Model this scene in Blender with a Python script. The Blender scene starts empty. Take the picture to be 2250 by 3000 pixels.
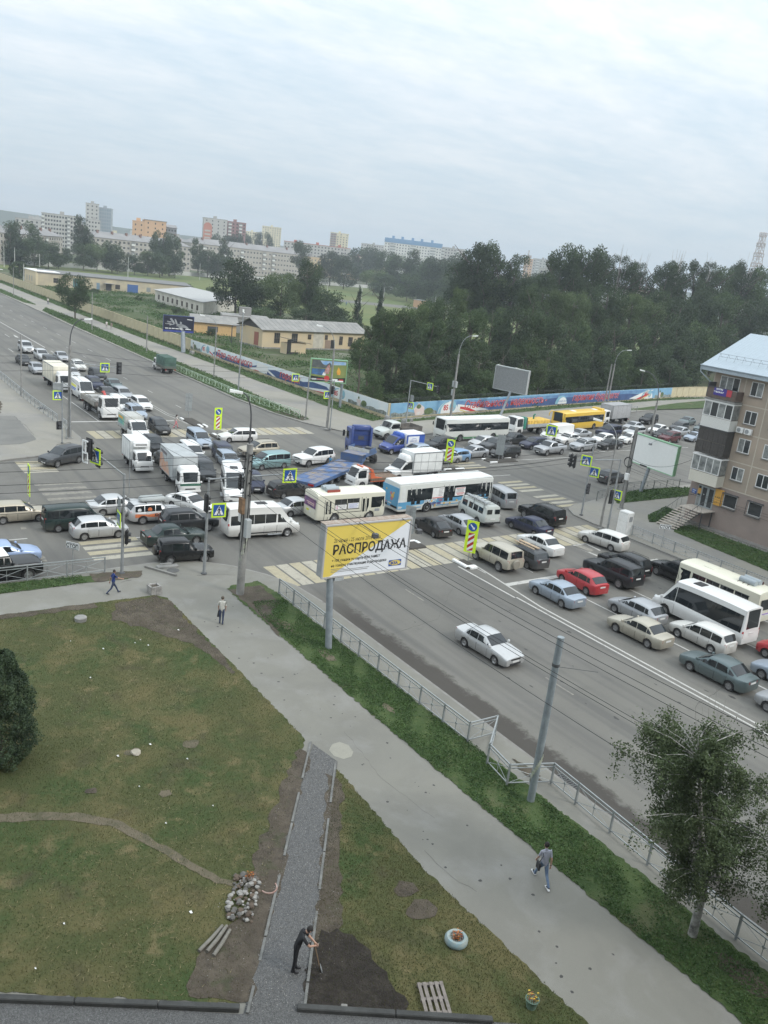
import bpy,math,random
from mathutils import Vector,Matrix
random.seed(7)
PI=math.pi
scene=bpy.context.scene
COL=scene.collection
# ---------------------------------------------------------------- camera, sky, sun, exposure
cam_d=bpy.data.cameras.new('camera')
cam_d.sensor_fit='VERTICAL';cam_d.sensor_height=36.0;cam_d.sensor_width=27.0
cam_d.lens=36.0*2490/3000
cam_d.clip_start=0.2;cam_d.clip_end=9000
cam=bpy.data.objects.new('camera',cam_d);COL.objects.link(cam)
def _cam():
 p,r,th=math.radians(16.4),math.radians(6.65),math.radians(53.7)
 F=Vector((0,math.cos(p),-math.sin(p)));U=Vector((0,math.sin(p),math.cos(p)));R0=Vector((1,0,0))
 X=math.cos(r)*R0+math.sin(r)*U;Y=-math.sin(r)*R0+math.cos(r)*U
 m=Matrix((X,Y,-F)).transposed().to_4x4()
 m=Matrix.Rotation(th,4,'Z')@m
 m.translation=Vector((0,0,22.0))
 return m
cam.matrix_world=_cam()
scene.camera=cam
SUN_EL,SUN_AZ=38.0,30.0
w=bpy.data.worlds.new('World');scene.world=w;w.use_nodes=True
nt=w.node_tree;nt.nodes.clear()
def N(nt,t,**k):
 n=nt.nodes.new(t)
 for a,b in k.items():
  if a=='inp':
   for i,v in b.items():n.inputs[i].default_value=v
  else:setattr(n,a,b)
 return n
sky=N(nt,'ShaderNodeTexSky',sky_type='NISHITA',sun_disc=False)
sky.sun_elevation=math.radians(SUN_EL);sky.sun_rotation=math.radians(90-SUN_AZ)
sky.air_density=1.0;sky.dust_density=2.0;sky.altitude=100
tc=N(nt,'ShaderNodeTexCoord')
sep=N(nt,'ShaderNodeSeparateXYZ');nt.links.new(tc.outputs['Generated'],sep.inputs[0])
zz=N(nt,'ShaderNodeMath',operation='MAXIMUM',inp={1:0.0});nt.links.new(sep.outputs['Z'],zz.inputs[0])
za=N(nt,'ShaderNodeMath',operation='ADD',inp={1:0.13});nt.links.new(zz.outputs[0],za.inputs[0])
dv=N(nt,'ShaderNodeVectorMath',operation='DIVIDE')
nt.links.new(tc.outputs['Generated'],dv.inputs[0])
cmb=N(nt,'ShaderNodeCombineXYZ');[nt.links.new(za.outputs[0],cmb.inputs[i])for i in range(3)]
nt.links.new(cmb.outputs[0],dv.inputs[1])
mp=N(nt,'ShaderNodeMapping');mp.inputs['Scale'].default_value=(1.5,.9,0.0);mp.inputs['Rotation'].default_value=(0,0,math.radians(20))
nt.links.new(dv.outputs[0],mp.inputs[0])
n1=N(nt,'ShaderNodeTexNoise',inp={'Scale':1.15,'Detail':10.0,'Roughness':0.56,'Distortion':0.25});nt.links.new(mp.outputs[0],n1.inputs['Vector'])
n2=N(nt,'ShaderNodeTexNoise',inp={'Scale':5.5,'Detail':8.0,'Roughness':0.6,'Distortion':0.1});nt.links.new(mp.outputs[0],n2.inputs['Vector'])
cr=N(nt,'ShaderNodeValToRGB');cr.color_ramp.elements[0].position=.36;cr.color_ramp.elements[1].position=.66
nt.links.new(n1.outputs['Fac'],cr.inputs[0])
cr2=N(nt,'ShaderNodeValToRGB');cr2.color_ramp.elements[0].position=.35;cr2.color_ramp.elements[1].position=.72
nt.links.new(n2.outputs['Fac'],cr2.inputs[0])
SK=9.6
mixc=N(nt,'ShaderNodeMix',data_type='RGBA')
mixc.inputs[6].default_value=(.50*SK,.60*SK,.675*SK,1);mixc.inputs[7].default_value=(.76*SK,.775*SK,.79*SK,1)
mm=N(nt,'ShaderNodeMath',operation='MULTIPLY_ADD',inp={1:.68});nt.links.new(cr.outputs[0],mm.inputs[0])
mm2=N(nt,'ShaderNodeMath',operation='MULTIPLY',inp={1:.42});nt.links.new(cr2.outputs[0],mm2.inputs[0]);nt.links.new(mm2.outputs[0],mm.inputs[2])
hz=N(nt,'ShaderNodeMapRange',inp={1:.0,2:.26,3:0.25,4:1.0});nt.links.new(sep.outputs['Z'],hz.inputs[0])
mm3=N(nt,'ShaderNodeMath',operation='MULTIPLY',use_clamp=True);nt.links.new(mm.outputs[0],mm3.inputs[0]);nt.links.new(hz.outputs[0],mm3.inputs[1])
nt.links.new(mm3.outputs[0],mixc.inputs[0])
mixs=N(nt,'ShaderNodeMix',data_type='RGBA');mixs.inputs[0].default_value=.93
nt.links.new(sky.outputs[0],mixs.inputs[6]);nt.links.new(mixc.outputs[2],mixs.inputs[7])
zg=N(nt,'ShaderNodeMath',operation='MULTIPLY_ADD',inp={1:1.75,2:1.0});nt.links.new(zz.outputs[0],zg.inputs[0])
vs=N(nt,'ShaderNodeVectorMath',operation='SCALE');nt.links.new(mixs.outputs[2],vs.inputs[0]);nt.links.new(zg.outputs[0],vs.inputs['Scale'])
bg=N(nt,'ShaderNodeBackground');bg.inputs['Strength'].default_value=0.1
nt.links.new(vs.outputs[0],bg.inputs['Color'])
wo=N(nt,'ShaderNodeOutputWorld');nt.links.new(bg.outputs[0],wo.inputs['Surface'])
sun_d=bpy.data.lights.new('sun','SUN');sun_d.energy=1.5;sun_d.angle=math.radians(14);sun_d.color=(1,.965,.91)
sun=bpy.data.objects.new('sun',sun_d);COL.objects.link(sun)
_a,_e=math.radians(SUN_AZ),math.radians(SUN_EL)
sun.rotation_euler=Vector((math.cos(_a)*math.cos(_e),math.sin(_a)*math.cos(_e),math.sin(_e))).to_track_quat('Z','Y').to_euler()
sun.location=(0,0,120)
scene.view_settings.view_transform='Standard';scene.view_settings.look='None'
scene.view_settings.exposure=0.20;scene.view_settings.gamma=1.0;scene.view_settings.use_curve_mapping=False
scene.cycles.max_bounces=6;scene.cycles.transparent_max_bounces=8
# ---------------------------------------------------------------- materials
MATS={}
def _m(name):
 m=bpy.data.materials.new(name);m.use_nodes=True
 return m,m.node_tree,m.node_tree.nodes['Principled BSDF']
def mat(name,rgb,rough=.8,metal=0.,spec=.5,var=0.,vscale=3.,rgb2=None,bump=0.,bscale=20.,emit=0.,coat=0.,coords='Object'):
 if name in MATS:return MATS[name]
 m,nt,b=_m(name)
 b.inputs['Base Color'].default_value=(*rgb,1);b.inputs['Roughness'].default_value=rough
 b.inputs['Metallic'].default_value=metal;b.inputs['Specular IOR Level'].default_value=spec
 if coat:b.inputs['Coat Weight'].default_value=coat;b.inputs['Coat Roughness'].default_value=.08
 if emit:b.inputs['Emission Color'].default_value=(*rgb,1);b.inputs['Emission Strength'].default_value=emit
 if var or rgb2 or bump:
  tc=N(nt,'ShaderNodeTexCoord')
 if var or rgb2:
  nz=N(nt,'ShaderNodeTexNoise',inp={'Scale':vscale,'Detail':8.,'Roughness':.62});nt.links.new(tc.outputs[coords],nz.inputs['Vector'])
  r=N(nt,'ShaderNodeValToRGB');r.color_ramp.elements[0].position=.32;r.color_ramp.elements[1].position=.68
  a=rgb2 or tuple(c*(1-var)for c in rgb);c2=rgb if rgb2 else tuple(min(1,c*(1+var))for c in rgb)
  r.color_ramp.elements[0].color=(*a,1);r.color_ramp.elements[1].color=(*c2,1)
  nt.links.new(nz.outputs['Fac'],r.inputs[0]);nt.links.new(r.outputs[0],b.inputs['Base Color'])
 if bump:
  nb=N(nt,'ShaderNodeTexNoise',inp={'Scale':bscale,'Detail':6.,'Roughness':.65});nt.links.new(tc.outputs[coords],nb.inputs['Vector'])
  bp=N(nt,'ShaderNodeBump',inp={'Strength':bump,'Distance':.05});nt.links.new(nb.outputs['Fac'],bp.inputs['Height']);nt.links.new(bp.outputs[0],b.inputs['Normal'])
 MATS[name]=m;return m
def paint(name,rgb,metal=0.,rough=.32,dirt=.55,top=.75):
 """car paint with road dust on the lower panels (object z)"""
 if name in MATS:return MATS[name]
 m,nt,b=_m(name)
 tc=N(nt,'ShaderNodeTexCoord');sp=N(nt,'ShaderNodeSeparateXYZ');nt.links.new(tc.outputs['Object'],sp.inputs[0])
 nz=N(nt,'ShaderNodeTexNoise',inp={'Scale':2.5,'Detail':6.});nt.links.new(tc.outputs['Object'],nz.inputs['Vector'])
 ad=N(nt,'ShaderNodeMath',operation='MULTIPLY_ADD',inp={1:-.5,2:.25});nt.links.new(nz.outputs['Fac'],ad.inputs[0])
 s2=N(nt,'ShaderNodeMath',operation='ADD');nt.links.new(sp.outputs['Z'],s2.inputs[0]);nt.links.new(ad.outputs[0],s2.inputs[1])
 mr=N(nt,'ShaderNodeMapRange',inp={1:.2,2:top+.15,3:dirt,4:0.02 if max(rgb)<.1 else .07});nt.links.new(s2.outputs[0],mr.inputs[0])
 mx=N(nt,'ShaderNodeMix',data_type='RGBA');mx.inputs[6].default_value=(*rgb,1);mx.inputs[7].default_value=(.17,.155,.13,1)
 nt.links.new(mr.outputs[0],mx.inputs[0]);nt.links.new(mx.outputs[2],b.inputs['Base Color'])
 rr=N(nt,'ShaderNodeMapRange',inp={1:0.,2:1.,3:rough,4:.9});nt.links.new(mr.outputs[0],rr.inputs[0]);nt.links.new(rr.outputs[0],b.inputs['Roughness'])
 b.inputs['Metallic'].default_value=metal;b.inputs['Coat Weight'].default_value=.0 if max(rgb)<.1 else .2;b.inputs['Specular IOR Level'].default_value=.32 if max(rgb)<.1 else .5;b.inputs['Coat Roughness'].default_value=.12
 MATS[name]=m;return m
GLASS=mat('car_glass',(.014,.018,.02),.06,0,.7)
TYRE=mat('tyre_rubber',(.028,.027,.026),.85,var=.25)
RIM=mat('wheel_rim',(.30,.30,.30),.4,.6,var=.3,vscale=9)
RIMD=mat('steel_wheel',(.10,.10,.10),.5,.4)
BLACK=mat('black_plastic',(.02,.02,.021),.6)
UNDER=mat('chassis_dark',(.025,.024,.023),.9)
HEAD=mat('headlamp_lens',(.62,.64,.63),.12,0,.8)
TAIL=mat('tail_lamp_red',(.36,.02,.018),.2,0,.7)
ORANGE=mat('indicator_orange',(.7,.22,.03),.3)
PLATE=mat('plate_white',(.62,.62,.6),.5)
CHROME=mat('chrome_trim',(.55,.56,.56),.22,.9)
STEEL=mat('galvanised_steel',(.30,.315,.32),.55,.35,var=.25,vscale=2.5)
CONC=mat('weathered_concrete',(.25,.245,.23),.92,var=.3,vscale=1.4,bump=.4,bscale=9)
WHITE=mat('white_paint',(.76,.76,.74),.6,var=.08)
DARKG=mat('dark_grey_metal',(.07,.072,.075),.6)
# ---------------------------------------------------------------- mesh builder
class MB:
 def __init__(s):s.v,s.f,s.m=[],[],[]
 def add(s,vs,fs,mi=0):
  k=len(s.v);s.v+=[tuple(p)for p in vs]
  for f in fs:s.f.append(tuple(i+k for i in f));s.m.append(mi)
  return s
 def box(s,x0,x1,y0,y1,z0,z1,mi=0,M=None):
  v=[(x,y,z)for z in(z0,z1)for x,y in((x0,y0),(x1,y0),(x1,y1),(x0,y1))]
  if M is not None:v=[M@Vector(p)for p in v]
  return s.add(v,[(3,2,1,0),(4,5,6,7),(0,1,5,4),(1,2,6,5),(2,3,7,6),(3,0,4,7)],mi)
 def cbox(s,x0,x1,y0,y1,z0,z1,c=.05,mi=0,M=None):
  """box with chamfered vertical and top edges"""
  def ring(i,z):return[(x0+i,y0+c+i*0,z),(x0+c,y0+i,z),(x1-c,y0+i,z),(x1-i,y0+c,z),(x1-i,y1-c,z),(x1-c,y1-i,z),(x0+c,y1-i,z),(x0+i,y1-c,z)]
  v=ring(0,z0)+ring(0,z1-c)+ring(c*.8,z1)
  if M is not None:v=[M@Vector(p)for p in v]
  f=[tuple(range(7,-1,-1)),tuple(range(16,24))]
  for k in(0,8):
   for i in range(8):j=(i+1)%8;f.append((k+i,k+j,k+8+j,k+8+i))
  return s.add(v,f,mi)
 def prism(s,poly,z0,z1,mi=0,M=None,mtop=None):
  n=len(poly);v=[(x,y,z0)for x,y in poly]+[(x,y,z1)for x,y in poly]
  if M is not None:v=[M@Vector(p)for p in v]
  s.add(v,[(i,(i+1)%n,n+(i+1)%n,n+i)for i in range(n)]+[tuple(range(n-1,-1,-1))],mi)
  s.f.append(tuple(len(s.v)-n+i for i in range(n)));s.m.append(mi if mtop is None else mtop)
  return s
 def poly(s,pts,mi=0):return s.add(pts,[tuple(range(len(pts)))],mi)
 def tube(s,pts,r,n=8,mi=0,r1=None,cap=True):
  pts=[Vector(p)for p in pts];K=len(pts);rs=r if isinstance(r,(list,tuple))else[r+((r1 if r1 is not None else r)-r)*i/(K-1)for i in range(K)]
  base=len(s.v);up=Vector((0,0,1));prev=None
  for i,p in enumerate(pts):
   d=(pts[min(i+1,K-1)]-pts[max(i-1,0)]).normalized()
   a=(prev if prev is not None else(Vector((1,0,0))if abs(d.z)>.9 else up))
   a=(a-d*a.dot(d)).normalized();prev=a;b=d.cross(a)
   for k in range(n):
    t=2*PI*k/n;s.v.append(tuple(p+(a*math.cos(t)+b*math.sin(t))*rs[i]))
  for i in range(K-1):
   for k in range(n):
    j=(k+1)%n;s.f.append((base+i*n+k,base+i*n+j,base+(i+1)*n+j,base+(i+1)*n+k));s.m.append(mi)
  if cap:
   s.f.append(tuple(base+k for k in range(n-1,-1,-1)));s.m.append(mi)
   s.f.append(tuple(base+(K-1)*n+k for k in range(n)));s.m.append(mi)
  return s
 def lathe(s,prof,axis='Z',n=16,mi=0,c=(0,0,0)):
  """prof: list of (r, h)"""
  base=len(s.v)
  for r,h in prof:
   for k in range(n):
    t=2*PI*k/n;a,b=r*math.cos(t),r*math.sin(t)
    p=(a,b,h)if axis=='Z' else((a,h,b)if axis=='Y' else(h,a,b))
    s.v.append((p[0]+c[0],p[1]+c[1],p[2]+c[2]))
  for i in range(len(prof)-1):
   for k in range(n):
    j=(k+1)%n;s.f.append((base+i*n+k,base+i*n+j,base+(i+1)*n+j,base+(i+1)*n+k));s.m.append(mi)
  s.f.append(tuple(base+k for k in range(n-1,-1,-1)));s.m.append(mi)
  s.f.append(tuple(base+(len(prof)-1)*n+k for k in range(n)));s.m.append(mi)
  return s
 def mesh(s,name,mats,smooth=None):
  me=bpy.data.meshes.new(name);me.from_pydata(s.v,[],s.f)
  for m in(mats if isinstance(mats,(list,tuple))else[mats]):me.materials.append(m)
  if any(s.m):me.polygons.foreach_set('material_index',s.m)
  if smooth is not None:
   me.polygons.foreach_set('use_smooth',[True]*len(s.f))
   me.set_sharp_from_angle(angle=math.radians(smooth))
  me.update();return me
def ob(name,me,parent=None,loc=(0,0,0),rz=0.,**tags):
 o=bpy.data.objects.new(name,me);COL.objects.link(o);o.location=loc
 if rz:o.rotation_euler=(0,0,rz)
 if parent is not None:o.parent=parent
 for k,v in tags.items():
  if v:o[k]=v
 return o
def part(name,mb,mats,parent,smooth=None,loc=(0,0,0),rz=0.,**t):return ob(name,mb.mesh(name,mats,smooth),parent,loc,rz,**t)
def thing(name,label,cat,loc=(0,0,0),rz=0.,group=None):return ob(name,None,None,loc,rz,label=label,category=cat,group=group)
def struct(name,mb,mats,smooth=None,kind='structure'):return ob(name,mb.mesh(name,mats,smooth),None,kind=kind)
def copy_tree(o,parent=None):
 c=o.copy();COL.objects.link(c)
 if parent is not None:c.parent=parent
 for ch in list(o.children):copy_tree(ch,c)
 return c
_TC={}
def text_mesh(txt,size,mt,ital=0.,bold=0.,depth=.0,align='LEFT',squeeze=1.):
 """flat lettering as a mesh in its local XY plane"""
 key=(txt,size,mt.name,ital,bold,depth,align,squeeze)
 if key in _TC:return _TC[key]
 cu=bpy.data.curves.new('lettering','FONT');cu.body=txt;cu.size=size;cu.shear=ital;cu.offset=bold;cu.extrude=depth;cu.align_x=align;cu.resolution_u=2
 o=bpy.data.objects.new('lettering_tmp',cu);COL.objects.link(o)
 dg=bpy.context.evaluated_depsgraph_get();me=bpy.data.meshes.new_from_object(o.evaluated_get(dg))
 bpy.data.objects.remove(o);bpy.data.curves.remove(cu)
 for v in me.vertices:v.co.x*=squeeze
 me.materials.clear();me.materials.append(mt);_TC[key]=me;return me
def basis(x,y,o):
 x,y=Vector(x).normalized(),Vector(y).normalized();z=x.cross(y)
 m=Matrix((x,y,z)).transposed().to_4x4();m.translation=Vector(o);return m
def lettering(txt,size,mt,parent,M,name='lettering',**k):
 o=ob(name,text_mesh(txt,size,mt,**k),parent);o.matrix_local=M;return o
def lerp(a,b,t):return a+(b-a)*t
def pl(pts,x):
 """piecewise linear"""
 if x<=pts[0][0]:return pts[0][1]
 for(a,b),(c,d)in zip(pts,pts[1:]):
  if x<=c:return b+(d-b)*(x-a)/(c-a)if c>a else d
 return pts[-1][1]
import numpy as np
rng=np.random.default_rng(5)
# ---------------------------------------------------------------- ground surfaces
def ground_mat(name,cols,scales,rough=.95,bump=.3,bscale=14.,fine=None):
 """cols: list of (rgb_low, rgb_high, noise scale, lo, hi) layered by noise"""
 if name in MATS:return MATS[name]
 m,nt,b=_m(name);tc=N(nt,'ShaderNodeTexCoord');prev=None
 for(rgb,sc,lo,hi,amt)in cols:
  if prev is None:
   c=N(nt,'ShaderNodeRGB');c.outputs[0].default_value=(*rgb,1);prev=c.outputs[0];continue
  nz=N(nt,'ShaderNodeTexNoise',inp={'Scale':sc,'Detail':7.,'Roughness':.62,'Distortion':.4});nt.links.new(tc.outputs['Object'],nz.inputs['Vector'])
  nz.noise_dimensions='4D';nz.inputs['W'].default_value=(sum(rgb)*37)%9
  mr=N(nt,'ShaderNodeMapRange',inp={1:lo,2:hi,3:0.,4:amt});nt.links.new(nz.outputs['Fac'],mr.inputs[0])
  mx=N(nt,'ShaderNodeMix',data_type='RGBA');nt.links.new(mr.outputs[0],mx.inputs[0]);nt.links.new(prev,mx.inputs[6]);mx.inputs[7].default_value=(*rgb,1);prev=mx.outputs[2]
 nt.links.new(prev,b.inputs['Base Color']);b.inputs['Roughness'].default_value=rough;b.inputs['Specular IOR Level'].default_value=.25
 if bump:
  nb=N(nt,'ShaderNodeTexNoise',inp={'Scale':bscale,'Detail':5.,'Roughness':.7});nt.links.new(tc.outputs['Object'],nb.inputs['Vector'])
  bp=N(nt,'ShaderNodeBump',inp={'Strength':bump,'Distance':.06});nt.links.new(nb.outputs['Fac'],bp.inputs['Height']);nt.links.new(bp.outputs[0],b.inputs['Normal'])
 MATS[name]=m;return m
ASPH=ground_mat('road_asphalt',[((.168,.162,.143),0,0,0,0),((.128,.124,.112),.07,.42,.62,.85),((.185,.178,.165),.16,.50,.72,.6),((.085,.084,.082),.9,.58,.78,.45),((.20,.195,.185),7.,.5,.8,.3),((.06,.06,.06),14.,.62,.8,.35)],0,bump=.15,bscale=40)
def add_bands(m):
 nt=m.node_tree;b=nt.nodes['Principled BSDF'];src=b.inputs['Base Color'].links[0].from_socket
 tc=N(nt,'ShaderNodeTexCoord');sp=N(nt,'ShaderNodeSeparateXYZ');nt.links.new(tc.outputs['Object'],sp.inputs[0])
 st=N(nt,'ShaderNodeMapping');st.inputs['Scale'].default_value=(.03,.9,1);nt.links.new(tc.outputs['Object'],st.inputs[0])
 nz=N(nt,'ShaderNodeTexNoise',inp={'Scale':1.,'Detail':5.});nt.links.new(st.outputs[0],nz.inputs['Vector'])
 mr=N(nt,'ShaderNodeMapRange',inp={1:.47,2:.66,3:0.,4:.5});nt.links.new(nz.outputs['Fac'],mr.inputs[0])
 mx=N(nt,'ShaderNodeMix',data_type='RGBA');nt.links.new(mr.outputs[0],mx.inputs[0]);nt.links.new(src,mx.inputs[6]);mx.inputs[7].default_value=(.088,.087,.085,1)
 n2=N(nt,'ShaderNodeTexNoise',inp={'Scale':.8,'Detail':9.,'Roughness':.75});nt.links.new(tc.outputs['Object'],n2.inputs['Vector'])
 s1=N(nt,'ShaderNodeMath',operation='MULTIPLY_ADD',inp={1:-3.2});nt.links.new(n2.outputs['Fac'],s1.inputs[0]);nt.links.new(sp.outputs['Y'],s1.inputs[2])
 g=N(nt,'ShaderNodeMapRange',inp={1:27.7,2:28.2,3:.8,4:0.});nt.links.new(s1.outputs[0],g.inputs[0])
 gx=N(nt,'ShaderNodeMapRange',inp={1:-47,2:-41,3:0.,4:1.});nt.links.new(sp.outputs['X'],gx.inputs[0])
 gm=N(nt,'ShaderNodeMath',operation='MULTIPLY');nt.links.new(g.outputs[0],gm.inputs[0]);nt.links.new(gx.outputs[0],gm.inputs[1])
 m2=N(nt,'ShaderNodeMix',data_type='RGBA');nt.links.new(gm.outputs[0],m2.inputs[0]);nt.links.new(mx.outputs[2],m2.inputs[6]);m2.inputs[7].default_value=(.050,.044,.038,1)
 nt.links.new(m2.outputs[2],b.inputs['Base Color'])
add_bands(ASPH)
WALK=ground_mat('pavement_asphalt',[((.208,.202,.175),0,0,0,0),((.172,.167,.147),.25,.45,.65,.8),((.27,.265,.25),.5,.5,.7,.5),((.13,.12,.11),1.6,.66,.74,.55),((.16,.155,.15),16.,.55,.75,.35)],0,bump=.15,bscale=30)
WALKF=ground_mat('dusty_asphalt',[((.262,.248,.21),0,0,0,0),((.215,.208,.195),.12,.42,.62,.9),((.30,.285,.255),.3,.5,.7,.6),((.17,.165,.155),2.,.55,.75,.4)],0,bump=.1)
KERB=ground_mat('kerb_concrete',[((.25,.243,.225),0,0,0,0),((.19,.18,.16),.8,.4,.62,.8),((.12,.11,.10),3.,.55,.75,.6)],0,bump=.2)
SOIL=ground_mat('bare_soil',[((.080,.066,.050),0,0,0,0),((.125,.105,.080),.8,.45,.65,.8),((.045,.038,.031),2.2,.5,.7,.8),((.16,.14,.11),9.,.55,.75,.4),((.055,.07,.03),1.3,.55,.68,.5)],0,bump=.9,bscale=9)
DARKSOIL=ground_mat('dug_dark_soil',[((.030,.025,.021),0,0,0,0),((.055,.047,.038),2.2,.45,.65,.8),((.015,.013,.012),5.,.5,.7,.7)],0,bump=1.,bscale=9)
LAWN=ground_mat('lawn',[((.066,.074,.028),0,0,0,0),((.042,.070,.022),.22,.45,.6,.9),((.120,.104,.046),.33,.47,.62,.9),((.18,.145,.075),.9,.56,.70,.8),((.060,.055,.030),.55,.55,.7,.8),((.105,.105,.045),5.,.5,.7,.6)],0,bump=.7,bscale=16)
VERGE=ground_mat('verge_ground',[((.058,.088,.030),0,0,0,0),((.038,.066,.020),1.2,.45,.6,.9),((.125,.112,.065),.35,.56,.70,.8),((.10,.12,.045),3.,.5,.7,.6)],0,bump=.8,bscale=12)
YARD=ground_mat('waste_ground',[((.085,.088,.045),0,0,0,0),((.060,.085,.032),.05,.42,.55,.9),((.165,.155,.125),.09,.55,.66,.9),((.24,.225,.195),.05,.62,.68,.9),((.045,.06,.026),.6,.5,.7,.6)],0,bump=.6,bscale=3)
FIELD=ground_mat('field_grass',[((.125,.145,.048),0,0,0,0),((.085,.125,.040),.03,.45,.6,.8),((.17,.165,.07),.08,.52,.68,.7)],0,bump=.3,bscale=2)
GRAV=ground_mat('grey_gravel',[((.175,.174,.168),0,0,0,0),((.09,.09,.088),24.,.40,.58,.9),((.36,.37,.375),30.,.56,.70,.9),((.135,.137,.14),.7,.5,.7,.5)],0,bump=1.,bscale=32)
FAR=ground_mat('far_land',[((.055,.070,.040),0,0,0,0),((.04,.058,.036),.02,.45,.6,.9),((.10,.105,.075),.012,.55,.65,.7)],0,bump=0)
PAINTW=ground_mat('white_road_paint',[((.46,.45,.42),0,0,0,0),((.20,.195,.185),2.2,.55,.72,.8),((.155,.15,.14),11.,.52,.72,.65)],0,bump=0)
PAINTY=ground_mat('yellow_road_paint',[((.375,.335,.235),0,0,0,0),((.27,.24,.175),2.2,.50,.70,.8),((.155,.15,.14),11.,.52,.72,.65)],0,bump=0)
PAINTC=ground_mat('cream_road_paint',[((.38,.355,.29),0,0,0,0),((.23,.22,.19),2.2,.50,.70,.8),((.155,.15,.14),11.,.52,.72,.6)],0,bump=0)
PAINTF=ground_mat('faded_road_paint',[((.25,.235,.20),0,0,0,0),((.16,.155,.145),3.,.45,.62,.9)],0,bump=0)
g=MB();g.poly([(-2420,-2420,-.03),(2420,-2420,-.03),(2420,2420,-.03),(-2420,2420,-.03)]);struct('ground',g,FAR)
g=MB();rr_=random.Random(8)
for k in range(60):
 a=math.radians(60+k*3.2);b=math.radians(60+(k+1)*3.2);h1,h2=[26+5*math.sin(q*7)+4*math.sin(q*17+1)for q in(a,b)];D_=2050
 g.add([(D_*math.cos(a),D_*math.sin(a),-1),(D_*math.cos(b),D_*math.sin(b),-1),((D_+160)*math.cos(b),(D_+160)*math.sin(b),h2),((D_+160)*math.cos(a),(D_+160)*math.sin(a),h1),((D_+240)*math.cos(b),(D_+240)*math.sin(b),-1),((D_+240)*math.cos(a),(D_+240)*math.sin(a),-1)],[(0,3,2,1),(3,5,4,2)])
struct('hills',g,FAR)
g=MB();g.poly([(-1500,-180,0),(160,-180,0),(160,66,0),(-40,66,0),(-56,240,0),(-140,240,0),(-130,58,0),(-1500,58,0)]);struct('road',g,ASPH)
def block(name,pts,top,z1=.12,z0=-.02,kerb=KERB,kw=.16):
 """raised block: kerb stone faces and rim, surface laid inside"""
 g=MB();g.prism(pts,z0,z1,0,mtop=0);struct(name+'_kerb' if kerb else name,g,[kerb])
 c=[sum(p[i]for p in pts)/len(pts)for i in(0,1)]
 n=len(pts);area=sum(pts[i][0]*pts[(i+1)%n][1]-pts[(i+1)%n][0]*pts[i][1]for i in range(n));sg=1 if area>0 else-1
 ins=[]
 for i in range(n):
  a,b,d=Vector(pts[i-1]),Vector(pts[i]),Vector(pts[(i+1)%n])
  n1=Vector((-(b-a).y,(b-a).x)).normalized()*sg;n2=Vector((-(d-b).y,(d-b).x)).normalized()*sg
  q=(n1+n2);q=q/max(.5,q.length_squared/2)if q.length>.1 else n1
  ins.append((b.x+q.x*kw,b.y+q.y*kw,z1+.006))
 h=MB();h.poly(ins if sg>0 else ins[::-1]);struct(name,h,top)
block('near_pavement',[(160,27.9),(160,-170),(-53.2,-170),(-53.3,12),(-53.8,19),(-53.9,21.5),(-53.2,23.4),(-51.6,25.3),(-49.4,26.8),(-46.8,27.8),(-44,28.1)],WALK)
block('left_pavement',[(-1500,25.4),(-1500,-170),(-81,-170),(-82.4,8),(-83.2,16.1),(-84.1,18.7),(-85,21.6),(-86.4,23.7),(-88.6,25.2),(-91.7,25.9),(-97.6,26.0),(-110,25.5)],WALKF)
block('far_pavement',[(-1500,54.3),(-243,54.3),(-197,54.0),(-115,54.4),(-104,55.3),(-97.5,56.7),(-92.5,59.2),(-90,61.5),(-88.6,64.5),(-88.4,67.1),(-91,79),(-101.4,126.4),(-112,170),(-150,330),(-1500,700)],WALKF)
block('right_pavement',[(160,63.0),(160,330),(-70,330),(-62,130),(-59.9,84),(-58.4,72),(-57.6,68.6),(-57.2,66.0),(-56.3,64.3),(-54.4,63.1),(-52,62.9)],WALKF)
g=MB();g.poly([(-1500,72,.14),(-103,72,.14),(-98.7,71.5,.14),(-108.4,115.8,.14),(-118.2,167,.14),(-119,180,.14),(-150,420,.14),(-700,900,.14),(-1500,900,.14)]);struct('waste_ground',g,YARD)
g=MB();g.poly([(-455,60,.16),(-322,124,.16),(-270,150,.16),(-200,190,.16),(-240,420,.16),(-580,430,.16),(-500,205,.16)]);struct('field',g,FIELD)
g=MB();g.poly([(-375,205,.18),(-362,228,.18),(-330,330,.18),(-362,330,.18),(-385,232,.18)]);struct('far_road',g,ASPH)
def jag(pts,amp,step=.5,seed=1):
 r=random.Random(seed);out=[]
 n=len(pts)
 for i in range(n):
  a,b=Vector(pts[i]),Vector(pts[(i+1)%n]);L=(b-a).length;k=max(1,int(L/step));nn=Vector((-(b-a).y,(b-a).x))/max(L,1e-6)
  for j in range(k):
   p=a+(b-a)*j/k+nn*(r.uniform(-amp,amp)*.8+.12*amp*math.sin(j*.37+i));out.append((p.x,p.y))
 return out
def sheet(name,pts,z,m,amp=0,step=.5,seed=1,kind='structure'):
 g=MB();q=jag(pts,amp,step,seed)if amp else pts;g.poly([(x,y,z)for x,y in q]);return struct(name,g,m,kind=kind)
LAWN_L=[(-48.3,18.3),(-47.6,18.9),(-29.9,18.9),(-23.5,14.0),(-17.9,9.9),(-21.6,3.9),(-28,-7),(-60,-60),(-48.4,-60)]
LAWN_R=[(-27.2,19.0),(-16.9,11.5),(-14.4,15.1),(-9,24),(-4,19),(4,19),(-4,19.01),(-12,18.9),(-20,18.5)]
LAWN_R=[(-27.2,19.0),(-22,15.2),(-16.9,11.5),(-14.4,15.1),(-11.8,19.0),(-20,18.6)]
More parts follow.
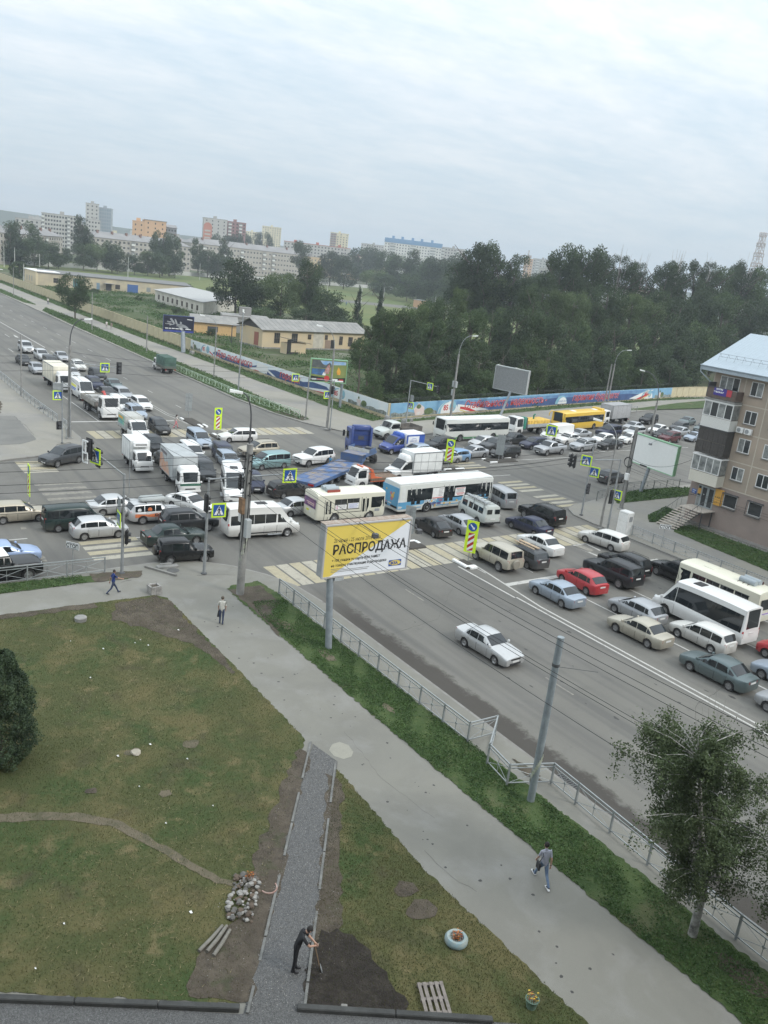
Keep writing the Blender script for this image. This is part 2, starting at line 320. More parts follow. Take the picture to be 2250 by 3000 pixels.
VERGE_S=[(-47.8,23.0),(-44,23.0),(-32,23.05),(-23.6,23.15),(-18.9,23.3),(-12.8,23.5),(2,23.6),(2,26.3),(-22,26.2),(-24.6,26.2),(-25.4,26.0),(-45.9,25.9),(-48.4,25.6),(-48.2,23.6)]
sheet('lawn',LAWN_L,.145,LAWN,.08,.2,3)
sheet('small_lawn',LAWN_R,.145,LAWN,.08,.2,4)
sheet('roadside_verge',VERGE_S,.150,VERGE,.10,.16,5)
sheet('verge_bare_soil',[(-47.6,23.1),(-43.5,23.2),(-40,22.9),(-41.5,23.7),(-43.5,24.1),(-44.6,25.3),(-47.6,25.4)],.156,SOIL,.12,.4,9)
sheet('gravel_path',[(-29.3,19.0),(-27.6,19.3),(-22,15.35),(-16.7,11.55),(-15.2,14.0),(-8,25),(-5,23),(-14,9),(-19.8,-1),(-27,-12),(-29,-10.6),(-21.6,3.4),(-17.5,9.85),(-23.4,14.3)],.152,GRAV)
sheet('corner_bare_soil',[(-48.2,18.4),(-47.8,15.6),(-45.6,14.8),(-43.0,16.6),(-41,18.0),(-37,18.4),(-37,18.8),(-42,18.8),(-47,18.8)],.158,SOIL,.22,.4,11)
sheet('edge_bare_soil',[(-48.3,14.5),(-48.3,8),(-47.8,8),(-47.6,14.5)],.158,SOIL,.15,.4,12)
sheet('soil_left_of_gravel',[(-28.5,18.4),(-23.4,14.45),(-17.9,10.3),(-18.9,8.6),(-20.2,9.4),(-21.2,11.6),(-23.3,13.0),(-27,16.2),(-29.2,18.2)],.158,SOIL,.2,.35,13)
sheet('soil_right_of_gravel',[(-27.0,18.4),(-21.8,15.0),(-16.9,11.75),(-15.7,13.4),(-16.6,14.3),(-18.3,13.7),(-20.5,15.1),(-23.0,16.6),(-26.0,18.6)],.158,SOIL,.16,.35,14)
sheet('dug_soil',[(-18.89,12.89),(-19.21,13.54),(-18.84,14.26),(-17.74,14.45),(-16.75,14.52),(-15.48,14.42),(-15.18,14.08),(-16.70,11.53)],.164,DARKSOIL,.16,.25,15)
WORN=ground_mat('worn_earth',[((.135,.115,.080),0,0,0,0),((.085,.080,.05),1.5,.45,.6,.9)],0,bump=.5)
fp=[(-31,2.0),(-29.6,6.0),(-28.7,8.0),(-27.7,9.2),(-26.3,9.9),(-24.6,10.7),(-23.0,11.5),(-22.6,11.9)]
fl,fr=[],[]
for i,p in enumerate(fp):
 a,b=fp[max(0,i-1)],fp[min(len(fp)-1,i+1)];d=Vector((b[0]-a[0],b[1]-a[1])).normalized();wd=.28-.02*i
 fl.append((p[0]-d.y*wd,p[1]+d.x*wd));fr.append((p[0]+d.y*wd,p[1]-d.x*wd))
sheet('worn_footpath',fl+fr[::-1],.160,WORN,.07,.3,16)
for i,(x,y,r)in enumerate([(-32.0,11.4,.30),(-31.6,13.95,.32),(-28.6,11.6,.22),(-45.5,7.4,.6),(-19.5,17.3,.4),(-18.4,17.2,.5),(-30,9.0,.2)]):
 sheet('bare_patch',[(x+r*math.cos(t*.5)*(1+.2*math.sin(t*1.7+i)),y+r*1.2*math.sin(t*.5))for t in range(12)],.161+.001*i,WORN if i<3 else SOIL,.06,.15,20+i)
sheet('left_strip_verge',[(-51.2,-30),(-51.4,9.8),(-51.6,14),(-51.4,17.6),(-52.5,17.7),(-53.0,12),(-52.9,-30)],.15,VERGE,.08,.4,21)
sheet('left_strip_soil',[(-51.5,15.5),(-51.5,18.6),(-52.6,19.0),(-53.0,15.5)],.157,SOIL,.12,.3,22)
sheet('manhole_patch',[(-28.55,19.46),(-28.90,19.85),(-28.97,20.27),(-28.55,20.49),(-27.97,20.40),(-27.65,20.11),(-27.65,19.65),(-28.06,19.40)],.133,ground_mat('pale_cement',[((.29,.28,.235),0,0,0,0),((.24,.23,.20),2.,.5,.7,.6),((.12,.12,.1),5.,.68,.74,.9)],0),.05,.25,23)
for i,(x,y,r,ry)in enumerate(((-37.0,24.3,.8,.35),(-41.3,24.0,.9,.3),(-30.6,24.2,.5,.2),(-23.2,27.0,.9,.3),(-10.8,25.3,1.1,.5))):
 sheet('verge_worn_patch',[(x+r*math.cos(q*.5)*(1+.25*math.sin(q*1.9+i)),y+ry*math.sin(q*.5))for q in range(12)],.158+.0012*i,WORN if i<3 else SOIL,.08,.12,60+i)
def crack(pts,w,z,m,seed):
 r_=random.Random(seed);L_,R_=[],[]
 for(a,b)in zip(pts,pts[1:]):
  n_=max(2,int(math.dist(a,b)/.35))
  for k in range(n_):
   x,y=lerp(a[0],b[0],k/n_)+r_.uniform(-.06,.06),lerp(a[1],b[1],k/n_)+r_.uniform(-.06,.06);q=w*r_.uniform(.4,1.3);L_.append((x-q,y+q*.6));R_.append((x+q,y-q*.6))
 g_=MB();[g_.poly([(*L_[i],z),(*R_[i],z),(*R_[i+1],z),(*L_[i+1],z)])for i in range(len(L_)-1)];return struct('pavement_crack',g_,m)
CRK=mat('crack_dark',(.075,.07,.062),.9)
for i,(pts,w,z)in enumerate(((((-89.28,17.28),(-89.48,19.25),(-91.36,21.41)),.05,.136),(((-103.03,21.45),(-97.94,21.62),(-92.95,21.37)),.035,.136),(((-51.01,16.94),(-51.32,18.27)),.035,.130),(((-49.87,24.63),(-50.35,23.57),(-50.63,21.70)),.025,.130),(((-29.63,20.97),(-25.61,20.43),(-22.00,20.89)),.012,.1295),(((-20.97,19.22),(-19.67,19.23),(-17.83,19.70)),.012,.1295),(((-20,35),(-24,41),(-25.5,48)),.02,.003),(((-38,29),(-39,34),(-43.5,39)),.02,.003),(((-60,30),(-72,36),(-88,33)),.03,.003),(((-66,55),(-70,66),(-75,75)),.03,.003))):
 crack(pts,w,z,CRK,i)
sheet('left_soil_patch',[(-103.5,20.1),(-111.5,21.9),(-150,21.6),(-150,12),(-110,12)],.15,SOIL,.25,.8,24)
sheet('asphalt_patch',[(-103.0,21.6),(-91.2,21.2),(-89.6,19.6),(-89.2,17),(-89,5),(-104,5)],.132,ground_mat('darker_asphalt',[((.185,.18,.165),0,0,0,0),((.14,.14,.13),.3,.45,.65,.8)],0),.1,.6,25)
VN=[(-240,58.2),(-231,55.2),(-197,54.6),(-134,54.8),(-115,54.9),(-104,55.7),(-98.6,57.1),(-99.4,58.6),(-111,59.0),(-131,59.9),(-160,59.0),(-189,59.4),(-212,59.2)]
VN2=[(-900,67.6),(-337,65.6),(-165,68.0),(-103,70.9),(-98.9,70.9),(-97.5,67.8),(-104,66.8),(-130,65.9),(-160,65.3),(-180,64.2),(-231,63.4),(-330,62.8),(-900,62.8)]
VN0=[(-900,57.5),(-285,57.8),(-252,57.6),(-245.5,57.2),(-251,55.2),(-275,54.8),(-900,54.8)]
sheet('far_verge',VN,.15,VERGE,.15,1.,31);sheet('wall_foot_verge',VN2,.15,VERGE,.15,1.,32);sheet('far_left_verge',VN0,.15,VERGE,.15,1.,33)
sheet('far_verge_soil',[(-104.5,55.8),(-98.7,57.2),(-99.4,58.5),(-105,58.4)],.157,SOIL,.15,.5,34)
VE=[(-97.6,71.2),(-96.3,71.6),(-99,83),(-103,103),(-107.8,124),(-113.2,150),(-116,172),(-117.3,172),(-117.2,160),(-108.2,115.5)]
sheet('mural_foot_verge',VE,.15,VERGE,.15,.8,35)
sheet('ne_lawn',[(-104.6,129.5),(-106.0,137),(-110.9,155),(-113.5,168),(-106,168),(-103.7,131)],.15,VERGE,.1,.8,36)
VR1=[(-56.1,71.6),(-58.5,73.4),(-59.6,79),(-59.4,86),(-57.5,92),(-56.2,84)]
VR2=[(-50.2,69.5),(-51.8,71.3),(-53.6,76.5),(-51.6,76.2),(-49.9,70.5)]
VR3=[(-47.2,69.4),(-36.8,68.4),(-20,67.8),(0,67.6),(0,73.4),(-40.5,73.5),(-48.2,73.4),(-48.2,71)]
for i,q in enumerate((VR1,VR2,VR3)):sheet(('right_verge','stair_side_verge','house_front_verge')[i],q,.15,VERGE,.1,.4,40+i)
# ---------------------------------------------------------------- painted markings
def marks(name,quads,m,z=.004):
 g=MB()
 for q in quads:g.poly([(x,y,z)for x,y in q])
 return struct(name,g,m)
def rect(x0,x1,y0,y1):return[(x0,y0),(x1,y0),(x1,y1),(x0,y1)]
marks('centre_double_line',[[(-46.5,41.95),(-46.5,41.8),(-40,41.75),(-40,41.9)],rect(-40,160,41.9,42.05),[(-46.4,43.5),(-46.4,43.35),(-38,42.4),(-38,42.55)],rect(-38,160,42.4,42.55)],PAINTW)
marks('lane_line',[rect(-41.8,-22,46.95,47.08),rect(-21,100,46.95,47.08),rect(-41.5,100,52.05,52.18),rect(-41.5,-33,57.4,57.52),rect(-32,100,57.4,57.52),rect(-47.2,-44.6,43.0,43.1),rect(-45.4,-43.5,46.95,47.05)],PAINTW)
marks('faint_lane_line',[rect(x,x+2.2,34.9,35.02)for x in(-44,-37,-30,-23,-16)],PAINTF)
marks('stop_line',[rect(-42.4,-41.9,43.0,60.8),rect(-100.3,-99.9,26.6,39.6)],PAINTW,.008)
marks('nw_centre_line',[rect(-900,-163,39.3,39.5),rect(-159,-157,39.3,39.5),rect(-150,-104,39.9,40.0),rect(-150,-104,40.35,40.45),[(-104,40.35),(-104,40.45),(-98.5,42.6),(-98.3,42.5)],[(-104,39.9),(-104,40.0),(-98.3,40.7),(-98.2,40.6)]],PAINTW)
marks('nw_lane_line',[rect(x,x+4,36.0,36.14)for x in range(-240,-120,12)]+[rect(x,x+4,32.5,32.64)for x in range(-244,-120,12)]+[rect(-121,-100.3,30.3,30.42),rect(-121,-100.3,33.8,33.9)]+[rect(x,x+3,47.0,47.12)for x in range(-240,-150,11)]+[rect(x,x+2,43.6,43.7)for x in range(-220,-105,11)],PAINTW)
def zebra(name,along,a0,a1,b0,b1,pitch=1.0,wd=.62,cols=(PAINTY,PAINTC),skew=0.,skip=()):
 sets={0:[],1:[]};k=0;t=a0
 while t<a1:
  if k not in skip:
   if along=='y':sets[k%2].append([(b0+skew*(t-a0),t),(b1+skew*(t-a0),t),(b1+skew*(t-a0),t+wd),(b0+skew*(t-a0),t+wd)])
   else:sets[k%2].append([(t,b0+skew*(t-a0)),(t+wd,b0+skew*(t-a0)),(t+wd,b1+skew*(t-a0)),(t,b1+skew*(t-a0))])
  t+=pitch;k+=1
 for i in(0,1):
  if sets[i]:marks(name,sets[i],cols[i],.006)
zebra('zebra_crossing','y',27.3,61.6,-51.0,-47.0,1.06,.90,skew=-.02)
zebra('zebra_crossing','y',27.4,54.4,-95.2,-91.4,1.06,.92,skip=(13,14))
zebra('zebra_crossing','x',-82.9,-79.0,17.3,20.3,1.06,.9)
zebra('zebra_crossing','x',-75.2,-67.6,17.2,21.2,1.5,.62,cols=(PAINTF,PAINTF))
zebra('zebra_crossing','x',-59.6,-56.2,16.7,20.9,1.1,.72)
zebra('zebra_crossing','x',-66.2,-64.0,16.9,21.0,1.1,.7)
zebra('zebra_crossing','x',-66.6,-57.6,63.9,67.3,1.12,.62,skip=(4,))
zebra('zebra_crossing','x',-79.5,-72.0,63.6,67.4,1.12,.62)
marks('road2_lines',[rect(-74.9,-74.75,71,84),rect(-69.0,-68.85,62,68),rect(-61.4,-61.25,4,13.6),rect(-59.5,-59.35,16.9,23),rect(-76.9,-76.75,86,112),rect(-73.2,-73.1,68.5,72.5),rect(-70.9,-70.78,-6,9.5)],PAINTW)
marks('worn_paint_patch',[[(-63.88,14.05),(-63.40,14.01),(-63.42,13.63),(-63.97,13.71)],[(-59.05,13.54),(-59.16,13.90),(-58.67,13.85),(-58.45,13.62),(-58.71,13.48)],[(-57.42,13.27),(-57.62,13.76),(-57.25,13.83),(-56.37,13.77),(-56.53,13.50),(-57.08,13.48)],[(-47.30,55.60),(-47.39,56.57),(-45.89,56.68),(-45.64,55.75)]],PAINTF)
marks('painted_symbols',[[(-47.46,55.69),(-47.56,57.27),(-47.47,57.26),(-47.29,55.64)],[(-47.30,55.60),(-47.35,55.74),(-44.79,55.93),(-44.69,55.69)],[(-47.55,57.31),(-47.52,57.41),(-45.70,57.34),(-45.59,57.09)],[(-180.18,37.58),(-177.78,37.82),(-175.27,37.59),(-176.59,37.19)]],PAINTW)
def island(x,y,rz,L,W,label,whites):
 t=thing('traffic_island',label,'traffic island',(x,y,0),rz,'small traffic islands with white kerb ends')
 g=MB();g.cbox(-L/2,L/2,-W/2,W/2,0,.13,.1);part('base',g,ASPH,t)
 for(a,b,c,d)in whites:q=MB();q.cbox(a,b,c,d,0.002,.19,.05);part('kerb_stone',q,WHITE,t)
island(-98.6,41.6,0,5,1.6,'low traffic island with white kerb stones beyond the woman in pink',[(-2.6,-1.6,-.85,-.6),(1.4,2.7,-.2,.15),(1.3,2.6,.5,.8)])
island(-90.4,41.4,0,3.4,1.3,'low traffic island with white kerb stones left of the white estate car',[(-1.9,-.9,-.2,.2),(.6,1.9,-.5,-.2)])
island(-74.9,71.8,PI/2,4.5,1.8,'low traffic island under the pair of grey sign backs',[(-2.4,-1.2,-.9,-.7),(-2.4,-1.8,.6,.9),(1.2,2.4,.6,.8)])
island(-72.6,62.2,PI/2,2.8,1.2,'low traffic island with white kerb below the right keep-right board',[(-1.5,-.4,-.55,-.3),(.2,1.5,-.55,-.3)])
island(-51.6,40.6,PI/2,3.,1.6,'low island with long white kerb beside the right edge of the sale billboard',[(-1.4,1.4,.65,.9),(1.2,1.5,.1,.7)])
island(-46.6,42.7,0,1.8,1.1,'pair of white kerb stones lying by the front keep-right board',[(-1.1,.7,-.55,-.25),(.5,1.,-.3,.4)])
# ---------------------------------------------------------------- grass and weeds (nobody could count them)
def in_poly(P,poly):
 x,y=P[:,0],P[:,1];c=np.zeros(len(P),bool);n=len(poly)
 for i in range(n):
  x1,y1=poly[i];x2,y2=poly[(i+1)%n]
  m=((y1>y)!=(y2>y));c^=m&(x<(x2-x1)*(y-y1)/((y2-y1)+1e-12)+x1)
 return c
def pts_in(poly,n,box=None):
 a=np.array(poly);lo,hi=a.min(0),a.max(0)
 if box:lo=np.maximum(lo,box[:2]);hi=np.minimum(hi,box[2:])
 P=lo+rng.random((n*3,2))*(hi-lo);P=P[in_poly(P,poly)];return P[:n]
def fast_mesh(name,V,k,m):
 """V: (n*k,3) vertices of n separate k-gons"""
 n=len(V)//k;me=bpy.data.meshes.new(name);me.vertices.add(n*k);me.vertices.foreach_set('co',V.astype('f').ravel())
 me.loops.add(n*k);me.loops.foreach_set('vertex_index',np.arange(n*k,dtype='i'));me.polygons.add(n)
 me.polygons.foreach_set('loop_start',np.arange(0,n*k,k,dtype='i'))
 me.update(calc_edges=True);me.materials.append(m);return me
def blades(P,z,h,wd,lean=.6):
 n=len(P);a=rng.random(n)*2*PI;hh=h*(.5+rng.random(n));b=rng.random(n)*2*PI;ln=lean*hh*rng.random(n)
 c=np.stack([P[:,0],P[:,1],np.full(n,z)],1);d=np.stack([np.cos(a),np.sin(a),np.zeros(n)],1)*wd/2
 t=np.stack([np.cos(b)*ln,np.sin(b)*ln,hh],1);return np.stack([c-d,c+d,c+t],1).reshape(-1,3)
def leafs(C,s,flat=.0):
 """small randomly turned quads at centres C (n,3); s size array"""
 n=len(C);u=rng.normal(size=(n,3));u[:,2]*=(1-flat);u/=np.linalg.norm(u,axis=1)[:,None]
 w=rng.normal(size=(n,3));w[:,2]*=(1-flat);v=np.cross(u,w);v/=np.linalg.norm(v,axis=1)[:,None]+1e-9
 v=np.cross(u,np.cross(u,v))if flat==0 else v
 s=np.asarray(s).reshape(-1,1)*np.ones((n,1));u=u*s;v=v*s*.62
 return np.stack([C-u,C-v*.9,C+u,C+v],1).reshape(-1,3)
def foliage_mat(name,rgb,rgb2,sc=.6,rnd=True,trans=.25):
 if name in MATS:return MATS[name]
 m,nt,b=_m(name);tc=N(nt,'ShaderNodeTexCoord')
 nz=N(nt,'ShaderNodeTexNoise',inp={'Scale':sc,'Detail':5.,'Roughness':.7});nt.links.new(tc.outputs['Object'],nz.inputs['Vector'])
 r=N(nt,'ShaderNodeValToRGB');r.color_ramp.elements[0].position=.36;r.color_ramp.elements[1].position=.64
 r.color_ramp.elements[0].color=(*rgb2,1);r.color_ramp.elements[1].color=(*rgb,1);nt.links.new(nz.outputs['Fac'],r.inputs[0])
 col=r.outputs[0]
 if rnd:
  oi=N(nt,'ShaderNodeObjectInfo');mr=N(nt,'ShaderNodeMapRange',inp={3:.75,4:1.3});nt.links.new(oi.outputs['Random'],mr.inputs[0])
  hs=N(nt,'ShaderNodeHueSaturation');nt.links.new(mr.outputs[0],hs.inputs['Value']);nt.links.new(col,hs.inputs['Color']);col=hs.outputs[0]
 nt.links.new(col,b.inputs['Base Color']);b.inputs['Roughness'].default_value=.65;b.inputs['Specular IOR Level'].default_value=.3
 if trans:
  tr=N(nt,'ShaderNodeBsdfTranslucent');nt.links.new(col,tr.inputs['Color']);ms=N(nt,'ShaderNodeMixShader');ms.inputs[0].default_value=trans
  nt.links.new(b.outputs[0],ms.inputs[1]);nt.links.new(tr.outputs[0],ms.inputs[2]);nt.links.new(ms.outputs[0],nt.nodes['Material Output'].inputs['Surface'])
 MATS[name]=m;return m
GRASSG=foliage_mat('lawn_blades',(.125,.115,.050),(.052,.078,.027),.45,False,.2)
STRAW=foliage_mat('dry_straw',(.30,.26,.14),(.20,.165,.085),1.2,False,.1)
WEED=foliage_mat('weeds',(.092,.160,.050),(.045,.088,.028),1.3,False,.2)
def stuff(name,label,me):o=ob(name,me,kind='stuff',label=label,category='grass');return o
box=(-62,-14,0,30)
P=np.concatenate([pts_in(LAWN_L,95000,(-48.4,-2,-12,19)),pts_in(LAWN_R,22000)])
stuff('lawn_grass','short mown grass of the near lawn',fast_mesh('lawn_grass',blades(P,.145,.055,.022),3,GRASSG))
P=pts_in(LAWN_L,9000,(-48.4,-2,-12,19));P=P[(np.sin(P[:,0]*.5+1)+np.sin(P[:,1]*.7+P[:,0]*.2)+rng.normal(size=len(P))*.6)>.2]
V=blades(P,.17,.03,.02,0);n=len(P);a=rng.random(n)*PI;l=.06+.14*rng.random(n)
V=V.reshape(n,3,3);V[:,2,:2]=P+np.stack([np.cos(a),np.sin(a)],1)*l[:,None];V[:,2,2]=.19
stuff('cut_straw','dry cut stalks scattered over the near lawn',fast_mesh('cut_straw',V.reshape(-1,3),3,STRAW))
VS2=[(-45.2,23.6),(-43,23.2),(-32,23.05),(-23.6,23.15),(-18.9,23.3),(-12.8,23.5),(-6,23.6),(-6,26.1),(-24.6,26.1),(-45.0,25.8)]
P=pts_in(VS2,62000);M_=np.sin(P[:,0]*.9+1.3*np.sin(P[:,1]*1.7))+.8*np.sin(P[:,0]*2.3+P[:,1]*3.1)+rng.normal(size=len(P))*.5;P=P[M_>-.75];M_=M_[M_>-.75];H_=.01+.10*np.clip(.4+.4*M_,.1,1)*rng.random(len(P))
stuff('roadside_weeds','dense green weeds and clover between the near path and the railing',fast_mesh('roadside_weeds',leafs(np.column_stack([P,.15+H_]),.024+.035*rng.random(len(P))**2,.55),4,WEED))
W=[]
for q,n,h,s in((VN,9000,.25,.12),(VN2,8000,.3,.14),(VN0,1500,.2,.14),(VE,5000,.25,.12),(VR1,5000,.15,.08),(VR2,3500,.15,.07),(VR3,14000,.15,.07)):
 P=pts_in(q,n,(-330,40,0,200));W.append(leafs(np.column_stack([P,.15+h*rng.random(len(P))**1.5]),s*(.6+.8*rng.random(len(P))),.4))
P=pts_in([(-51.3,2),(-51.5,15),(-52.9,15),(-52.9,2)],4000);W.append(leafs(np.column_stack([P,.15+.1*rng.random(len(P))]),.05,.4))
stuff('verge_weeds','green weeds on the verges across the junction',fast_mesh('verge_weeds',np.concatenate(W),4,WEED))
W=[]
for _ in range(260):
 x,y=rng.uniform(-320,-110),rng.uniform(74,118)
 if-183<x<-168 and 86<y<120:continue
 n=120;c=rng.normal(size=(n,3))*np.array([2.2,1.6,.35]);c[:,2]=.15+abs(c[:,2])*1.0;W.append(leafs(c+np.array([x,y,0]),.16+.1*rng.random(n),.3))
stuff('waste_ground_weeds','rough weeds in the yard behind the wall',fast_mesh('waste_ground_weeds',np.concatenate(W),4,WEED))
STONE=mat('loose_stone',(.30,.29,.27),.9,var=.4,vscale=30)
P=np.concatenate([pts_in([(-29.3,19.0),(-27.6,19.3),(-22,15.35),(-16.7,11.55),(-17.5,9.85),(-23.4,14.3)],9000),pts_in([(-28,18),(-17,12),(-17.9,13.8),(-27,18)],500),pts_in([(-28.5,17.5),(-18,10),(-19.5,9),(-28,16)],500)])
o=ob('gravel_stones',fast_mesh('gravel_stones',leafs(np.column_stack([P,.16+.01*rng.random(len(P))]),.012+.016*rng.random(len(P))**2,.3),4,STONE),kind='stuff',label='grey gravel of the narrow path',category='gravel')
# ---------------------------------------------------------------- vehicles
def wheel_meshes(r,wd,style):
 k=('wheel',r,wd,style)
 if k in _TC:return _TC[k]
 g=MB();g.lathe([(r*.62,-wd/2),(r*.93,-wd/2),(r,-wd*.32),(r,wd*.32),(r*.93,wd/2),(r*.66,wd/2),(r*.60,wd*.28)],'Y',20)
 tm=g.mesh('tyre',TYRE,40)
 g=MB();rr=r*.64
 if style=='steel':
  g.lathe([(rr,wd*.30),(rr,wd*.50),(rr*.88,wd*.46),(rr*.55,wd*.28),(rr*.45,wd*.36),(rr*.2,wd*.40)],'Y',16)
 elif style=='truck':
  g.lathe([(rr,wd*.2),(rr,wd*.48),(rr*.88,wd*.44),(rr*.8,wd*.15),(rr*.42,wd*.12),(rr*.36,wd*.55),(rr*.18,wd*.58)],'Y',16)
 else:
  g.lathe([(rr,wd*.30),(rr,wd*.52),(rr*.90,wd*.50),(rr*.86,wd*.22)],'Y',20,1)
  ns=5 if style=='alloy' else 7
  for i in range(ns):
   t=2*PI*i/ns;M=Matrix.Rotation(t,4,'Y');w0=rr*(.17 if ns==5 else .12)
   vs=[(w0*1.1,wd*.40,rr*.1),(-w0*1.1,wd*.40,rr*.1),(-w0,wd*.50,rr*.93),(w0,wd*.50,rr*.93),(w0*1.1,wd*.2,rr*.1),(-w0*1.1,wd*.2,rr*.1),(-w0,wd*.3,rr*.93),(w0,wd*.3,rr*.93)]
   g.add([M@Vector(p)for p in vs],[(0,1,2,3),(0,3,7,4),(2,1,5,6)])
  g.lathe([(rr*.24,wd*.3),(rr*.24,wd*.47),(rr*.12,wd*.5)],'Y',10)
 rm=g.mesh('rim',[RIMD if style=='steel2' else RIM,RIM if style!='alloy7d' else RIMD],40)
 _TC[k]=(tm,rm);return _TC[k]
class Car:
 """body shell lofted along x (front = +x); S holds the proportions"""
 def __init__(s,**S):
  s.__dict__.update(dict(L=4.4,W=1.72,H=1.45,wb=2.6,fx=None,r=.31,sill=.22,zb=.92,hood=None,gh=None,inset=.13,arch=1.13,arc=.06,crown=.035,nose=.62,tail=.85,zf=.42,zr=.40,archx=None,bw=.93,pil=(),gtop=.10,gbot=.025,flat=.19,ends=.42,wsin=.0))
  s.__dict__.update(S)
  if s.fx is None:s.fx=s.wb/2+.02
  s.ax=s.archx if s.archx is not None else[s.fx,s.fx-s.wb]
  h=s.L/2
  s.hood=s.hood or[(-h,s.tail),(-h+.25,s.zb+.03),(s.gh[0],s.zb+.03),(s.gh[3],s.zb+.02),(h-.35,s.nose+.12),(h,s.nose)]
 def wd(s,x):
  h=s.L/2;e=max(0,(abs(x)-(h-.6))/.6);return s.W/2*(1-s.flat*e*e)
 def zlow(s,x):
  z=s.sill;R=s.r*s.arch
  for a in s.ax:
   d=abs(x-a)
   if d<R:z=max(z,s.r+math.sqrt(max(0,R*R-d*d)))
  h=s.L/2
  if abs(x)>h-.25 and z==s.sill:z+=.06*(abs(x)-(h-.25))/.25
  return z
 def zsh(s,x):return pl(s.hood,x)
 def ztop(s,x):
  a,b,c,d=s.gh;z0=s.zsh(x)+.012
  if x<=a or x>=d:return z0
  if x<b:t=(x-a)/(b-a);return lerp(s.zsh(a)+.012,s.H-s.arc,t**.92)
  if x>c:t=(d-x)/(d-c);return lerp(s.zsh(d)+.012,s.H-s.arc,t**.92)
  u=(x-b)/(c-b)*2-1;return s.H-.0-s.arc*abs(u)**2.4
 def wtop(s,x):
  a,b,c,d=s.gh;wr=s.W/2-s.inset;wh=s.wd(x)*.85
  if x<=a or x>=d:return wh
  if x<b:return lerp(s.wd(a)*.85,wr-.03,(x-a)/(b-a))
  if x>c:return lerp(s.wd(d)*.85,wr-.03,(d-x)/(d-c))
  return wr
 def ring(s,x):
  w,zl,zs,zt,wt=s.wd(x),s.zlow(x),s.zsh(x),s.ztop(x),s.wtop(x)
  zm=max(zl+.02,lerp(s.sill,zs,.5));e=min(.07,(zt-zs)*.5)
  return[(0,zl),(w*.95,zl),(w,zm),(w*.985,max(zs-.07,zm+.01)),(w*s.bw,zs),(wt,zt-e),(wt*.86,zt-.008+s.crown*.3),(wt*.45,zt+s.crown*.8),(0,zt+s.crown)]
 def side(s,x,z):
  r=s.ring(x)[1:6]
  for(y0,z0),(y1,z1)in zip(r,r[1:]):
   if z<=z1 or(y1,z1)==r[-1]:t=(z-z0)/max(1e-5,z1-z0);return y0+(y1-y0)*max(-.2,min(1.1,t))
  return r[-1][0]
 def stations(s):
  h=s.L/2;X={-h,-h+.05,-h+.15,-h+.35,h-.35,h-.15,h-.05,h,0}
  for a in s.gh:X.add(max(-h,min(h,a)))
  b,c=s.gh[1],s.gh[2];X|={lerp(b,c,t)for t in(.2,.4,.6,.8)}|{lerp(s.gh[0],b,.5),lerp(s.gh[3],c,.5)}
  for a,z in s.hood:X.add(max(-h,min(h,a)))
  R=s.r*s.arch
  for a in s.ax:
   for k in range(9):X.add(a+R*math.cos(PI*k/8)*(.9999))
   X|={a-R-.02,a+R+.02}
  X=sorted(x for x in X if-h<=x<=h);out=[X[0]]
  for x in X[1:]:
   if x-out[-1]>.012:out.append(x)
  return out
 def body(s):
  g=MB();X=s.stations();n=17;h=s.L/2
  for x in X:
   r=s.ring(x);k=0
   if abs(x)>=h-.001:k=s.ends*.22
   elif abs(x)>=h-.051:k=s.ends*.07
   pts=[(y*(1-k*.5),z)for y,z in r]
   full=pts+[(-y,z)for y,z in pts[-2:0:-1]]
   g.v+=[(x,y,z)for y,z in full]
  m=16
  for i in range(len(X)-1):
   for k in range(m):
    j=(k+1)%m;under=k in(0,15)
    g.f.append((i*m+k,(i+1)*m+k,(i+1)*m+j,i*m+j));g.m.append(1 if under else 0)
  g.f.append(tuple(range(m)));g.m.append(0)
  g.f.append(tuple((len(X)-1)*m+k for k in range(m-1,-1,-1)));g.m.append(0)
  return g
 def sidepatch(s,x0,x1,zf0,zf1,sy,off,n=5,cols=None):
  """patch of the flank between x0..x1, zf0/zf1 functions or numbers"""
  g=MB();f0=zf0 if callable(zf0)else(lambda x:zf0);f1=zf1 if callable(zf1)else(lambda x:zf1);K=cols or 4
  for i in range(n+1):
   x=lerp(x0,x1,i/n);a,b=f0(x),f1(x);b=max(b,a+.004)
   for k in range(K+1):
    z=lerp(a,b,k/K);g.v.append((x,sy*(s.side(x,z)+off),z))
  for i in range(n):
   for k in range(K):
    q=(i*(K+1)+k,(i+1)*(K+1)+k,(i+1)*(K+1)+k+1,i*(K+1)+k+1);g.f.append(q if sy<0 else q[::-1]);g.m.append(0)
  return g
 def screen(s,xa,xb,s0=.07,s1=.95,off=.014):
  """glass over the slope between stations xa (low) and xb (high)"""
  g=MB();K=4;front=1 if xa>xb else-1;sl=(s.ztop(xb)-s.ztop(xa));dx=abs(xa-xb)+1e-6;nl=math.hypot(sl,dx);nx,nz=front*sl/nl*off,dx/nl*off
  for i in range(K+1):
   t=lerp(s0,s1,i/K);x=lerp(xa,xb,t);wt=s.wtop(x)*.93;zt=s.ztop(x)
   for j in range(9):
    u=j/4-1;y=wt*u;z=zt+s.crown*(1-u*u);g.v.append((x+nx-front*.02*u*u,y,z+nz))
  for i in range(K):
   for j in range(8):
    q=(i*9+j,i*9+j+1,(i+1)*9+j+1,(i+1)*9+j);g.f.append(q if front>0 else q[::-1]);g.m.append(0)
  return g
VT={}
PAINTKEY=mat('paint_key',(.5,.5,.5))
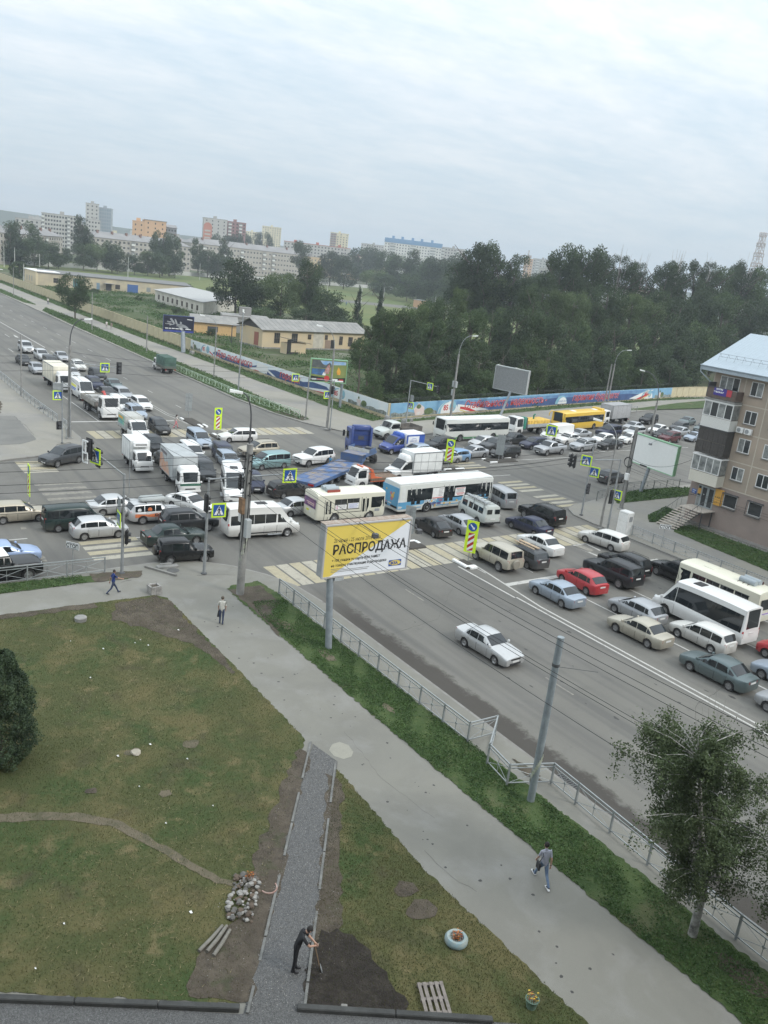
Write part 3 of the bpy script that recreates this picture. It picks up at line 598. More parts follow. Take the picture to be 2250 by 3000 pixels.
def nodes_car(key,body,doors=(),lights=True,wheel='alloy',rear_glass=True,extras=None,ww=.2,spec=None,no_wheels=False,sides=True,mirror=True,hl=None,tl=None,plates=True,bumper=True,wheels_x=None,track=None):
 """template = list of (name, mesh, parent index, loc, euler)"""
 s=body;T=[]
 def add(name,g,mats,smooth=40,parent=0,loc=(0,0,0),rot=(0,0,0)):
  me=g if not isinstance(g,MB)else g.mesh(name,mats,smooth);T.append((name,me,parent,loc,rot));return len(T)-1
 T.append(None);add.T=T
 g=s.body();h=s.L/2
 for(x0,x1)in doors:
  for sy in(-1,1):
   a,b=x0-.015,x1+.015
   q=s.sidepatch(a,b,lambda x:max(s.zlow(x)+.04,s.sill+.06),lambda x:s.zsh(x)-.012,sy,.003,4);g.add(q.v,q.f,1)
 add('body',g,[PAINTKEY,UNDER],50)
 for(x0,x1)in doors:
  for sy in(-1,1):
   q=s.sidepatch(x0,x1,lambda x:max(s.zlow(x)+.055,s.sill+.075),lambda x:s.zsh(x)-.025,sy,.007,4);d=add('door',q,PAINTKEY)
   hx=x0+.12;hz=s.zsh(hx)-.17;q=MB();y=s.side(hx,hz);q.cbox(hx-.02,hx+.14,y-.0,y+.035,hz-.015,hz+.015,.008)
   if sy<0:q.v=[(x_,-y_,z_)for x_,y_,z_ in q.v];q.f=[f[::-1]for f in q.f]
   add('door_handle',q,PAINTKEY,40,d)
 a,b,c,d=s.gh
 add('windscreen',s.screen(d,c),GLASS,60)
 if rear_glass:add('rear_window',s.screen(a,b,.10,.93),GLASS,60)
 if sides:
  for(x0,x1)in s.pil:
   for sy in(-1,1):
    q=s.sidepatch(x0,x1,lambda x:s.zsh(x)+s.gbot,lambda x:s.ztop(x)-s.gtop,sy,.010,6,2);add('side_window',q,GLASS,60)
 if hl is None:hl=(.34,.12,.19)
 if tl is None:tl=(.16,.22,.12)
 for sy in(-1,1):
  x=h-hl[0]*.5-.01;w0=s.wd(h)*(.97 if s.flat<.1 else .955);zc=s.nose-.02 if spec is None else spec
  q=MB();q.cbox(h-hl[0],h+.006,w0-hl[2]*1.6,w0+.0,zc-hl[1]/2,zc+hl[1]/2,.03)
  q.v=[(px-(.12*(py-(w0-hl[2]*1.6))/(hl[2]*1.6)if px>h-.1 else 0),sy*py,pz)for px,py,pz in q.v]
  if sy<0:q.f=[f[::-1]for f in q.f]
  add('headlight',q,HEAD,30)
  q=MB();w1=s.wd(-h)*.975;zt=s.tail-.05-tl[1]*.3;q.cbox(-h-.008,-h+tl[0],w1-tl[2],w1+.012,zt-tl[1]/2,zt+tl[1]/2,.02)
  q.v=[(px+(.05 if(px<-h+.05 and py>w1-.05)else 0),sy*py,pz)for px,py,pz in q.v]
  if sy<0:q.f=[f[::-1]for f in q.f]
  add('tail_light',q,TAIL,30)
  if mirror:
   mx=d-.12 if c<d-.15 else d-.3;mz=s.zsh(mx)+.09;y=s.side(mx,mz)
   q=MB();q.cbox(mx-.05,mx+.08,y+.03,y+.20,mz-.06,mz+.08,.03);q.box(mx,mx+.03,y-.02,y+.06,mz-.05,mz-.02)
   q.v=[(px,sy*py,pz)for px,py,pz in q.v]
   if sy<0:q.f=[f[::-1]for f in q.f]
   add('side_mirror',q,PAINTKEY,40)
 if bumper:
  q=MB();wq=s.wd(h)*.52;q.cbox(h-.08,h+.012,-wq,wq,s.nose-.10,s.nose+.0,.02);q.box(h,h+.02,-wq*.9,wq*.9,s.nose-.055,s.nose-.04);add('grille',q,BLACK)
  q=MB();q.cbox(h-.1,h+.014,-wq*1.15,wq*1.15,s.sill+.07,s.sill+.19,.02);add('air_intake',q,BLACK)
 if plates:
  q=MB();q.box(h+.014,h+.028,-.26,.26,.44,.55);add('number_plate',q,PLATE,None)
  q=MB();q.box(-h-.024,-h-.006,-.26,.26,s.tail-.22,s.tail-.11);add('number_plate',q,PLATE,None)
 if extras:extras(add,s)
 if not no_wheels:
  tm,rm=wheel_meshes(s.r,ww,wheel);tr=(track if track else s.W-.02)/2-ww/2+.0
  for wx in(wheels_x or s.ax):
   for sy in(1,-1):
    k=add('wheel',tm,None,0,0,(wx,sy*tr,s.r),(0,0,0 if sy>0 else PI));add('rim',rm,None,0,k)
 VT[key]=(T,s);return T
def extra_box(add,name,m,*b,c=.02,smooth=40,parent=0):
 q=MB();q.cbox(*b,c);return add(name,q,m,smooth,parent)
CL=dict(L=4.45,W=1.71,H=1.44,wb=2.6)
def rails(add,s):
 for sy in(-1,1):
  q=MB();z=s.H+.03;y=sy*(s.W/2-s.inset-.05);x0,x1=s.gh[1]+.15,s.gh[2]-.15
  q.tube([(x0,y,z-.06),(x0+.08,y,z+.025),(x1-.08,y,z+.025),(x1,y,z-.06)],.018,6);add('roof_rail',q,BLACK,40)
def spare(add,s):
 q=MB();q.lathe([(.2,-.11),(.34,-.11),(.37,-.05),(.37,.06),(.33,.12),(.1,.13)],'X',20,c=(0,0,0));q.v=[(-x,y,z)for x,y,z in q.v];q.f=[f[::-1]for f in q.f]
 add('spare_wheel',q,PAINTKEY,35,0,(-s.L/2-.1,.12,.86))
nodes_car('sedan',Car(**CL,gh=(-1.62,-1.02,.28,1.02),nose=.66,tail=.90,pil=((-1.36,-1.04),(-1.0,-.27),(-.23,.60),(.63,.90)),zb=.90),doors=((-1.02,-.26),(-.22,.72)))
nodes_car('sedan_big',Car(L=4.6,W=1.75,H=1.46,wb=2.7,gh=(-1.72,-1.05,.30,1.12),nose=.68,tail=.95,pil=((-1.45,-1.1),(-1.06,-.29),(-.25,.66),(.69,.98)),zb=.92),doors=((-1.06,-.28),(-.24,.76)),tl=(.2,.16,.34))
nodes_car('sedan_old',Car(L=4.5,W=1.69,H=1.40,wb=2.62,r=.30,gh=(-1.50,-1.05,.22,.88),nose=.68,tail=.93,pil=((-1.28,-1.0),(-.96,-.31),(-.27,.50),(.53,.78)),zb=.88,inset=.17,flat=.08),doors=((-1.0,-.3),(-.26,.62)),wheel='steel',tl=(.12,.16,.34))
nodes_car('bmw',Car(L=4.72,W=1.75,H=1.42,wb=2.8,r=.32,gh=(-1.62,-1.12,.15,.88),nose=.66,tail=.95,pil=((-1.1,-.42),(-.38,.36),(.40,.64)),zb=.88,inset=.18,flat=.1),doors=((-1.05,-.4),(-.36,.6)),tl=(.3,.15,.3))
nodes_car('hatch',Car(L=4.05,W=1.70,H=1.50,wb=2.48,fx=1.22,gh=(-1.92,-1.42,.30,1.12),nose=.70,tail=1.0,pil=((-1.50,-1.18),(-1.15,-.28),(-.24,.56),(.60,.86)),zb=.96,gtop=.12),doors=((-1.0,-.26),(-.22,.74)),tl=(.14,.30,.18))
nodes_car('hatch_long',Car(L=4.2,W=1.72,H=1.47,wb=2.6,fx=1.30,gh=(-2.0,-1.45,.25,1.12),nose=.68,tail=.98,pil=((-1.52,-1.16),(-1.12,-.28),(-.24,.54),(.58,.86)),zb=.93),doors=((-1.02,-.26),(-.22,.74)),tl=(.14,.22,.2))
nodes_car('lada',Car(L=4.0,W=1.62,H=1.40,wb=2.46,fx=1.20,r=.285,gh=(-1.95,-1.10,.22,.80),nose=.70,tail=.86,pil=((-1.45,-1.08),(-1.02,-.28),(-.24,.62)),zb=.86,inset=.19,flat=.05),doors=((-1.0,-.26),(-.22,.66)),wheel='alloy',tl=(.08,.14,.32))
nodes_car('wagon',Car(L=4.5,W=1.70,H=1.48,wb=2.6,gh=(-2.22,-1.92,.28,1.06),nose=.66,tail=1.0,pil=((-1.92,-1.16),(-1.12,-.28),(-.24,.52),(.56,.84)),zb=.90),doors=((-1.02,-.26),(-.22,.74)),tl=(.14,.26,.14))
nodes_car('wagon_rails',Car(L=4.55,W=1.72,H=1.48,wb=2.64,gh=(-2.25,-1.90,.28,1.06),nose=.66,tail=1.0,pil=((-1.92,-1.16),(-1.12,-.28),(-.24,.52),(.56,.84)),zb=.90),doors=((-1.02,-.26),(-.22,.74)),tl=(.14,.26,.14),extras=rails)
nodes_car('wagon_steel',Car(L=4.35,W=1.68,H=1.50,wb=2.6,gh=(-2.12,-1.84,.28,1.06),nose=.66,tail=.96,pil=((-1.84,-1.12),(-1.08,-.28),(-.24,.52),(.56,.84)),zb=.88),doors=((-1.02,-.26),(-.22,.74)),tl=(.12,.22,.13),wheel='steel')
nodes_car('mpv',Car(L=4.65,W=1.74,H=1.70,wb=2.75,gh=(-2.30,-2.10,.62,1.50),nose=.72,tail=1.05,pil=((-2.08,-1.30),(-1.26,-.34),(-.30,.62),(.66,1.16)),zb=1.0,gtop=.15),doors=((-1.22,-.30),(-.26,.78)),tl=(.12,.5,.13))
nodes_car('minivan',Car(L=4.55,W=1.70,H=1.84,wb=2.72,gh=(-2.26,-2.14,.95,1.66),nose=.76,tail=1.1,pil=((-2.1,-1.26),(-1.22,-.30),(-.26,.78),(.82,1.3)),zb=1.02,gtop=.17),doors=((-1.2,-.28),(-.24,.86)),tl=(.12,.4,.12))
nodes_car('suv',Car(L=4.5,W=1.80,H=1.68,wb=2.62,r=.36,sill=.32,gh=(-2.22,-1.86,.20,.98),nose=.86,tail=1.12,pil=((-1.88,-1.16),(-1.12,-.30),(-.26,.60),(.62,.78)),zb=1.06,arch=1.16),doors=((-1.02,-.28),(-.24,.70)),ww=.23,tl=(.12,.3,.16),extras=rails)
nodes_car('suv_big',Car(L=4.85,W=1.88,H=1.84,wb=2.82,r=.39,sill=.38,gh=(-2.40,-2.16,.30,.96),nose=.98,tail=1.22,pil=((-2.12,-1.28),(-1.24,-.34),(-.30,.62),(.65,.80)),zb=1.14,arch=1.16,flat=.1),doors=((-1.12,-.32),(-.28,.72)),ww=.26,tl=(.12,.32,.16),extras=rails)
nodes_car('jeep',Car(L=4.8,W=1.94,H=1.78,wb=2.9,r=.39,sill=.36,gh=(-2.38,-2.02,.20,.98),nose=.98,tail=1.2,pil=((-2.02,-1.28),(-1.24,-.36),(-.32,.58),(.6,.76)),zb=1.12,arch=1.18,flat=.08),doors=((-1.12,-.34),(-.30,.68)),ww=.25,wheel='alloy7')
def patriot_x(add,s):rails(add,s);spare(add,s)
nodes_car('patriot',Car(L=4.65,W=1.86,H=1.90,wb=2.72,r=.40,sill=.42,gh=(-2.31,-2.20,.30,.78),nose=1.0,tail=1.2,pil=((-2.12,-1.26),(-1.22,-.36),(-.32,.54),(.57,.70)),zb=1.16,arch=1.14,flat=.06,inset=.17),doors=((-1.1,-.34),(-.30,.66)),ww=.25,tl=(.1,.2,.14),extras=lambda a,s:spare(a,s))
nodes_car('niva',Car(L=3.9,W=1.70,H=1.66,wb=2.45,r=.35,sill=.34,gh=(-1.92,-1.74,.14,.70),nose=.86,tail=1.1,pil=((-1.72,-1.12),(-1.08,-.30),(-.26,.50)),zb=1.0,arch=1.14,flat=.08),doors=((-1.0,-.28),(-.24,.60)),ww=.2,wheel='steel',tl=(.08,.3,.12),extras=patriot_x)
def cruiser_x(add,s):
 spare(add,s);q=MB();q.cbox(s.gh[1]+.05,s.gh[2]-.05,-s.W/2+s.inset+.02,s.W/2-s.inset-.02,s.H-.02,s.H+.035,.03);add('white_roof',q,WHITE,40)
nodes_car('cruiser',Car(L=4.6,W=1.90,H=1.82,wb=2.7,r=.41,sill=.42,gh=(-2.28,-2.05,.30,.56),nose=1.05,tail=1.2,pil=((-1.7,-1.1),(-.95,-.1),(-.02,.40)),zb=1.2,arch=1.14,flat=.05,inset=.14),doors=((-.95,.42),),ww=.27,extras=cruiser_x)
def roofbox_x(add,s):
 q=MB();q.cbox(-1.35,.75,-.45,.45,s.H+.12,s.H+.42,.16);q.v=[(x*(1 if z<s.H+.4 else .94),y*(1 if z<s.H+.3 else .9),z)for x,y,z in q.v];add('roof_box',q,mat('roof_box_grey',(.33,.35,.34),.5),50)
 for x in(-1.,.4):extra_box(add,'roof_bar',BLACK,x,x+.06,-.68,.68,s.H+.04,s.H+.10,c=.01)
 for sy in(-1,1):
  q=s.sidepatch(-1.9,1.7,lambda x:.62+.02*math.sin(x*5)+max(0,s.zlow(x)-.60),lambda x:max(s.zlow(x)+.02,.88+.04*math.sin(x*3+1)),sy,.010,14);p=add('side_decal',q,mat('orange_vinyl',(.62,.18,.07),.45,var=.2,vscale=4),60)
  t=text_mesh('KICX',.30,BLACK,bold=.012,align='CENTER')
  y=s.side(0,.78)+.024
  T_=(('lettering',t,0,(.0 if sy<0 else .0,sy*y,.66),(PI/2,0,0 if sy<0 else PI)));add.T.append(T_)
  q=MB();q.lathe([(.17,.0),(.17,.008)],'Y',20,c=(-.72,0,1.22));q.v=[(x,sy*(s.side(-.72,1.22)+.014+y_),z)for x,y_,z in q.v];add('round_sticker',q,MATS['orange_vinyl'],None)
  q=MB();q.lathe([(.15,.0),(.15,.008)],'Y',20,c=(-1.55,0,1.2));q.v=[(x,sy*(s.side(-1.55,1.2)+.014+y_),z)for x,y_,z in q.v];add('round_sticker',q,WHITE,None)
 spare(add,s)
nodes_car('crossover_box',Car(L=4.5,W=1.75,H=1.66,wb=2.62,r=.35,sill=.3,gh=(-2.22,-1.92,.25,.92),nose=.84,tail=1.1,pil=((-1.88,-1.16),(-1.12,-.28),(-.24,.56)),zb=1.0,arch=1.14),doors=((-1.02,-.26),(-.22,.70)),wheel='alloy7',extras=roofbox_x)
def snorkel_x(add,s):rails(add,s)
nodes_car('hilux',Car(L=5.2,W=1.82,H=1.80,wb=3.08,fx=1.62,r=.39,sill=.42,gh=(-.72,-.42,.62,1.30),hood=[(-2.6,1.18),(-.72,1.2),(1.3,1.14),(2.2,1.06),(2.6,.98)],nose=.96,tail=1.15,pil=((-.55,.0),(.04,.86)),zb=1.14,arch=1.15,flat=.08),doors=((-.62,.0),(.04,.98)),ww=.25,extras=lambda a,s:(extra_box(a,'load_bed',UNDER,-2.5,-.82,-.72,.72,1.10,1.222,c=.01)))
def poly_side(add,name,s,m,x0,x1,z0,z1,sy,off=.012,n=3):
 return add(name,s.sidepatch(x0,x1,z0,z1,sy,off,n,3),m,60)
def transit_x(add,s):
 for sy in(-1,1):poly_side(add,'lower_trim',s,BLACK,s.ax[1]+.5,s.ax[0]-.5,.46,.56,sy)
 extra_box(add,'roof_hatch',BLACK,-.55,.35,-.35,.35,s.H+.0,s.H+.05)
 extra_box(add,'side_step',STEEL,.2,1.4,-s.W/2-.16,-s.W/2+.1,.34,.38)
nodes_car('transit',Car(L=6.1,W=1.98,H=2.62,wb=3.75,fx=1.95,r=.35,sill=.32,gh=(-3.04,-2.98,1.25,2.32),hood=[(-3.05,1.2),(1.0,1.28),(2.32,1.22),(2.8,1.05),(3.05,.85)],nose=.85,tail=1.3,pil=((-2.85,-1.95),(-1.9,-.98),(-.94,-.02),(.02,.92),(1.06,2.0)),zb=1.25,gtop=.62,gbot=.0,inset=.12,arch=1.2,flat=.08),doors=((1.0,1.92),(-.1,.96)),wheel='steel',tl=(.1,.5,.1),hl=(.4,.22,.2),extras=transit_x,spec=.92)
nodes_car('panel_van',Car(L=5.6,W=1.98,H=2.45,wb=3.5,fx=1.85,r=.35,sill=.32,gh=(-2.79,-2.74,1.2,2.15),hood=[(-2.8,1.2),(1.0,1.22),(2.15,1.16),(2.6,1.0),(2.8,.85)],nose=.85,tail=1.3,pil=((1.0,1.88),),zb=1.2,gtop=.5,gbot=.0,inset=.14,arch=1.2,flat=.08),doors=((.98,1.84),),wheel='steel',rear_glass=False,tl=(.1,.5,.1),hl=(.4,.2,.2),spec=.92)
def amb_x(add,s):
 for sy in(-1,1):
  poly_side(add,'blue_stripe',s,mat('stripe_blue',(.03,.12,.42),.4),-2.6,.2,1.0,1.3,sy);poly_side(add,'yellow_stripe',s,mat('stripe_yellow',(.75,.72,.08),.4),-2.6,.2,1.4,1.7,sy)
nodes_car('striped_van',Car(L=5.6,W=1.98,H=2.45,wb=3.5,fx=1.85,r=.35,sill=.32,gh=(-2.79,-2.74,1.2,2.15),hood=[(-2.8,1.2),(1.0,1.22),(2.15,1.16),(2.6,1.0),(2.8,.85)],nose=.85,tail=1.3,pil=((1.0,1.88),),zb=1.2,gtop=.5,gbot=.0,inset=.14,arch=1.2,flat=.08),doors=((.98,1.84),),wheel='steel',rear_glass=False,extras=amb_x,spec=.92)
def sprinter_x(add,s):
 for sy in(-1,1):pass
 extra_box(add,'roof_hatch',BLACK,.35,1.05,-.4,.4,s.H-.01,s.H+.06)
nodes_car('minibus',Car(L=7.3,W=2.1,H=2.9,wb=4.3,fx=2.45,r=.40,sill=.38,gh=(-3.65,-3.55,1.9,3.0),hood=[(-3.65,1.25),(1.8,1.4),(3.0,1.22),(3.4,1.1),(3.65,.9)],nose=.9,tail=1.3,pil=((-3.45,1.75),(1.8,2.75)),zb=1.35,gtop=.42,gbot=-.04,inset=.14,arch=1.2,flat=.06),doors=((1.75,2.6),),wheel='steel',tl=(.08,.5,.08),hl=(.4,.22,.2),extras=sprinter_x,spec=1.0,ww=.24)
def buhanka_x(add,s):
 for i in range(7):
  x=lerp(-1.9,1.5,i/6);extra_box(add,'roof_rack_bar',BLACK,x,x+.03,-.8,.8,s.H+.14,s.H+.17,c=.005)
 for sy in(-1,-.4,.4,1):
  extra_box(add,'roof_rack_rail',BLACK,-1.95,1.6,sy*.78-.015,sy*.78+.015,s.H+.17,s.H+.20,c=.005)
 for x in(-1.8,-.2,1.4):
  for sy in(-1,1):extra_box(add,'rack_leg',BLACK,x,x+.03,sy*.85-.02,sy*.85+.02,s.H-.22,s.H+.18,c=.005)
 extra_box(add,'ladder_on_rack',STEEL,-2.0,1.4,.42,.72,s.H+.21,s.H+.27,c=.01)
 for y in(-.42,.42):
  q=MB();q.box(-s.L/2-.014,-s.L/2+.02,y-.26,y+.26,1.35,1.78);add('rear_door_window',q,GLASS,None)
 extra_box(add,'rear_bumper',BLACK,-s.L/2-.12,-s.L/2,-.85,.85,.5,.62)
nodes_car('buhanka',Car(L=4.4,W=1.92,H=2.06,wb=2.3,fx=1.2,r=.38,sill=.5,gh=(-2.2,-2.05,1.75,2.12),hood=[(-2.2,1.25),(2.12,1.25),(2.2,1.15)],nose=1.05,tail=1.05,pil=((-1.75,-1.05),(-.95,-.25),(-.12,.5),(.75,1.55)),zb=1.25,gtop=.24,gbot=.03,inset=.16,arch=1.16,flat=.12,ends=.5),doors=((.62,1.6),),wheel='steel',rear_glass=False,tl=(.05,.16,.1),hl=(.08,.2,.14),spec=.95,extras=buhanka_x,ww=.22)
def cab_nodes(key,L=1.7,W=1.95,H=2.25,r=.38,sill=.45,box=None,ww=.24,wheels=(),steer=None,spec=.85,extras=None,wheel='truck',bumper=True,visor=False,slope=.22,zb=1.25,track=None,glassb=.02):
 s=Car(L=L,W=W,H=H,wb=10,r=r,sill=sill,gh=(-L/2-.001,-L/2,L/2-slope,L/2-.03),hood=[(-L/2,zb),(L/2-.03,zb-.02),(L/2,zb-.06)],archx=[steer if steer is not None else-.05],nose=spec,tail=1.1,pil=((-L/2+.32,L/2-.36),),zb=zb,gtop=.2,gbot=glassb,inset=.12,flat=.10,ends=.35)
 def ex(add,s):
  extra_box(add,'front_bumper',PAINTKEY if bumper else BLACK,L/2-.12,L/2+.06,-W/2+.03,W/2-.03,sill-.08,sill+.16,c=.04)
  if extras:extras(add,s)
  tm,rm=wheel_meshes(r,ww,wheel)
  for(wx,dual)in[(s.ax[0],0)]+list(wheels):
   for sy in(1,-1):
    tr=(track or W)/2-ww/2-.01
    k=add('wheel',tm,None,0,0,(wx,sy*tr,r),(0,0,0 if sy>0 else PI));add('rim',rm,None,0,k)
    if dual:add('wheel',tm,None,0,0,(wx,sy*(tr-ww-.03),r),(0,0,0 if sy>0 else PI))
 nodes_car(key,s,doors=((-L/2+.28,L/2-.34),),no_wheels=True,rear_glass=False,hl=(.06,.16,.2),tl=(.02,.02,.02),spec=spec,extras=ex,plates=False)
 return s
def chassis(add,x0,x1,z=.62,w=.4):
 q=MB();[q.box(x0,x1,y-.05,y+.05,z-.12,z+.08)for y in(-w,w)];q.box(x0,x0+.1,-w,w,z-.1,z);q.box((x0+x1)/2-.3,(x0+x1)/2+.3,-w-.3,-w,z-.25,z+.05);add('chassis',q,UNDER,None)
def tail_pair(add,x,W,z=.68):
 for sy in(-1,1):extra_box(add,'tail_light',TAIL,x-.04,x,sy*(W/2-.2)-.13,sy*(W/2-.2)+.13,z-.05,z+.06,c=.01)
BOXW=mat('box_body_white',(.62,.63,.61),.55,var=.1,vscale=1.2);BOXG=mat('box_body_grey',(.36,.38,.38),.6,var=.12,vscale=1.2)
CREAMB=mat('box_body_cream',(.62,.58,.47),.6,var=.12,vscale=1.)
def boxbody(add,x0,x1,W,z0,z1,m=None,roof=None,ribs=True,mside=None):
 p=extra_box(add,'box_body',m or BOXW,x0,x1,-W/2,W/2,z0,z1,c=.04)
 q=MB()
 for sy in(-1,1):
  for a,b,c,d in((x0,x1,z0-.02,z0+.08),(x0,x1,z1-.10,z1+.012),(x0-.01,x0+.07,z0,z1),(x1-.07,x1+.01,z0,z1)):q.box(a,b,sy*(W/2)-.02,sy*(W/2)+.02,c,d)
  for k in range(1,4):q.box(lerp(x0,x1,k/4)-.012,lerp(x0,x1,k/4)+.012,sy*(W/2)-.014,sy*(W/2)+.014,z0+.08,z1-.1)
 for y in(-W/2+.02,0,W/2-.02):q.box(x0-.02,x0+.01,y-.02,y+.02,z0,z1)
 add('edge_frame',q,STEEL,None)
 for sy in(-1,1):
  q=MB();q.box(x0-.012,x0+.01,min(sy*.03,sy*(W/2-.05)),max(sy*.03,sy*(W/2-.05)),z0+.06,z1-.08);add('rear_door',q,m or BOXW,None)
 extra_box(add,'mudguard',BLACK,x0+.4,x0+.46,-W/2+.1,W/2-.1,.3,z0-.1,c=.01)
 tail_pair(add,x0,W);return p
def bongo_x(add,s):
 chassis(add,-4.0,-.7);boxbody(add,-4.0,-.95,1.95,.85,2.75);extra_box(add,'fridge_unit',WHITE,-.98,-.55,-.7,.7,2.25,2.65,c=.05)
 for z in(2.36,2.48):extra_box(add,'vent_slot',BLACK,-.56,-.54,-.55,.55,z,z+.06,c=.005)
cab_nodes('bongo_box',L=1.75,W=1.74,H=1.98,r=.33,sill=.36,wheels=((-2.75,0),),extras=bongo_x,spec=.72,zb=1.1,wheel='steel',slope=.5)
def elf_x(add,s):
 chassis(add,-6.0,-.7,.75);boxbody(add,-6.0,-1.05,2.25,.95,3.2,BOXG)
 extra_box(add,'roof_fairing',WHITE,-.75,.35,-.85,.85,s.H-.05,s.H+.30,c=.14)
 extra_box(add,'green_band',mat('band_green',(.012,.10,.055),.4),s.L/2-.03,s.L/2+.018,-.92,.92,.96,1.14,c=.01)
 q=MB();q.add([(-5.9,-1.137,1.0),(-2.2,-1.137,1.0),(-3.0,-1.137,2.2),(-4.2,-1.137,1.9),(-5.0,-1.137,2.6),(-5.9,-1.137,2.4)],[(0,1,2,3,4,5)]);add('side_graphic',q,mat('graphic_orange',(.55,.22,.10),.6,rgb2=(.5,.42,.36),vscale=2.),None)
 q=MB();q.box(-5.6,-3.4,-1.142,-1.137,2.62,2.9);add('side_graphic',q,mat('graphic_dark',(.12,.11,.12),.6),None)
cab_nodes('elf_box',L=1.75,W=2.0,H=2.2,r=.38,sill=.42,wheels=((-4.2,1),),extras=elf_x,spec=.72,zb=1.18)
def creambox_x(add,s):
 chassis(add,-6.8,-.7,.8);boxbody(add,-6.8,-1.05,2.35,1.0,3.2,CREAMB)
 extra_box(add,'roof_fairing',WHITE,-.75,.4,-.85,.85,s.H-.05,s.H+.38,c=.14)
cab_nodes('cream_box',L=1.8,W=2.1,H=2.3,r=.42,sill=.45,wheels=((-4.7,1),),extras=creambox_x,spec=.75,zb=1.22)
def dropside(add,x0,x1,W,z0,h,m,planks=3):
 q=MB();q.box(x0,x1,-W/2,W/2,z0,z0+.08);add('load_floor',q,mat('plank_floor',(.18,.15,.11),.9,var=.3,vscale=5),None)
 for sy in(-1,1):
  q=MB();q.box(x0,x1,sy*W/2-.03,sy*W/2+.03,z0+.09,z0+h)
  for k in range(1,planks):q.box(x0,x1,sy*W/2-.036,sy*W/2+.036,z0+.09+(h-.09)*k/planks-.012,z0+.09+(h-.09)*k/planks+.012)
  for k in range(5):xx=lerp(x0+.05,x1-.05,k/4);q.box(xx-.03,xx+.03,sy*W/2-.05,sy*W/2+.05,z0,z0+h+.02)
  add('side_board',q,m,None)
 for xx in(x0,x1):q=MB();q.box(xx-.03,xx+.03,-W/2,W/2,z0+.09,z0+h);add('end_board',q,m,None)
def crane_x(add,s):
 chassis(add,-7.6,-.8,.85,.45);dropside(add,-7.6,-1.75,2.45,1.15,.62,mat('grey_boards',(.27,.26,.23),.8,var=.3,vscale=3))
 RED=mat('crane_red',(.52,.035,.02),.45,var=.2)
 q=MB();q.cbox(-1.7,-1.1,-.4,.4,.9,2.0,.06);q.tube([(-1.4,0,2.0),(-1.4,0,2.5)],.22,10);k=add('crane_column',q,RED,40)
 q=MB();q.tube([(-1.4,0,2.45),(-3.2,.3,2.75)],.16,6);q.tube([(-3.2,.3,2.75),(-4.4,.5,2.5)],.12,6);add('crane_arm',q,RED,40,k)
 for i in range(5):
  extra_box(add,'cargo_block',mat('cargo_concrete',(.34,.34,.32),.9,var=.2),-6.9+i*.95,-6.1+i*.95,-.9,.9,1.24,1.75+.12*(i%3),c=.03)
 q=MB();[q.box(-3.4,-1.3,sy*1.1-.02,sy*1.1+.02,.5,.56)for sy in(-1,1)];[q.box(-3.4,-1.3,sy*1.1-.02,sy*1.1+.02,.68,.74)for sy in(-1,1)];add('side_guard',q,STEEL,None)
 tail_pair(add,-7.62,2.4,.85)
cab_nodes('crane_truck',L=2.0,W=2.35,H=2.75,r=.50,sill=.5,wheels=((-5.0,1),(-6.2,1)),extras=crane_x,spec=.85,zb=1.55,ww=.28,slope=.3,glassb=-.12)
def tow_x(add,s):
 OR=mat('tow_orange',(.62,.14,.055),.5,var=.15);chassis(add,-4.6,-.7,.7)
 q=MB();q.box(-4.8,-1.0,-.98,.98,.85,.95);[q.box(-4.8,-1.0,sy*.98-.05,sy*.98+.05,.80,1.06)for sy in(-1,1)];add('tow_bed',q,mat('bed_rust',(.16,.11,.075),.9,var=.4,vscale=4),None)
 for sy in(-1,1):
  q=MB();q.add([(-1.0,sy*1.0,.7),(-3.0,sy*1.0,.7),(-3.0,sy*1.0,.95),(-1.5,sy*1.0,1.25),(-1.15,sy*1.0,1.95),(-.92,sy*1.0,1.95),(-1.0,sy*.9,.7),(-3.0,sy*.9,.7),(-3.0,sy*.9,.95),(-1.5,sy*.9,1.25),(-1.15,sy*.9,1.95),(-.92,sy*.9,1.95)],[(0,1,2,3,4,5),(11,10,9,8,7,6),(3,9,10,4),(2,8,9,3),(5,4,10,11)]);add('bed_side',q,OR,None)
 extra_box(add,'head_board',OR,-1.2,-1.05,-.95,.95,1.8,1.98,c=.01)
 extra_box(add,'beacon_bar',mat('beacon_orange',(.55,.12,.03),.3),-.3,-.1,-.5,.5,s.H+.02,s.H+.14,c=.04)
cab_nodes('tow_truck',L=1.65,W=1.85,H=2.1,r=.36,sill=.40,wheels=((-2.9,1),),extras=tow_x,spec=.72,zb=1.12,slope=.5)
def fuso_x(add,s):
 chassis(add,-7.0,-.8,.85);YL=mat('cargo_yellow',(.60,.38,.06),.6,var=.25,vscale=2.)
 extra_box(add,'rear_of_cab_frame',DARKG,-1.5,-1.3,-1.15,1.15,.9,2.6)
 dropside(add,-7.0,-1.6,2.4,1.1,.55,BOXG)
 for i in range(7):extra_box(add,'yellow_load',YL,-6.9+i*.75,-6.2+i*.75,-1.1,1.1,1.2,2.15,c=.03)
 GR=mat('machine_green',(.02,.18,.12),.5)
 q=MB();q.cbox(-1.3,-.8,.4,1.15,1.0,2.7,.06);q.tube([(-4.2,0,2.1),(-4.2,0,2.7),(-3.9,.4,2.9)],.12,8);add('green_winch',q,GR,40)
cab_nodes('yellow_load_truck',L=1.9,W=2.2,H=2.65,r=.45,sill=.48,wheels=((-4.9,1),),extras=fuso_x,spec=.85,zb=1.45,ww=.26,slope=.35,glassb=-.1)
def greytarp_x(add,s):
 chassis(add,-7.2,-.8,.85);boxbody(add,-7.2,-1.2,2.4,1.05,3.3,mat('grey_van_box',(.30,.30,.30),.7,var=.15))
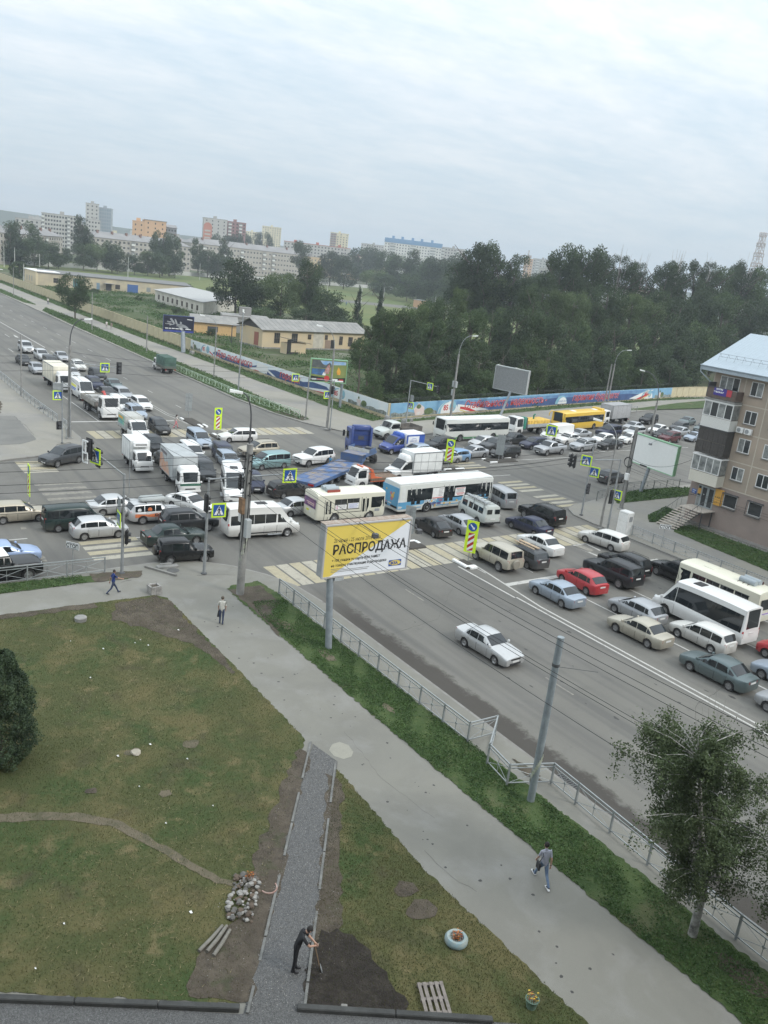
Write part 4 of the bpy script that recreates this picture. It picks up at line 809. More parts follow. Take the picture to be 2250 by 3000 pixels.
cab_nodes('grey_box_truck',L=1.8,W=2.2,H=2.5,r=.45,sill=.48,wheels=((-5.2,1),),extras=greytarp_x,spec=.85,zb=1.4,ww=.26)
def greencanopy_x(add,s):
 GT=mat('green_tarpaulin',(.055,.105,.082),.85,var=.25,vscale=1.5,bump=.4,bscale=4)
 chassis(add,-5.2,-.7,.75);dropside(add,-5.2,-1.1,2.0,.9,.45,mat('green_boards',(.10,.12,.10),.8))
 q=MB();q.cbox(-5.15,-1.15,-.98,.98,1.3,2.75,.10)
 for i in range(5):x=lerp(-5.1,-1.2,i/4);q.box(x-.03,x+.03,-1.0,1.0,1.3,2.78)
 add('canopy',q,GT,40);tail_pair(add,-5.22,2.0,.75)
cab_nodes('green_canopy_truck',L=1.6,W=1.85,H=2.05,r=.38,sill=.42,wheels=((-3.6,1),),extras=greencanopy_x,spec=.75,zb=1.15,slope=.4)
def bonneted(key,L=2.6,W=1.95,H=2.1,wheels=(),extras=None,r=.34,fx=.75,sill=.34,zb=1.15,nose=.85,wheel='steel',ww=.2,gh=None,flat=.1,hood=None):
 h=L/2;s=Car(L=L,W=W,H=H,wb=9,r=r,sill=sill,gh=gh or(-h-.001,-h,-.25,.62),hood=hood or[(-h,zb),(.62,zb),(h-.25,nose+.1),(h,nose)],archx=[fx],nose=nose,tail=1.0,pil=((-h+.15,.40),),zb=zb,gtop=.22,inset=.12,flat=flat,arch=1.18)
 def ex(add,s):
  extra_box(add,'front_bumper',BLACK,h-.1,h+.08,-W/2+.03,W/2-.03,sill,sill+.18,c=.04);extras(add,s)
  tm,rm=wheel_meshes(r,ww,wheel)
  for(wx,dual)in[(fx,0)]+list(wheels):
   for sy in(1,-1):k=add('wheel',tm,None,0,0,(wx,sy*(W/2-ww/2-.02),r),(0,0,0 if sy>0 else PI));add('rim',rm,None,0,k)
 nodes_car(key,s,doors=((-h+.1,.42),),no_wheels=True,rear_glass=False,hl=(.2,.16,.2),tl=(.02,.02,.02),spec=nose-.02,extras=ex,plates=False)
def gaz_blue_x(add,s):
 chassis(add,-4.3,-1.2,.6);TW=mat('tarp_white',(.66,.67,.68),.7,var=.06);TB=mat('tarp_blue',(.03,.09,.38),.6)
 dropside(add,-4.35,-1.38,2.05,.8,.42,BOXW);q=MB();q.cbox(-4.35,-1.38,-1.04,1.04,1.1,2.45,.12);add('canopy',q,TW,50)
 for sy in(-1,1):
  q=MB();y0,y1=sorted((sy*1.042,sy*1.055));q.box(-4.33,-3.45,y0,y1,1.2,2.3);q.box(-1.62,-1.4,y0,y1,1.2,2.3);q.box(-4.3,-1.4,y0,y1,2.12,2.3);add('blue_panel',q,TB,None)
  q=MB();q.tube([(-2.6+.36*math.cos(t/8*PI),sy*1.06,1.72+.13*math.sin(t/8*PI))for t in range(9)],.02,5);add('arc_logo',q,TB,None)
  t=text_mesh('Мебель Град',.17,TB,bold=.004,align='CENTER');add.T.append(('lettering',t,0,(-2.5,sy*1.062,1.5),(PI/2,0,0 if sy<0 else PI)))
 extra_box(add,'wind_deflector',TB,-1.35,-.55,-.85,.85,s.H-.06,s.H+.34,c=.2)
bonneted('blue_tarp_van',wheels=((-3.1,1),),extras=gaz_blue_x)
def gaz_poster_x(add,s):
 chassis(add,-4.3,-1.2,.6);TG=mat('tarp_grey',(.42,.42,.39),.8,var=.12)
 dropside(add,-4.35,-1.38,2.05,.8,.42,BOXG);q=MB();q.cbox(-4.35,-1.38,-1.04,1.04,1.1,2.4,.10);add('canopy',q,TG,50)
 for sy in(-1,1):
  y0,y1=sorted((sy*1.042,sy*1.052));q=MB();q.box(-4.1,-1.9,y0,y1,1.25,2.25);p=add('poster',q,mat('poster_teal',(.10,.34,.38),.6,rgb2=(.25,.45,.30),vscale=1.5),None)
  y0,y1=sorted((sy*1.052,sy*1.058));q=MB();q.box(-4.0,-2.4,y0,y1,1.85,2.15);add('poster_heading',q,mat('poster_orange',(.65,.36,.06),.6),None,p)
bonneted('poster_van',wheels=((-3.1,1),),extras=gaz_poster_x)
def boxer_x(add,s):
 chassis(add,-5.2,-1.2,.6);boxbody(add,-5.2,-1.0,2.15,.75,2.95)
 extra_box(add,'wind_deflector',WHITE,-1.05,-.2,-.85,.85,s.H-.1,s.H+.45,c=.25)
bonneted('white_box_van',L=2.7,W=2.02,H=2.15,wheels=((-3.6,0),),extras=boxer_x,nose=.9)
def zil_x(add,s):
 chassis(add,-5.0,-1.2,.8);dropside(add,-5.2,-1.5,2.3,1.05,.6,mat('dark_boards',(.13,.12,.11),.85,var=.3),3)
bonneted('old_lorry',L=3.1,W=2.1,H=2.3,r=.46,sill=.5,fx=.75,wheels=((-3.4,1),),extras=zil_x,nose=1.15,zb=1.45,wheel='truck',gh=(-1.551,-1.55,-.1,.3),flat=.16)
def bus_nodes(key,L,W,H,axles,r,zb,ext,sill=.32,pil=(),gtop=.3,spec=.8,wheel='truck',slope=.12,ends=.3,ww=.3,crown=.05,flat=.05,gb=.03):
 h=L/2;s=Car(L=L,W=W,H=H,wb=10,r=r,sill=sill,gh=(-h,-h+.10,h-slope,h-.02),hood=[(-h,zb),(h-.02,zb),(h,zb-.05)],archx=axles,nose=spec,tail=1.1,pil=pil,zb=zb,gtop=gtop,gbot=gb,inset=.08,flat=flat,ends=ends,arc=.03,crown=crown,arch=1.12,bw=.995)
 nodes_car(key,s,doors=(),rear_glass=False,wheel=wheel,hl=(.06,.2,.26),tl=(.04,.2,.1),spec=spec,extras=ext,ww=ww,mirror=False,track=W-.02)
def busdoor(add,s,x0,x1,z0,z1,sy=-1,m=BLACK,leaf=2):
 q=s.sidepatch(x0,x1,z0,z1,sy,.008,2,3);k=add('door',q,PAINTKEY,60)
 for i in range(leaf):
  a=lerp(x0,x1,i/leaf)+.10;b=lerp(x0,x1,(i+1)/leaf)-.10;q=s.sidepatch(a,b,z0+.5,z1-.14,sy,.018,1,2);add('door_glass',q,GLASS,60,k)
  e=lerp(x0,x1,i/leaf);q=s.sidepatch(e-.02,e+.02,z0,z1,sy,.014,1,3);add('door_seal',q,BLACK,60,k)
def liaz_x(add,s):
 SK=mat('bus_sky_blue',(.13,.37,.55),.45,rgb2=(.09,.27,.47),vscale=.9);YW=mat('print_gold',(.65,.42,.10),.5)
 for sy in(-1,1):
  y0=s.W/2
  q=s.sidepatch(-5.95,5.4,lambda x:max(.55,s.zlow(x)+.03),1.22,sy,.006,46,2);add('blue_skirt',q,SK,60)
  q=s.sidepatch(-5.0,5.8,1.22,2.35,sy,.008,10,3);add('window_band',q,GLASS,60)
  q=s.sidepatch(-5.98,-5.25,1.22,2.6,sy,.007,2,2);add('rear_quarter_panel',q,BOXW,60)
  for xx in(-4.25,-2.05,-.05,2.1,4.25):q=s.sidepatch(xx-.04,xx+.04,1.22,2.35,sy,.016,1,2);add('window_post',q,BLACK,60)
 for a,b in((-4.6,-3.3),(-.55,.75),(4.35,5.6)):busdoor(add,s,a,b,.42,2.5)
 q=MB();q.box(-6.02,-5.985,-1.18,1.18,.6,2.55);add('rear_advert',q,SK,None)
 q=MB();q.box(-6.035,-6.015,-1.1,-.2,.62,.8);q.box(-6.035,-6.015,.3,1.1,.62,.8);add('rear_vent',q,BLACK,None)
 for i,(y,z,a)in enumerate(((-.35,1.65,.22),(-.1,1.85,.16),(-.5,1.95,.12),(-.25,1.4,.2),(.6,2.1,.1),(.5,.95,.1))):
  q=MB();q.lathe([(a,0),(a*.8,.006)],'X',10,c=(0,y,z));q.v=[(-6.03-x,y_,z_)for x,y_,z_ in q.v];add('printed_coin',q,YW if i%2==0 else mat('print_pink',(.5,.2,.22),.5),None)
 y=-s.W/2-.016
 WM,RM=WHITE,mat('print_red',(.55,.04,.04),.5)
 def tx(txt,size,m,x,z,**k):add.T.append(('lettering',text_mesh(txt,size,m,**k),0,(x,y-.006,z),(PI/2,0,0)))
 tx('КРЕДИТ',.38,WM,-2.95,.98,bold=.012,ital=.2);tx('5 000 000',.34,mat('print_navy',(.06,.05,.22),.5),-2.2,.70,bold=.012,ital=.1);tx('13,8%',.2,RM,-1.15,1.02,bold=.006)
 for x,z in((-2.0,1.08),(-1.55,.62),(-.4,.75),(.35,.7),(1.2,.9),(1.6,.62)):
  q=MB();q.lathe([(.11,0),(.11,.008)],'Y',12,c=(x,0,z));q.v=[(a,y-b,c)for a,b,c in q.v];q.f=[f[::-1]for f in q.f];add('printed_coin',q,YW,None)
 q=MB();q.box(-2.0,-.6,y-.012,y+.004,1.28,2.32);p=add('route_board',q,WHITE,None);tx('57',.85,RM,-1.96,1.55,squeeze=.62,bold=.02)
 for i in range(6):q=MB();q.box(-1.25,-.68-.06*(i%3),y-.018,y-.012,2.18-i*.13,2.22-i*.13);add('text_line',q,mat('print_grey',(.25,.24,.24),.6),None,p)
 q=MB();q.box(-1.95,-.65,y-.018,y-.012,1.32,1.40);add('text_line',q,RM,None,p)
 q=MB();q.box(.85,2.15,y-.012,y+.004,1.35,2.15);p=add('route_board',q,WHITE,None)
 for i in range(6):q=MB();q.box(.95+.08*(i%3),2.05-.08*(i%2),y-.018,y-.012,2.05-i*.12,2.10-i*.12);add('text_line',q,RM if i in(0,4,5)else MATS['print_grey'],None,p)
 extra_box(add,'roof_cover',BOXW,-5.9,5.85,-1.12,1.12,s.H-.02,s.H+.09,c=.06)
 for x in(-3.4,-.4,2.7):
  extra_box(add,'roof_hatch',WHITE,x,x+.9,-.45,.35,s.H+.09,s.H+.15)
bus_nodes('city_bus',12.0,2.5,2.85,[3.35,-2.45-.0],.5,1.22,liaz_x)
def liaz2_x(add,s):
 GN=mat('bus_green',(.09,.24,.12),.45)
 for sy in(-1,1):
  q=s.sidepatch(-5.9,5.9,lambda x:max(.36,s.zlow(x)+.02),lambda x:max(.62,s.zlow(x)+.03),sy,.006,46,2);add('green_skirt',q,GN,60)
  q=s.sidepatch(-5.75,5.85,1.45,2.45,sy,.008,12,3);add('window_band',q,GLASS,60)
  for k in range(1,7):xx=lerp(-5.75,5.85,k/7);q=s.sidepatch(xx-.03,xx+.03,1.45,2.45,sy,.016,1,2);add('window_post',q,BLACK,60)
 extra_box(add,'roof_cover',BOXW,-5.9,5.8,-1.12,1.12,s.H-.02,s.H+.07,c=.05)
 for x in(-1.5,2.2):extra_box(add,'roof_hatch',WHITE,x,x+.9,-.4,.4,s.H+.07,s.H+.15)
 q=MB();q.lathe([(.3,0),(.28,.12),(.1,.17)],'Z',14,c=(-4.6,0,s.H+.06));add('roof_dome',q,WHITE,50)
 for y in(-1.0,1.0):extra_box(add,'side_mirror',BLACK,s.L/2+.05,s.L/2+.15,y*1.22-.1,y*1.22+.1,1.9,2.35,c=.03)
bus_nodes('green_white_bus',12.0,2.5,2.95,[3.2,-3.0],.48,1.4,liaz2_x)
def ybus_x(add,s):
 for sy in(-1,1):
  q=s.sidepatch(-5.4,5.6,1.35,2.35,sy,.008,12,3);add('window_band',q,GLASS,60)
  for k in range(1,6):xx=lerp(-5.4,5.6,k/6);q=s.sidepatch(xx-.04,xx+.04,1.35,2.35,sy,.016,1,2);add('window_post',q,BLACK,60)
  q=MB();q.tube([(5.4,sy*.9,s.H-.1),(6.2,sy*1.1,s.H+.02),(6.45,sy*1.25,s.H-.35),(6.4,sy*1.25,s.H-.75)],.07,8);add('mirror_arm',q,PAINTKEY,50)
 for x in(-4.5,1.6):extra_box(add,'roof_hatch',WHITE,x,x+.8,-.4,.4,s.H+.04,s.H+.11)
 extra_box(add,'air_unit',PAINTKEY,-5.8,-4.3 if False else-4.9,-.95,.95,s.H,s.H+.28,c=.1)
bus_nodes('yellow_bus',11.6,2.5,2.9,[3.1,-2.9],.48,1.3,ybus_x)
def paz_x(front_board):
 def f(add,s):
  y=-s.W/2
  for sy in(-1,1):
   for a,b in((-1.75,-.55),(-.5,.7))if front_board else((-2.6,-1.5),(-1.4,-.3),(-.2,.9),(1.0,2.1)):
    q=s.sidepatch(a,b,1.28,2.15,sy,.010,2,2);k=add('side_window',q,GLASS,60)
    q=s.sidepatch(a-.04,b+.04,1.24,1.28,sy,.012,1,1);q2=s.sidepatch(a-.04,b+.04,2.15,2.19,sy,.012,1,1);q.add(q2.v,q2.f);q3=s.sidepatch((a+b)/2-.02,(a+b)/2+.02,1.75,2.15,sy,.014,1,1);q.add(q3.v,q3.f);q4=s.sidepatch(a-.04,b+.04,1.73,1.77,sy,.013,1,1);q.add(q4.v,q4.f);add('window_frame',q,DARKG,60,k)
   q=s.sidepatch(1.95 if front_board else 2.3,3.3,1.25,2.2,sy,.010,2,2);add('cab_window',q,GLASS,60)
  if front_board:
   busdoor(add,s,-2.72,-2.0,.45,2.2);busdoor(add,s,.95,1.78,.45,2.25)
   q=s.sidepatch(-2.0,.9,.98,1.03,-1,.016,2,1);add('rub_rail',q,BLACK,60)
   WBd=WHITE
   q=MB();q.box(-1.72,-.6,y-.022,y-.008,1.30,1.70);p=add('route_board',q,WBd,None);add.T.append(('lettering',text_mesh('12',.36,mat('print_magenta',(.5,.05,.2),.5),squeeze=.7,bold=.008),0,(-1.70,y-.026,1.36),(PI/2,0,0)))
   for i in range(3):q=MB();q.box(-1.3,-.7,y-.028,y-.022,1.6-i*.1,1.63-i*.1);add('text_line',q,MATS['print_grey'],None,p)
   q=MB();q.box(-.45,.65,y-.022,y-.008,1.32,1.80);p=add('route_board',q,WBd,None)
   for i in range(4):q=MB();q.box(-.38,.55-.1*(i%2),y-.028,y-.022,1.70-i*.1,1.73-i*.1);add('text_line',q,mat('print_blue',(.1,.15,.5),.5),None,p)
   q=MB();q.box(-3.52,-3.49,-.95,.95,1.35,2.15);p=add('rear_poster',q,mat('poster_night',(.05,.04,.14),.4,rgb2=(.30,.12,.22),vscale=2.5),None)
   for i in range(2):q=MB();q.box(-3.53,-3.52,-.75,.55-.2*i,1.7-.14*i,1.78-.14*i);add('text_line',q,mat('print_cream',(.6,.45,.4),.5),None,p)
   q=MB();q.box(-3.53,-3.50,.1,.5,.95,1.12);add('yellow_notice',q,mat('notice_yellow',(.6,.62,.06),.5),None)
   extra_box(add,'side_grille',STEEL,2.35,2.85,y-.02,y,.9,1.15,c=.005)
  else:
   q=MB();q.box(-3.52,-3.49,-.95,.95,1.35,2.15);add('rear_window',q,GLASS,None)
   q=s.sidepatch(-3.45,3.3,.98,1.06,1,.012,4,1);add('purple_stripe',q,mat('stripe_purple',(.30,.20,.48),.5),60);q=s.sidepatch(-3.45,3.3,.98,1.06,-1,.012,4,1);add('purple_stripe',q,MATS['stripe_purple'],60)
   q=MB();q.box(-3.53,-3.50,-1.1,1.1,1.0,1.07);add('purple_stripe',q,MATS['stripe_purple'],None)
  x0=-2.3 if front_board else-2.4
  for yy in(-.3,.25):
   q=MB();q.tube([(x0,yy,s.H+.22),(x0+1.25,yy,s.H+.22)],.24,12);add('gas_cylinder',q,mat('cylinder_grey',(.30,.34,.36),.5),50)
  q=MB();[q.box(x0+i*.4-.02,x0+i*.4+.02,-.72,.68,s.H-.1,s.H+.10)for i in range(1,4)];q.box(x0,x0+1.25,-.74,-.68,s.H+.02,s.H+.26);add('cylinder_rack',q,mat('rack_rust',(.30,.06,.04),.7)if front_board else mat('rack_maroon',(.09,.035,.03),.7),None)
  extra_box(add,'roof_hatch',PAINTKEY,1.0,1.9,-.42,.42,s.H-.03,s.H+.12,c=.05)
 return f
bus_nodes('small_bus',7.0,2.45,2.65,[1.85,-1.7],.46,1.22,paz_x(True),sill=.42,ends=.45,wheel='steel',ww=.26,crown=.1,flat=.12)
bus_nodes('small_bus_b',7.0,2.45,2.65,[1.75,-1.85],.46,1.22,paz_x(False),sill=.42,ends=.45,wheel='steel',ww=.26,crown=.1,flat=.12)
# ---------------------------------------------------------------- placing
def vehicle(key,name,label,cat,paintm,x,y,deg,ref='c',group=None,drop=()):
 """ref: which point (x, y) is: c centre, fc/rc bumper middle, fl fr rl rr wheel contact"""
 T,s=VT[key];a=math.radians(deg);h=s.L/2;tr=s.W/2-.1
 axf,axr=s.ax[0],(s.ax[1]if len(s.ax)>1 else-3.0)
 off=dict(c=(0,0),fc=(h,0),rc=(-h,0),fl=(axf,tr),fr=(axf,-tr),rl=(axr,tr),rr=(axr,-tr))[ref]
 cx=x-(off[0]*math.cos(a)-off[1]*math.sin(a));cy=y-(off[0]*math.sin(a)+off[1]*math.cos(a))
 root=thing(name,label,cat,(cx,cy,0.0),a,group);objs=[root]
 for(nm,me,par,loc,rot)in T[1:]:
  if nm in drop:objs.append(None);continue
  o=bpy.data.objects.new(nm,me);COL.objects.link(o);o.parent=objs[par]if objs[par]is not None else root;o.location=loc;o.rotation_euler=rot
  for sl in o.material_slots:
   if sl.material==PAINTKEY:sl.link='OBJECT';sl.material=paintm
  objs.append(o)
 return root
# ---------------------------------------------------------------- perimeter wall with its printed banners
YELW=mat('wall_pale_yellow',(.58,.51,.33),.85,rgb2=(.46,.40,.27),vscale=.7,bump=.2)
YELD=mat('wall_plinth',(.40,.34,.22),.9,var=.3,vscale=1.)
BSKY=mat('banner_sky',(.74,.76,.76),.5,rgb2=(.58,.66,.71),vscale=.35);BSKYB=mat('banner_blue_sky',(.25,.44,.58),.5,rgb2=(.13,.30,.48),vscale=.5)
BNAVY=mat('banner_navy',(.035,.06,.16),.5,rgb2=(.06,.12,.27),vscale=.6);BWAVE=mat('banner_wave',(.07,.16,.34),.5,rgb2=(.16,.30,.47),vscale=.9)
BRED=mat('banner_red',(.50,.035,.035),.5);BWHT=mat('banner_white',(.72,.72,.70),.5);BTOWN=mat('banner_town',(.36,.38,.37),.6,rgb2=(.06,.08,.05),vscale=2.2)
BGRN=mat('banner_green',(.05,.09,.035),.6,rgb2=(.16,.20,.08),vscale=1.5);BCYAN=mat('banner_cyan',(.16,.36,.48),.5,rgb2=(.30,.50,.56),vscale=.8);BPINK=mat('banner_pink',(.62,.44,.40),.5,rgb2=(.60,.60,.58),vscale=1.5);BYEL=mat('banner_yellow',(.66,.56,.25),.5)
def wall_run(label,P,Q,h=2.25,pan=3.0,banner=None,z0=.12,base=None,group='lengths of the perimeter wall'):
 P,Q=Vector(P),Vector(Q);L=(Q-P).length;a=math.atan2(Q.y-P.y,Q.x-P.x)
 t=thing('perimeter_wall',label,'wall',(P.x,P.y,0),a,group);n=int(round(L/pan));pw=L/n
 g=MB();g.box(.04,pw-.04,0,.16,z0,h);g.box(.25,pw-.25,-.02,0,z0+.35,h-.2);me=g.mesh('panel',YELW)
 g=MB();g.box(-.09,.09,-.05,.2,z0,h+.04);g.box(-.12,.12,-.08,.23,h+.04,h+.09);pm=g.mesh('post',YELW)
 g=MB();g.box(0,pw,-.07,.2,z0-.05,z0+.22);bm=g.mesh('plinth',YELD);g=MB();g.box(.09,pw-.09,-.05,.2,h,h+.06);cm=g.mesh('coping',YELD)
 for i in range(n):ob('panel',me,t,(i*pw,0,0));ob('plinth',bm,t,(i*pw,0,0));ob('coping',cm,t,(i*pw,0,0))
 for i in range(n+1):ob('post',pm,t,(i*pw,0,0))
 return t,L
def flat(t,name,pts,m,k,y0=-.10,thick=.003):
 g=MB();y=y0-.006*k;g.add([(x,y,z)for x,z in pts],[tuple(range(len(pts)))]);return part(name,g,m,t)
def disc(cx,cz,r,n=20,a0=0,a1=2*PI,sx=1.):return[(cx+r*sx*math.cos(a0+(a1-a0)*i/n),cz+r*math.sin(a0+(a1-a0)*i/n))for i in range(n+(0 if abs(a1-a0-2*PI)<.01 else 1))]
def bantext(t,txt,x,z,size,k=5,squeeze=1.,ital=.25,y0=-.10):
 for m,off,dy in((BWHT,.042,0),(BRED,.022,-.010)):
  me=text_mesh(txt,size,m,ital=ital,bold=off,squeeze=squeeze)
  w=max(v.co.x for v in me.vertices);o=ob('banner_lettering',me,t,(x,y0-.006*k+dy,z));o.rotation_euler=(PI/2,0,0)
 return w
def logo85(t,x,z0,h,k=3,full=True):
 flat(t,'logo_field',disc(x+1.9,z0,h*.98,14,0,PI,1.35),BWHT,k);flat(t,'logo_arc',[(x-.5,z0)]+[(x+1.9-h*1.25*math.cos(a),z0+h*.98*math.sin(a))for a in[PI*i/20 for i in range(11)]]+[(x+1.9-h*.95*math.cos(a),z0+h*.9*math.sin(a))for a in[PI*(10-i)/20 for i in range(11)]],BCYAN,k+1)
 flat(t,'logo_disc',disc(x+3.0,z0+h*.52,h*.42,18),BCYAN,k+1)
 me=text_mesh('85',h*.62,BRED,bold=.03);ob('banner_lettering',me,t,(x+.7,-.10-.006*(k+3),z0+.25*h)).rotation_euler=(PI/2,0,0)
 me=text_mesh('летие',h*.26,mat('banner_faded_red',(.55,.36,.34),.5));ob('banner_lettering',me,t,(x+2.1,-.10-.006*(k+3),z0+.28*h)).rotation_euler=(PI/2,0,0)
def townscape(t,x,z0,h,W,k=3,child=True):
 pts=[(x,z0)]+[(x+W*i/12,z0+h*(.30+.07*math.sin(i*1.9)))for i in range(13)]+[(x+W,z0)];flat(t,'printed_town',pts,BTOWN,k)
 if child:
  flat(t,'printed_bush',disc(x+W*.42,z0+h*.36,h*.30,12,sx=1.5),BGRN,k+1)
  flat(t,'printed_figure',[(x+W*.26,z0+.02),(x+W*.22,z0+h*.55),(x+W*.27,z0+h*.68),(x+W*.34,z0+h*.55),(x+W*.33,z0+.02)],BPINK,k+2)
  flat(t,'printed_cap',disc(x+W*.275,z0+h*.76,h*.12,12,sx=1.2),BGRN,k+3)
wall_run('long pale yellow wall beside the upper left pavement',(-341,65.9),(-165,68.2),2.35)
t,L=wall_run('wall with the banner reading Для любимого города',(-165,68.2),(-98.9,71.3),2.3)
z0,zt=.62,2.42
flat(t,'banner_base',[(0,z0),(L,z0),(L,zt),(0,zt)],BSKY,0)
flat(t,'navy_wave',[(9.8,z0+.5),(11,z0+1.1),(13,z0+.9),(20,z0+.55),(26,z0+.7),(28.5,z0+1.25),(27,z0),(14,z0)],BNAVY,1)
flat(t,'navy_wave',[(30.5,z0),(31.5,z0+.9),(34,z0+1.2),(43,z0+.8),(46,z0+1.3),(50,z0+1.25),(51.5,z0+.6),(47,z0)],BNAVY,1)
flat(t,'white_swoosh',[(24.5,z0+.1),(28,z0+.8),(31.5,z0+1.1),(31,z0+.75),(28.5,z0+.4),(26,z0)],BWHT,2);flat(t,'red_swoosh',[(26,z0+.02),(28.3,z0+.32),(30.2,z0+.62),(30.2,z0+.3),(28,z0+.02)],BRED,3)
flat(t,'pale_patch',[(27.2,z0+.15),(31.2,z0+.1),(31.4,z0+1.45),(27.6,z0+1.5)],BWHT,4)
flat(t,'white_swoosh',[(31.2,z0+.95),(34.5,z0+.03),(33.2,z0+.03),(31,z0+.6)],BWHT,3);flat(t,'white_swoosh',[(43,z0+.03),(50,z0+.75),(52.5,z0+.9),(52.5,z0+.03)],BWHT,3);flat(t,'red_swoosh',[(46,z0+.03),(51,z0+.35),(52,z0+.2),(50,z0+.03)],BRED,4)
flat(t,'red_swoosh',[(8.6,z0+.75),(10.2,z0+.25),(10.2,z0+.02),(8.5,z0+.5)],BRED,4)
logo85(t,4.8,z0+.02,1.65);logo85(t,51.6,z0+.02,1.65);townscape(t,0.0,z0+.02,1.6,4.6);townscape(t,56.2,z0+.02,1.6,9.8)
bantext(t,'Для любимого',11.6,z0+.32,1.62,squeeze=1.22,ital=.1);bantext(t,'города!',35.5,z0+.32,1.62,squeeze=1.12,ital=.1)
t,L=wall_run('wall with the blue banner reading Стабильность, надежность',(-98.9,71.6),(-108.4,115.8),2.3)
z0=.35;zt=2.42
flat(t,'banner_base',[(0,z0),(L,z0),(L,zt),(0,zt)],BSKYB,0);flat(t,'navy_wave',[(15.5,z0),(15.8,z0+1.3),(22,z0+1.35),(30,z0+1.5),(45.2,z0+1.3),(45.2,z0)],BNAVY,1)
flat(t,'wave_band',[(15.2,z0+1.25),(22,z0+1.05),(30,z0+1.3),(38,z0+1.1),(45.2,z0+1.3),(45.2,z0+1.75),(15.2,z0+1.8)],BWAVE,2)
flat(t,'pale_sky',[(0,z0+1.2),(10,z0+1.0),(10,zt-.02),(0,zt-.02)],BSKYB,1);townscape(t,.1,z0+.02,1.9,10.5,2,False)
flat(t,'printed_figure',[(5.6,z0+.03),(5.1,z0+1.0),(6.1,z0+1.9),(7.5,z0+1.2),(7.6,z0+.3),(7.2,z0+.03)],BPINK,4);flat(t,'printed_cap',disc(6.2,z0+1.35,.34,14,sx=1.6),BGRN,5);flat(t,'printed_bush',disc(8.6,z0+.55,.5,14,sx=2.2),BGRN,4)
flat(t,'white_swoosh',[(15.6,z0+1.3),(19.5,z0+.9),(24,z0+.1),(20,z0+.02),(15.6,z0+.02)],BWHT,3);flat(t,'red_swoosh',[(16.3,z0+.9),(18.6,z0+.6),(20.6,z0+.02),(19.2,z0+.02),(16.3,z0+.55)],BRED,4);flat(t,'yellow_swoosh',[(16.2,z0+.5),(18.2,z0+.02),(17.4,z0+.02),(16.2,z0+.3)],BYEL,4)
logo85(t,11.4,z0+.02,1.9);bantext(t,'Стабильность, надежность -',17.2,z0+.55,1.75,squeeze=1.0,ital=.3)
for u,k in((36.5,0),):pass
t,L=wall_run('wall with the blue banner reading гарантия будущего',(-108.4,115.9),(-118.2,168),2.3)
M=44.5
flat(t,'banner_base',[(0,z0),(M,z0),(M,zt),(0,zt)],BSKYB,0);flat(t,'navy_wave',[(0,z0),(0,z0+1.2),(4,z0+1.4),(14,z0+1.2),(22,z0+1.45),(30,z0+1.1),(30,z0)],BNAVY,1);flat(t,'wave_band',[(0,z0+1.2),(10,z0+1.35),(22,z0+1.25),(30,z0+1.3),(34,z0+1.9),(0,z0+1.9)],BWAVE,2)
flat(t,'logo_field',disc(-1.0+2.0,z0+.1,1.5,14,0,PI,1.3),BCYAN,3);flat(t,'logo_field',disc(1.4,z0+.1,1.2,14,0,PI,1.2),BWHT,4)
o=ob('banner_lettering',text_mesh('городок жкх',.5,mat('banner_text_blue',(.10,.22,.42),.5)),t,(-.3,-.14,z0+.45));o.rotation_euler=(PI/2,0,0)
flat(t,'white_swoosh',[(26,z0+.2),(33,z0+1.7),(36,z0+1.8),(30,z0+.03)],BWHT,3);flat(t,'red_swoosh',[(28.8,z0+.03),(33.5,z0+1.1),(34.5,z0+1.0),(31,z0+.03)],BRED,4);flat(t,'yellow_swoosh',[(31,z0+.03),(34.3,z0+.9),(35,z0+.8),(32,z0+.03)],BYEL,5)
bantext(t,'гарантия будущего!',4.6,z0+.55,1.75,squeeze=1.0,ital=.3);logo85(t,31.5,z0+.02,1.9);townscape(t,37,z0+.02,1.8,7.4,2)
wall_run('bare yellow end of the wall beyond the banners',(-118.2,168.1),(-121,215),2.3)
t=thing('mesh_fence','dark mesh fence running just behind the banner wall','fence',(-99.6,71.9,0),math.atan2(44.2,-9.5))
g=MB();WIREM=mat('dark_mesh',(.05,.06,.05),.8)
for i in range(40):g.box(i*2.4,i*2.4+.06,.3,.36,.1,2.95);g.tube([(i*2.4,.33,2.9),(i*2.4+1.2,.33,2.75),(i*2.4+2.4,.33,2.9)],.02,4)
for z in(2.55,2.7,2.85):g.box(0,96,.32,.35,z,z+.03)
part('wire_rows',g,WIREM,t)
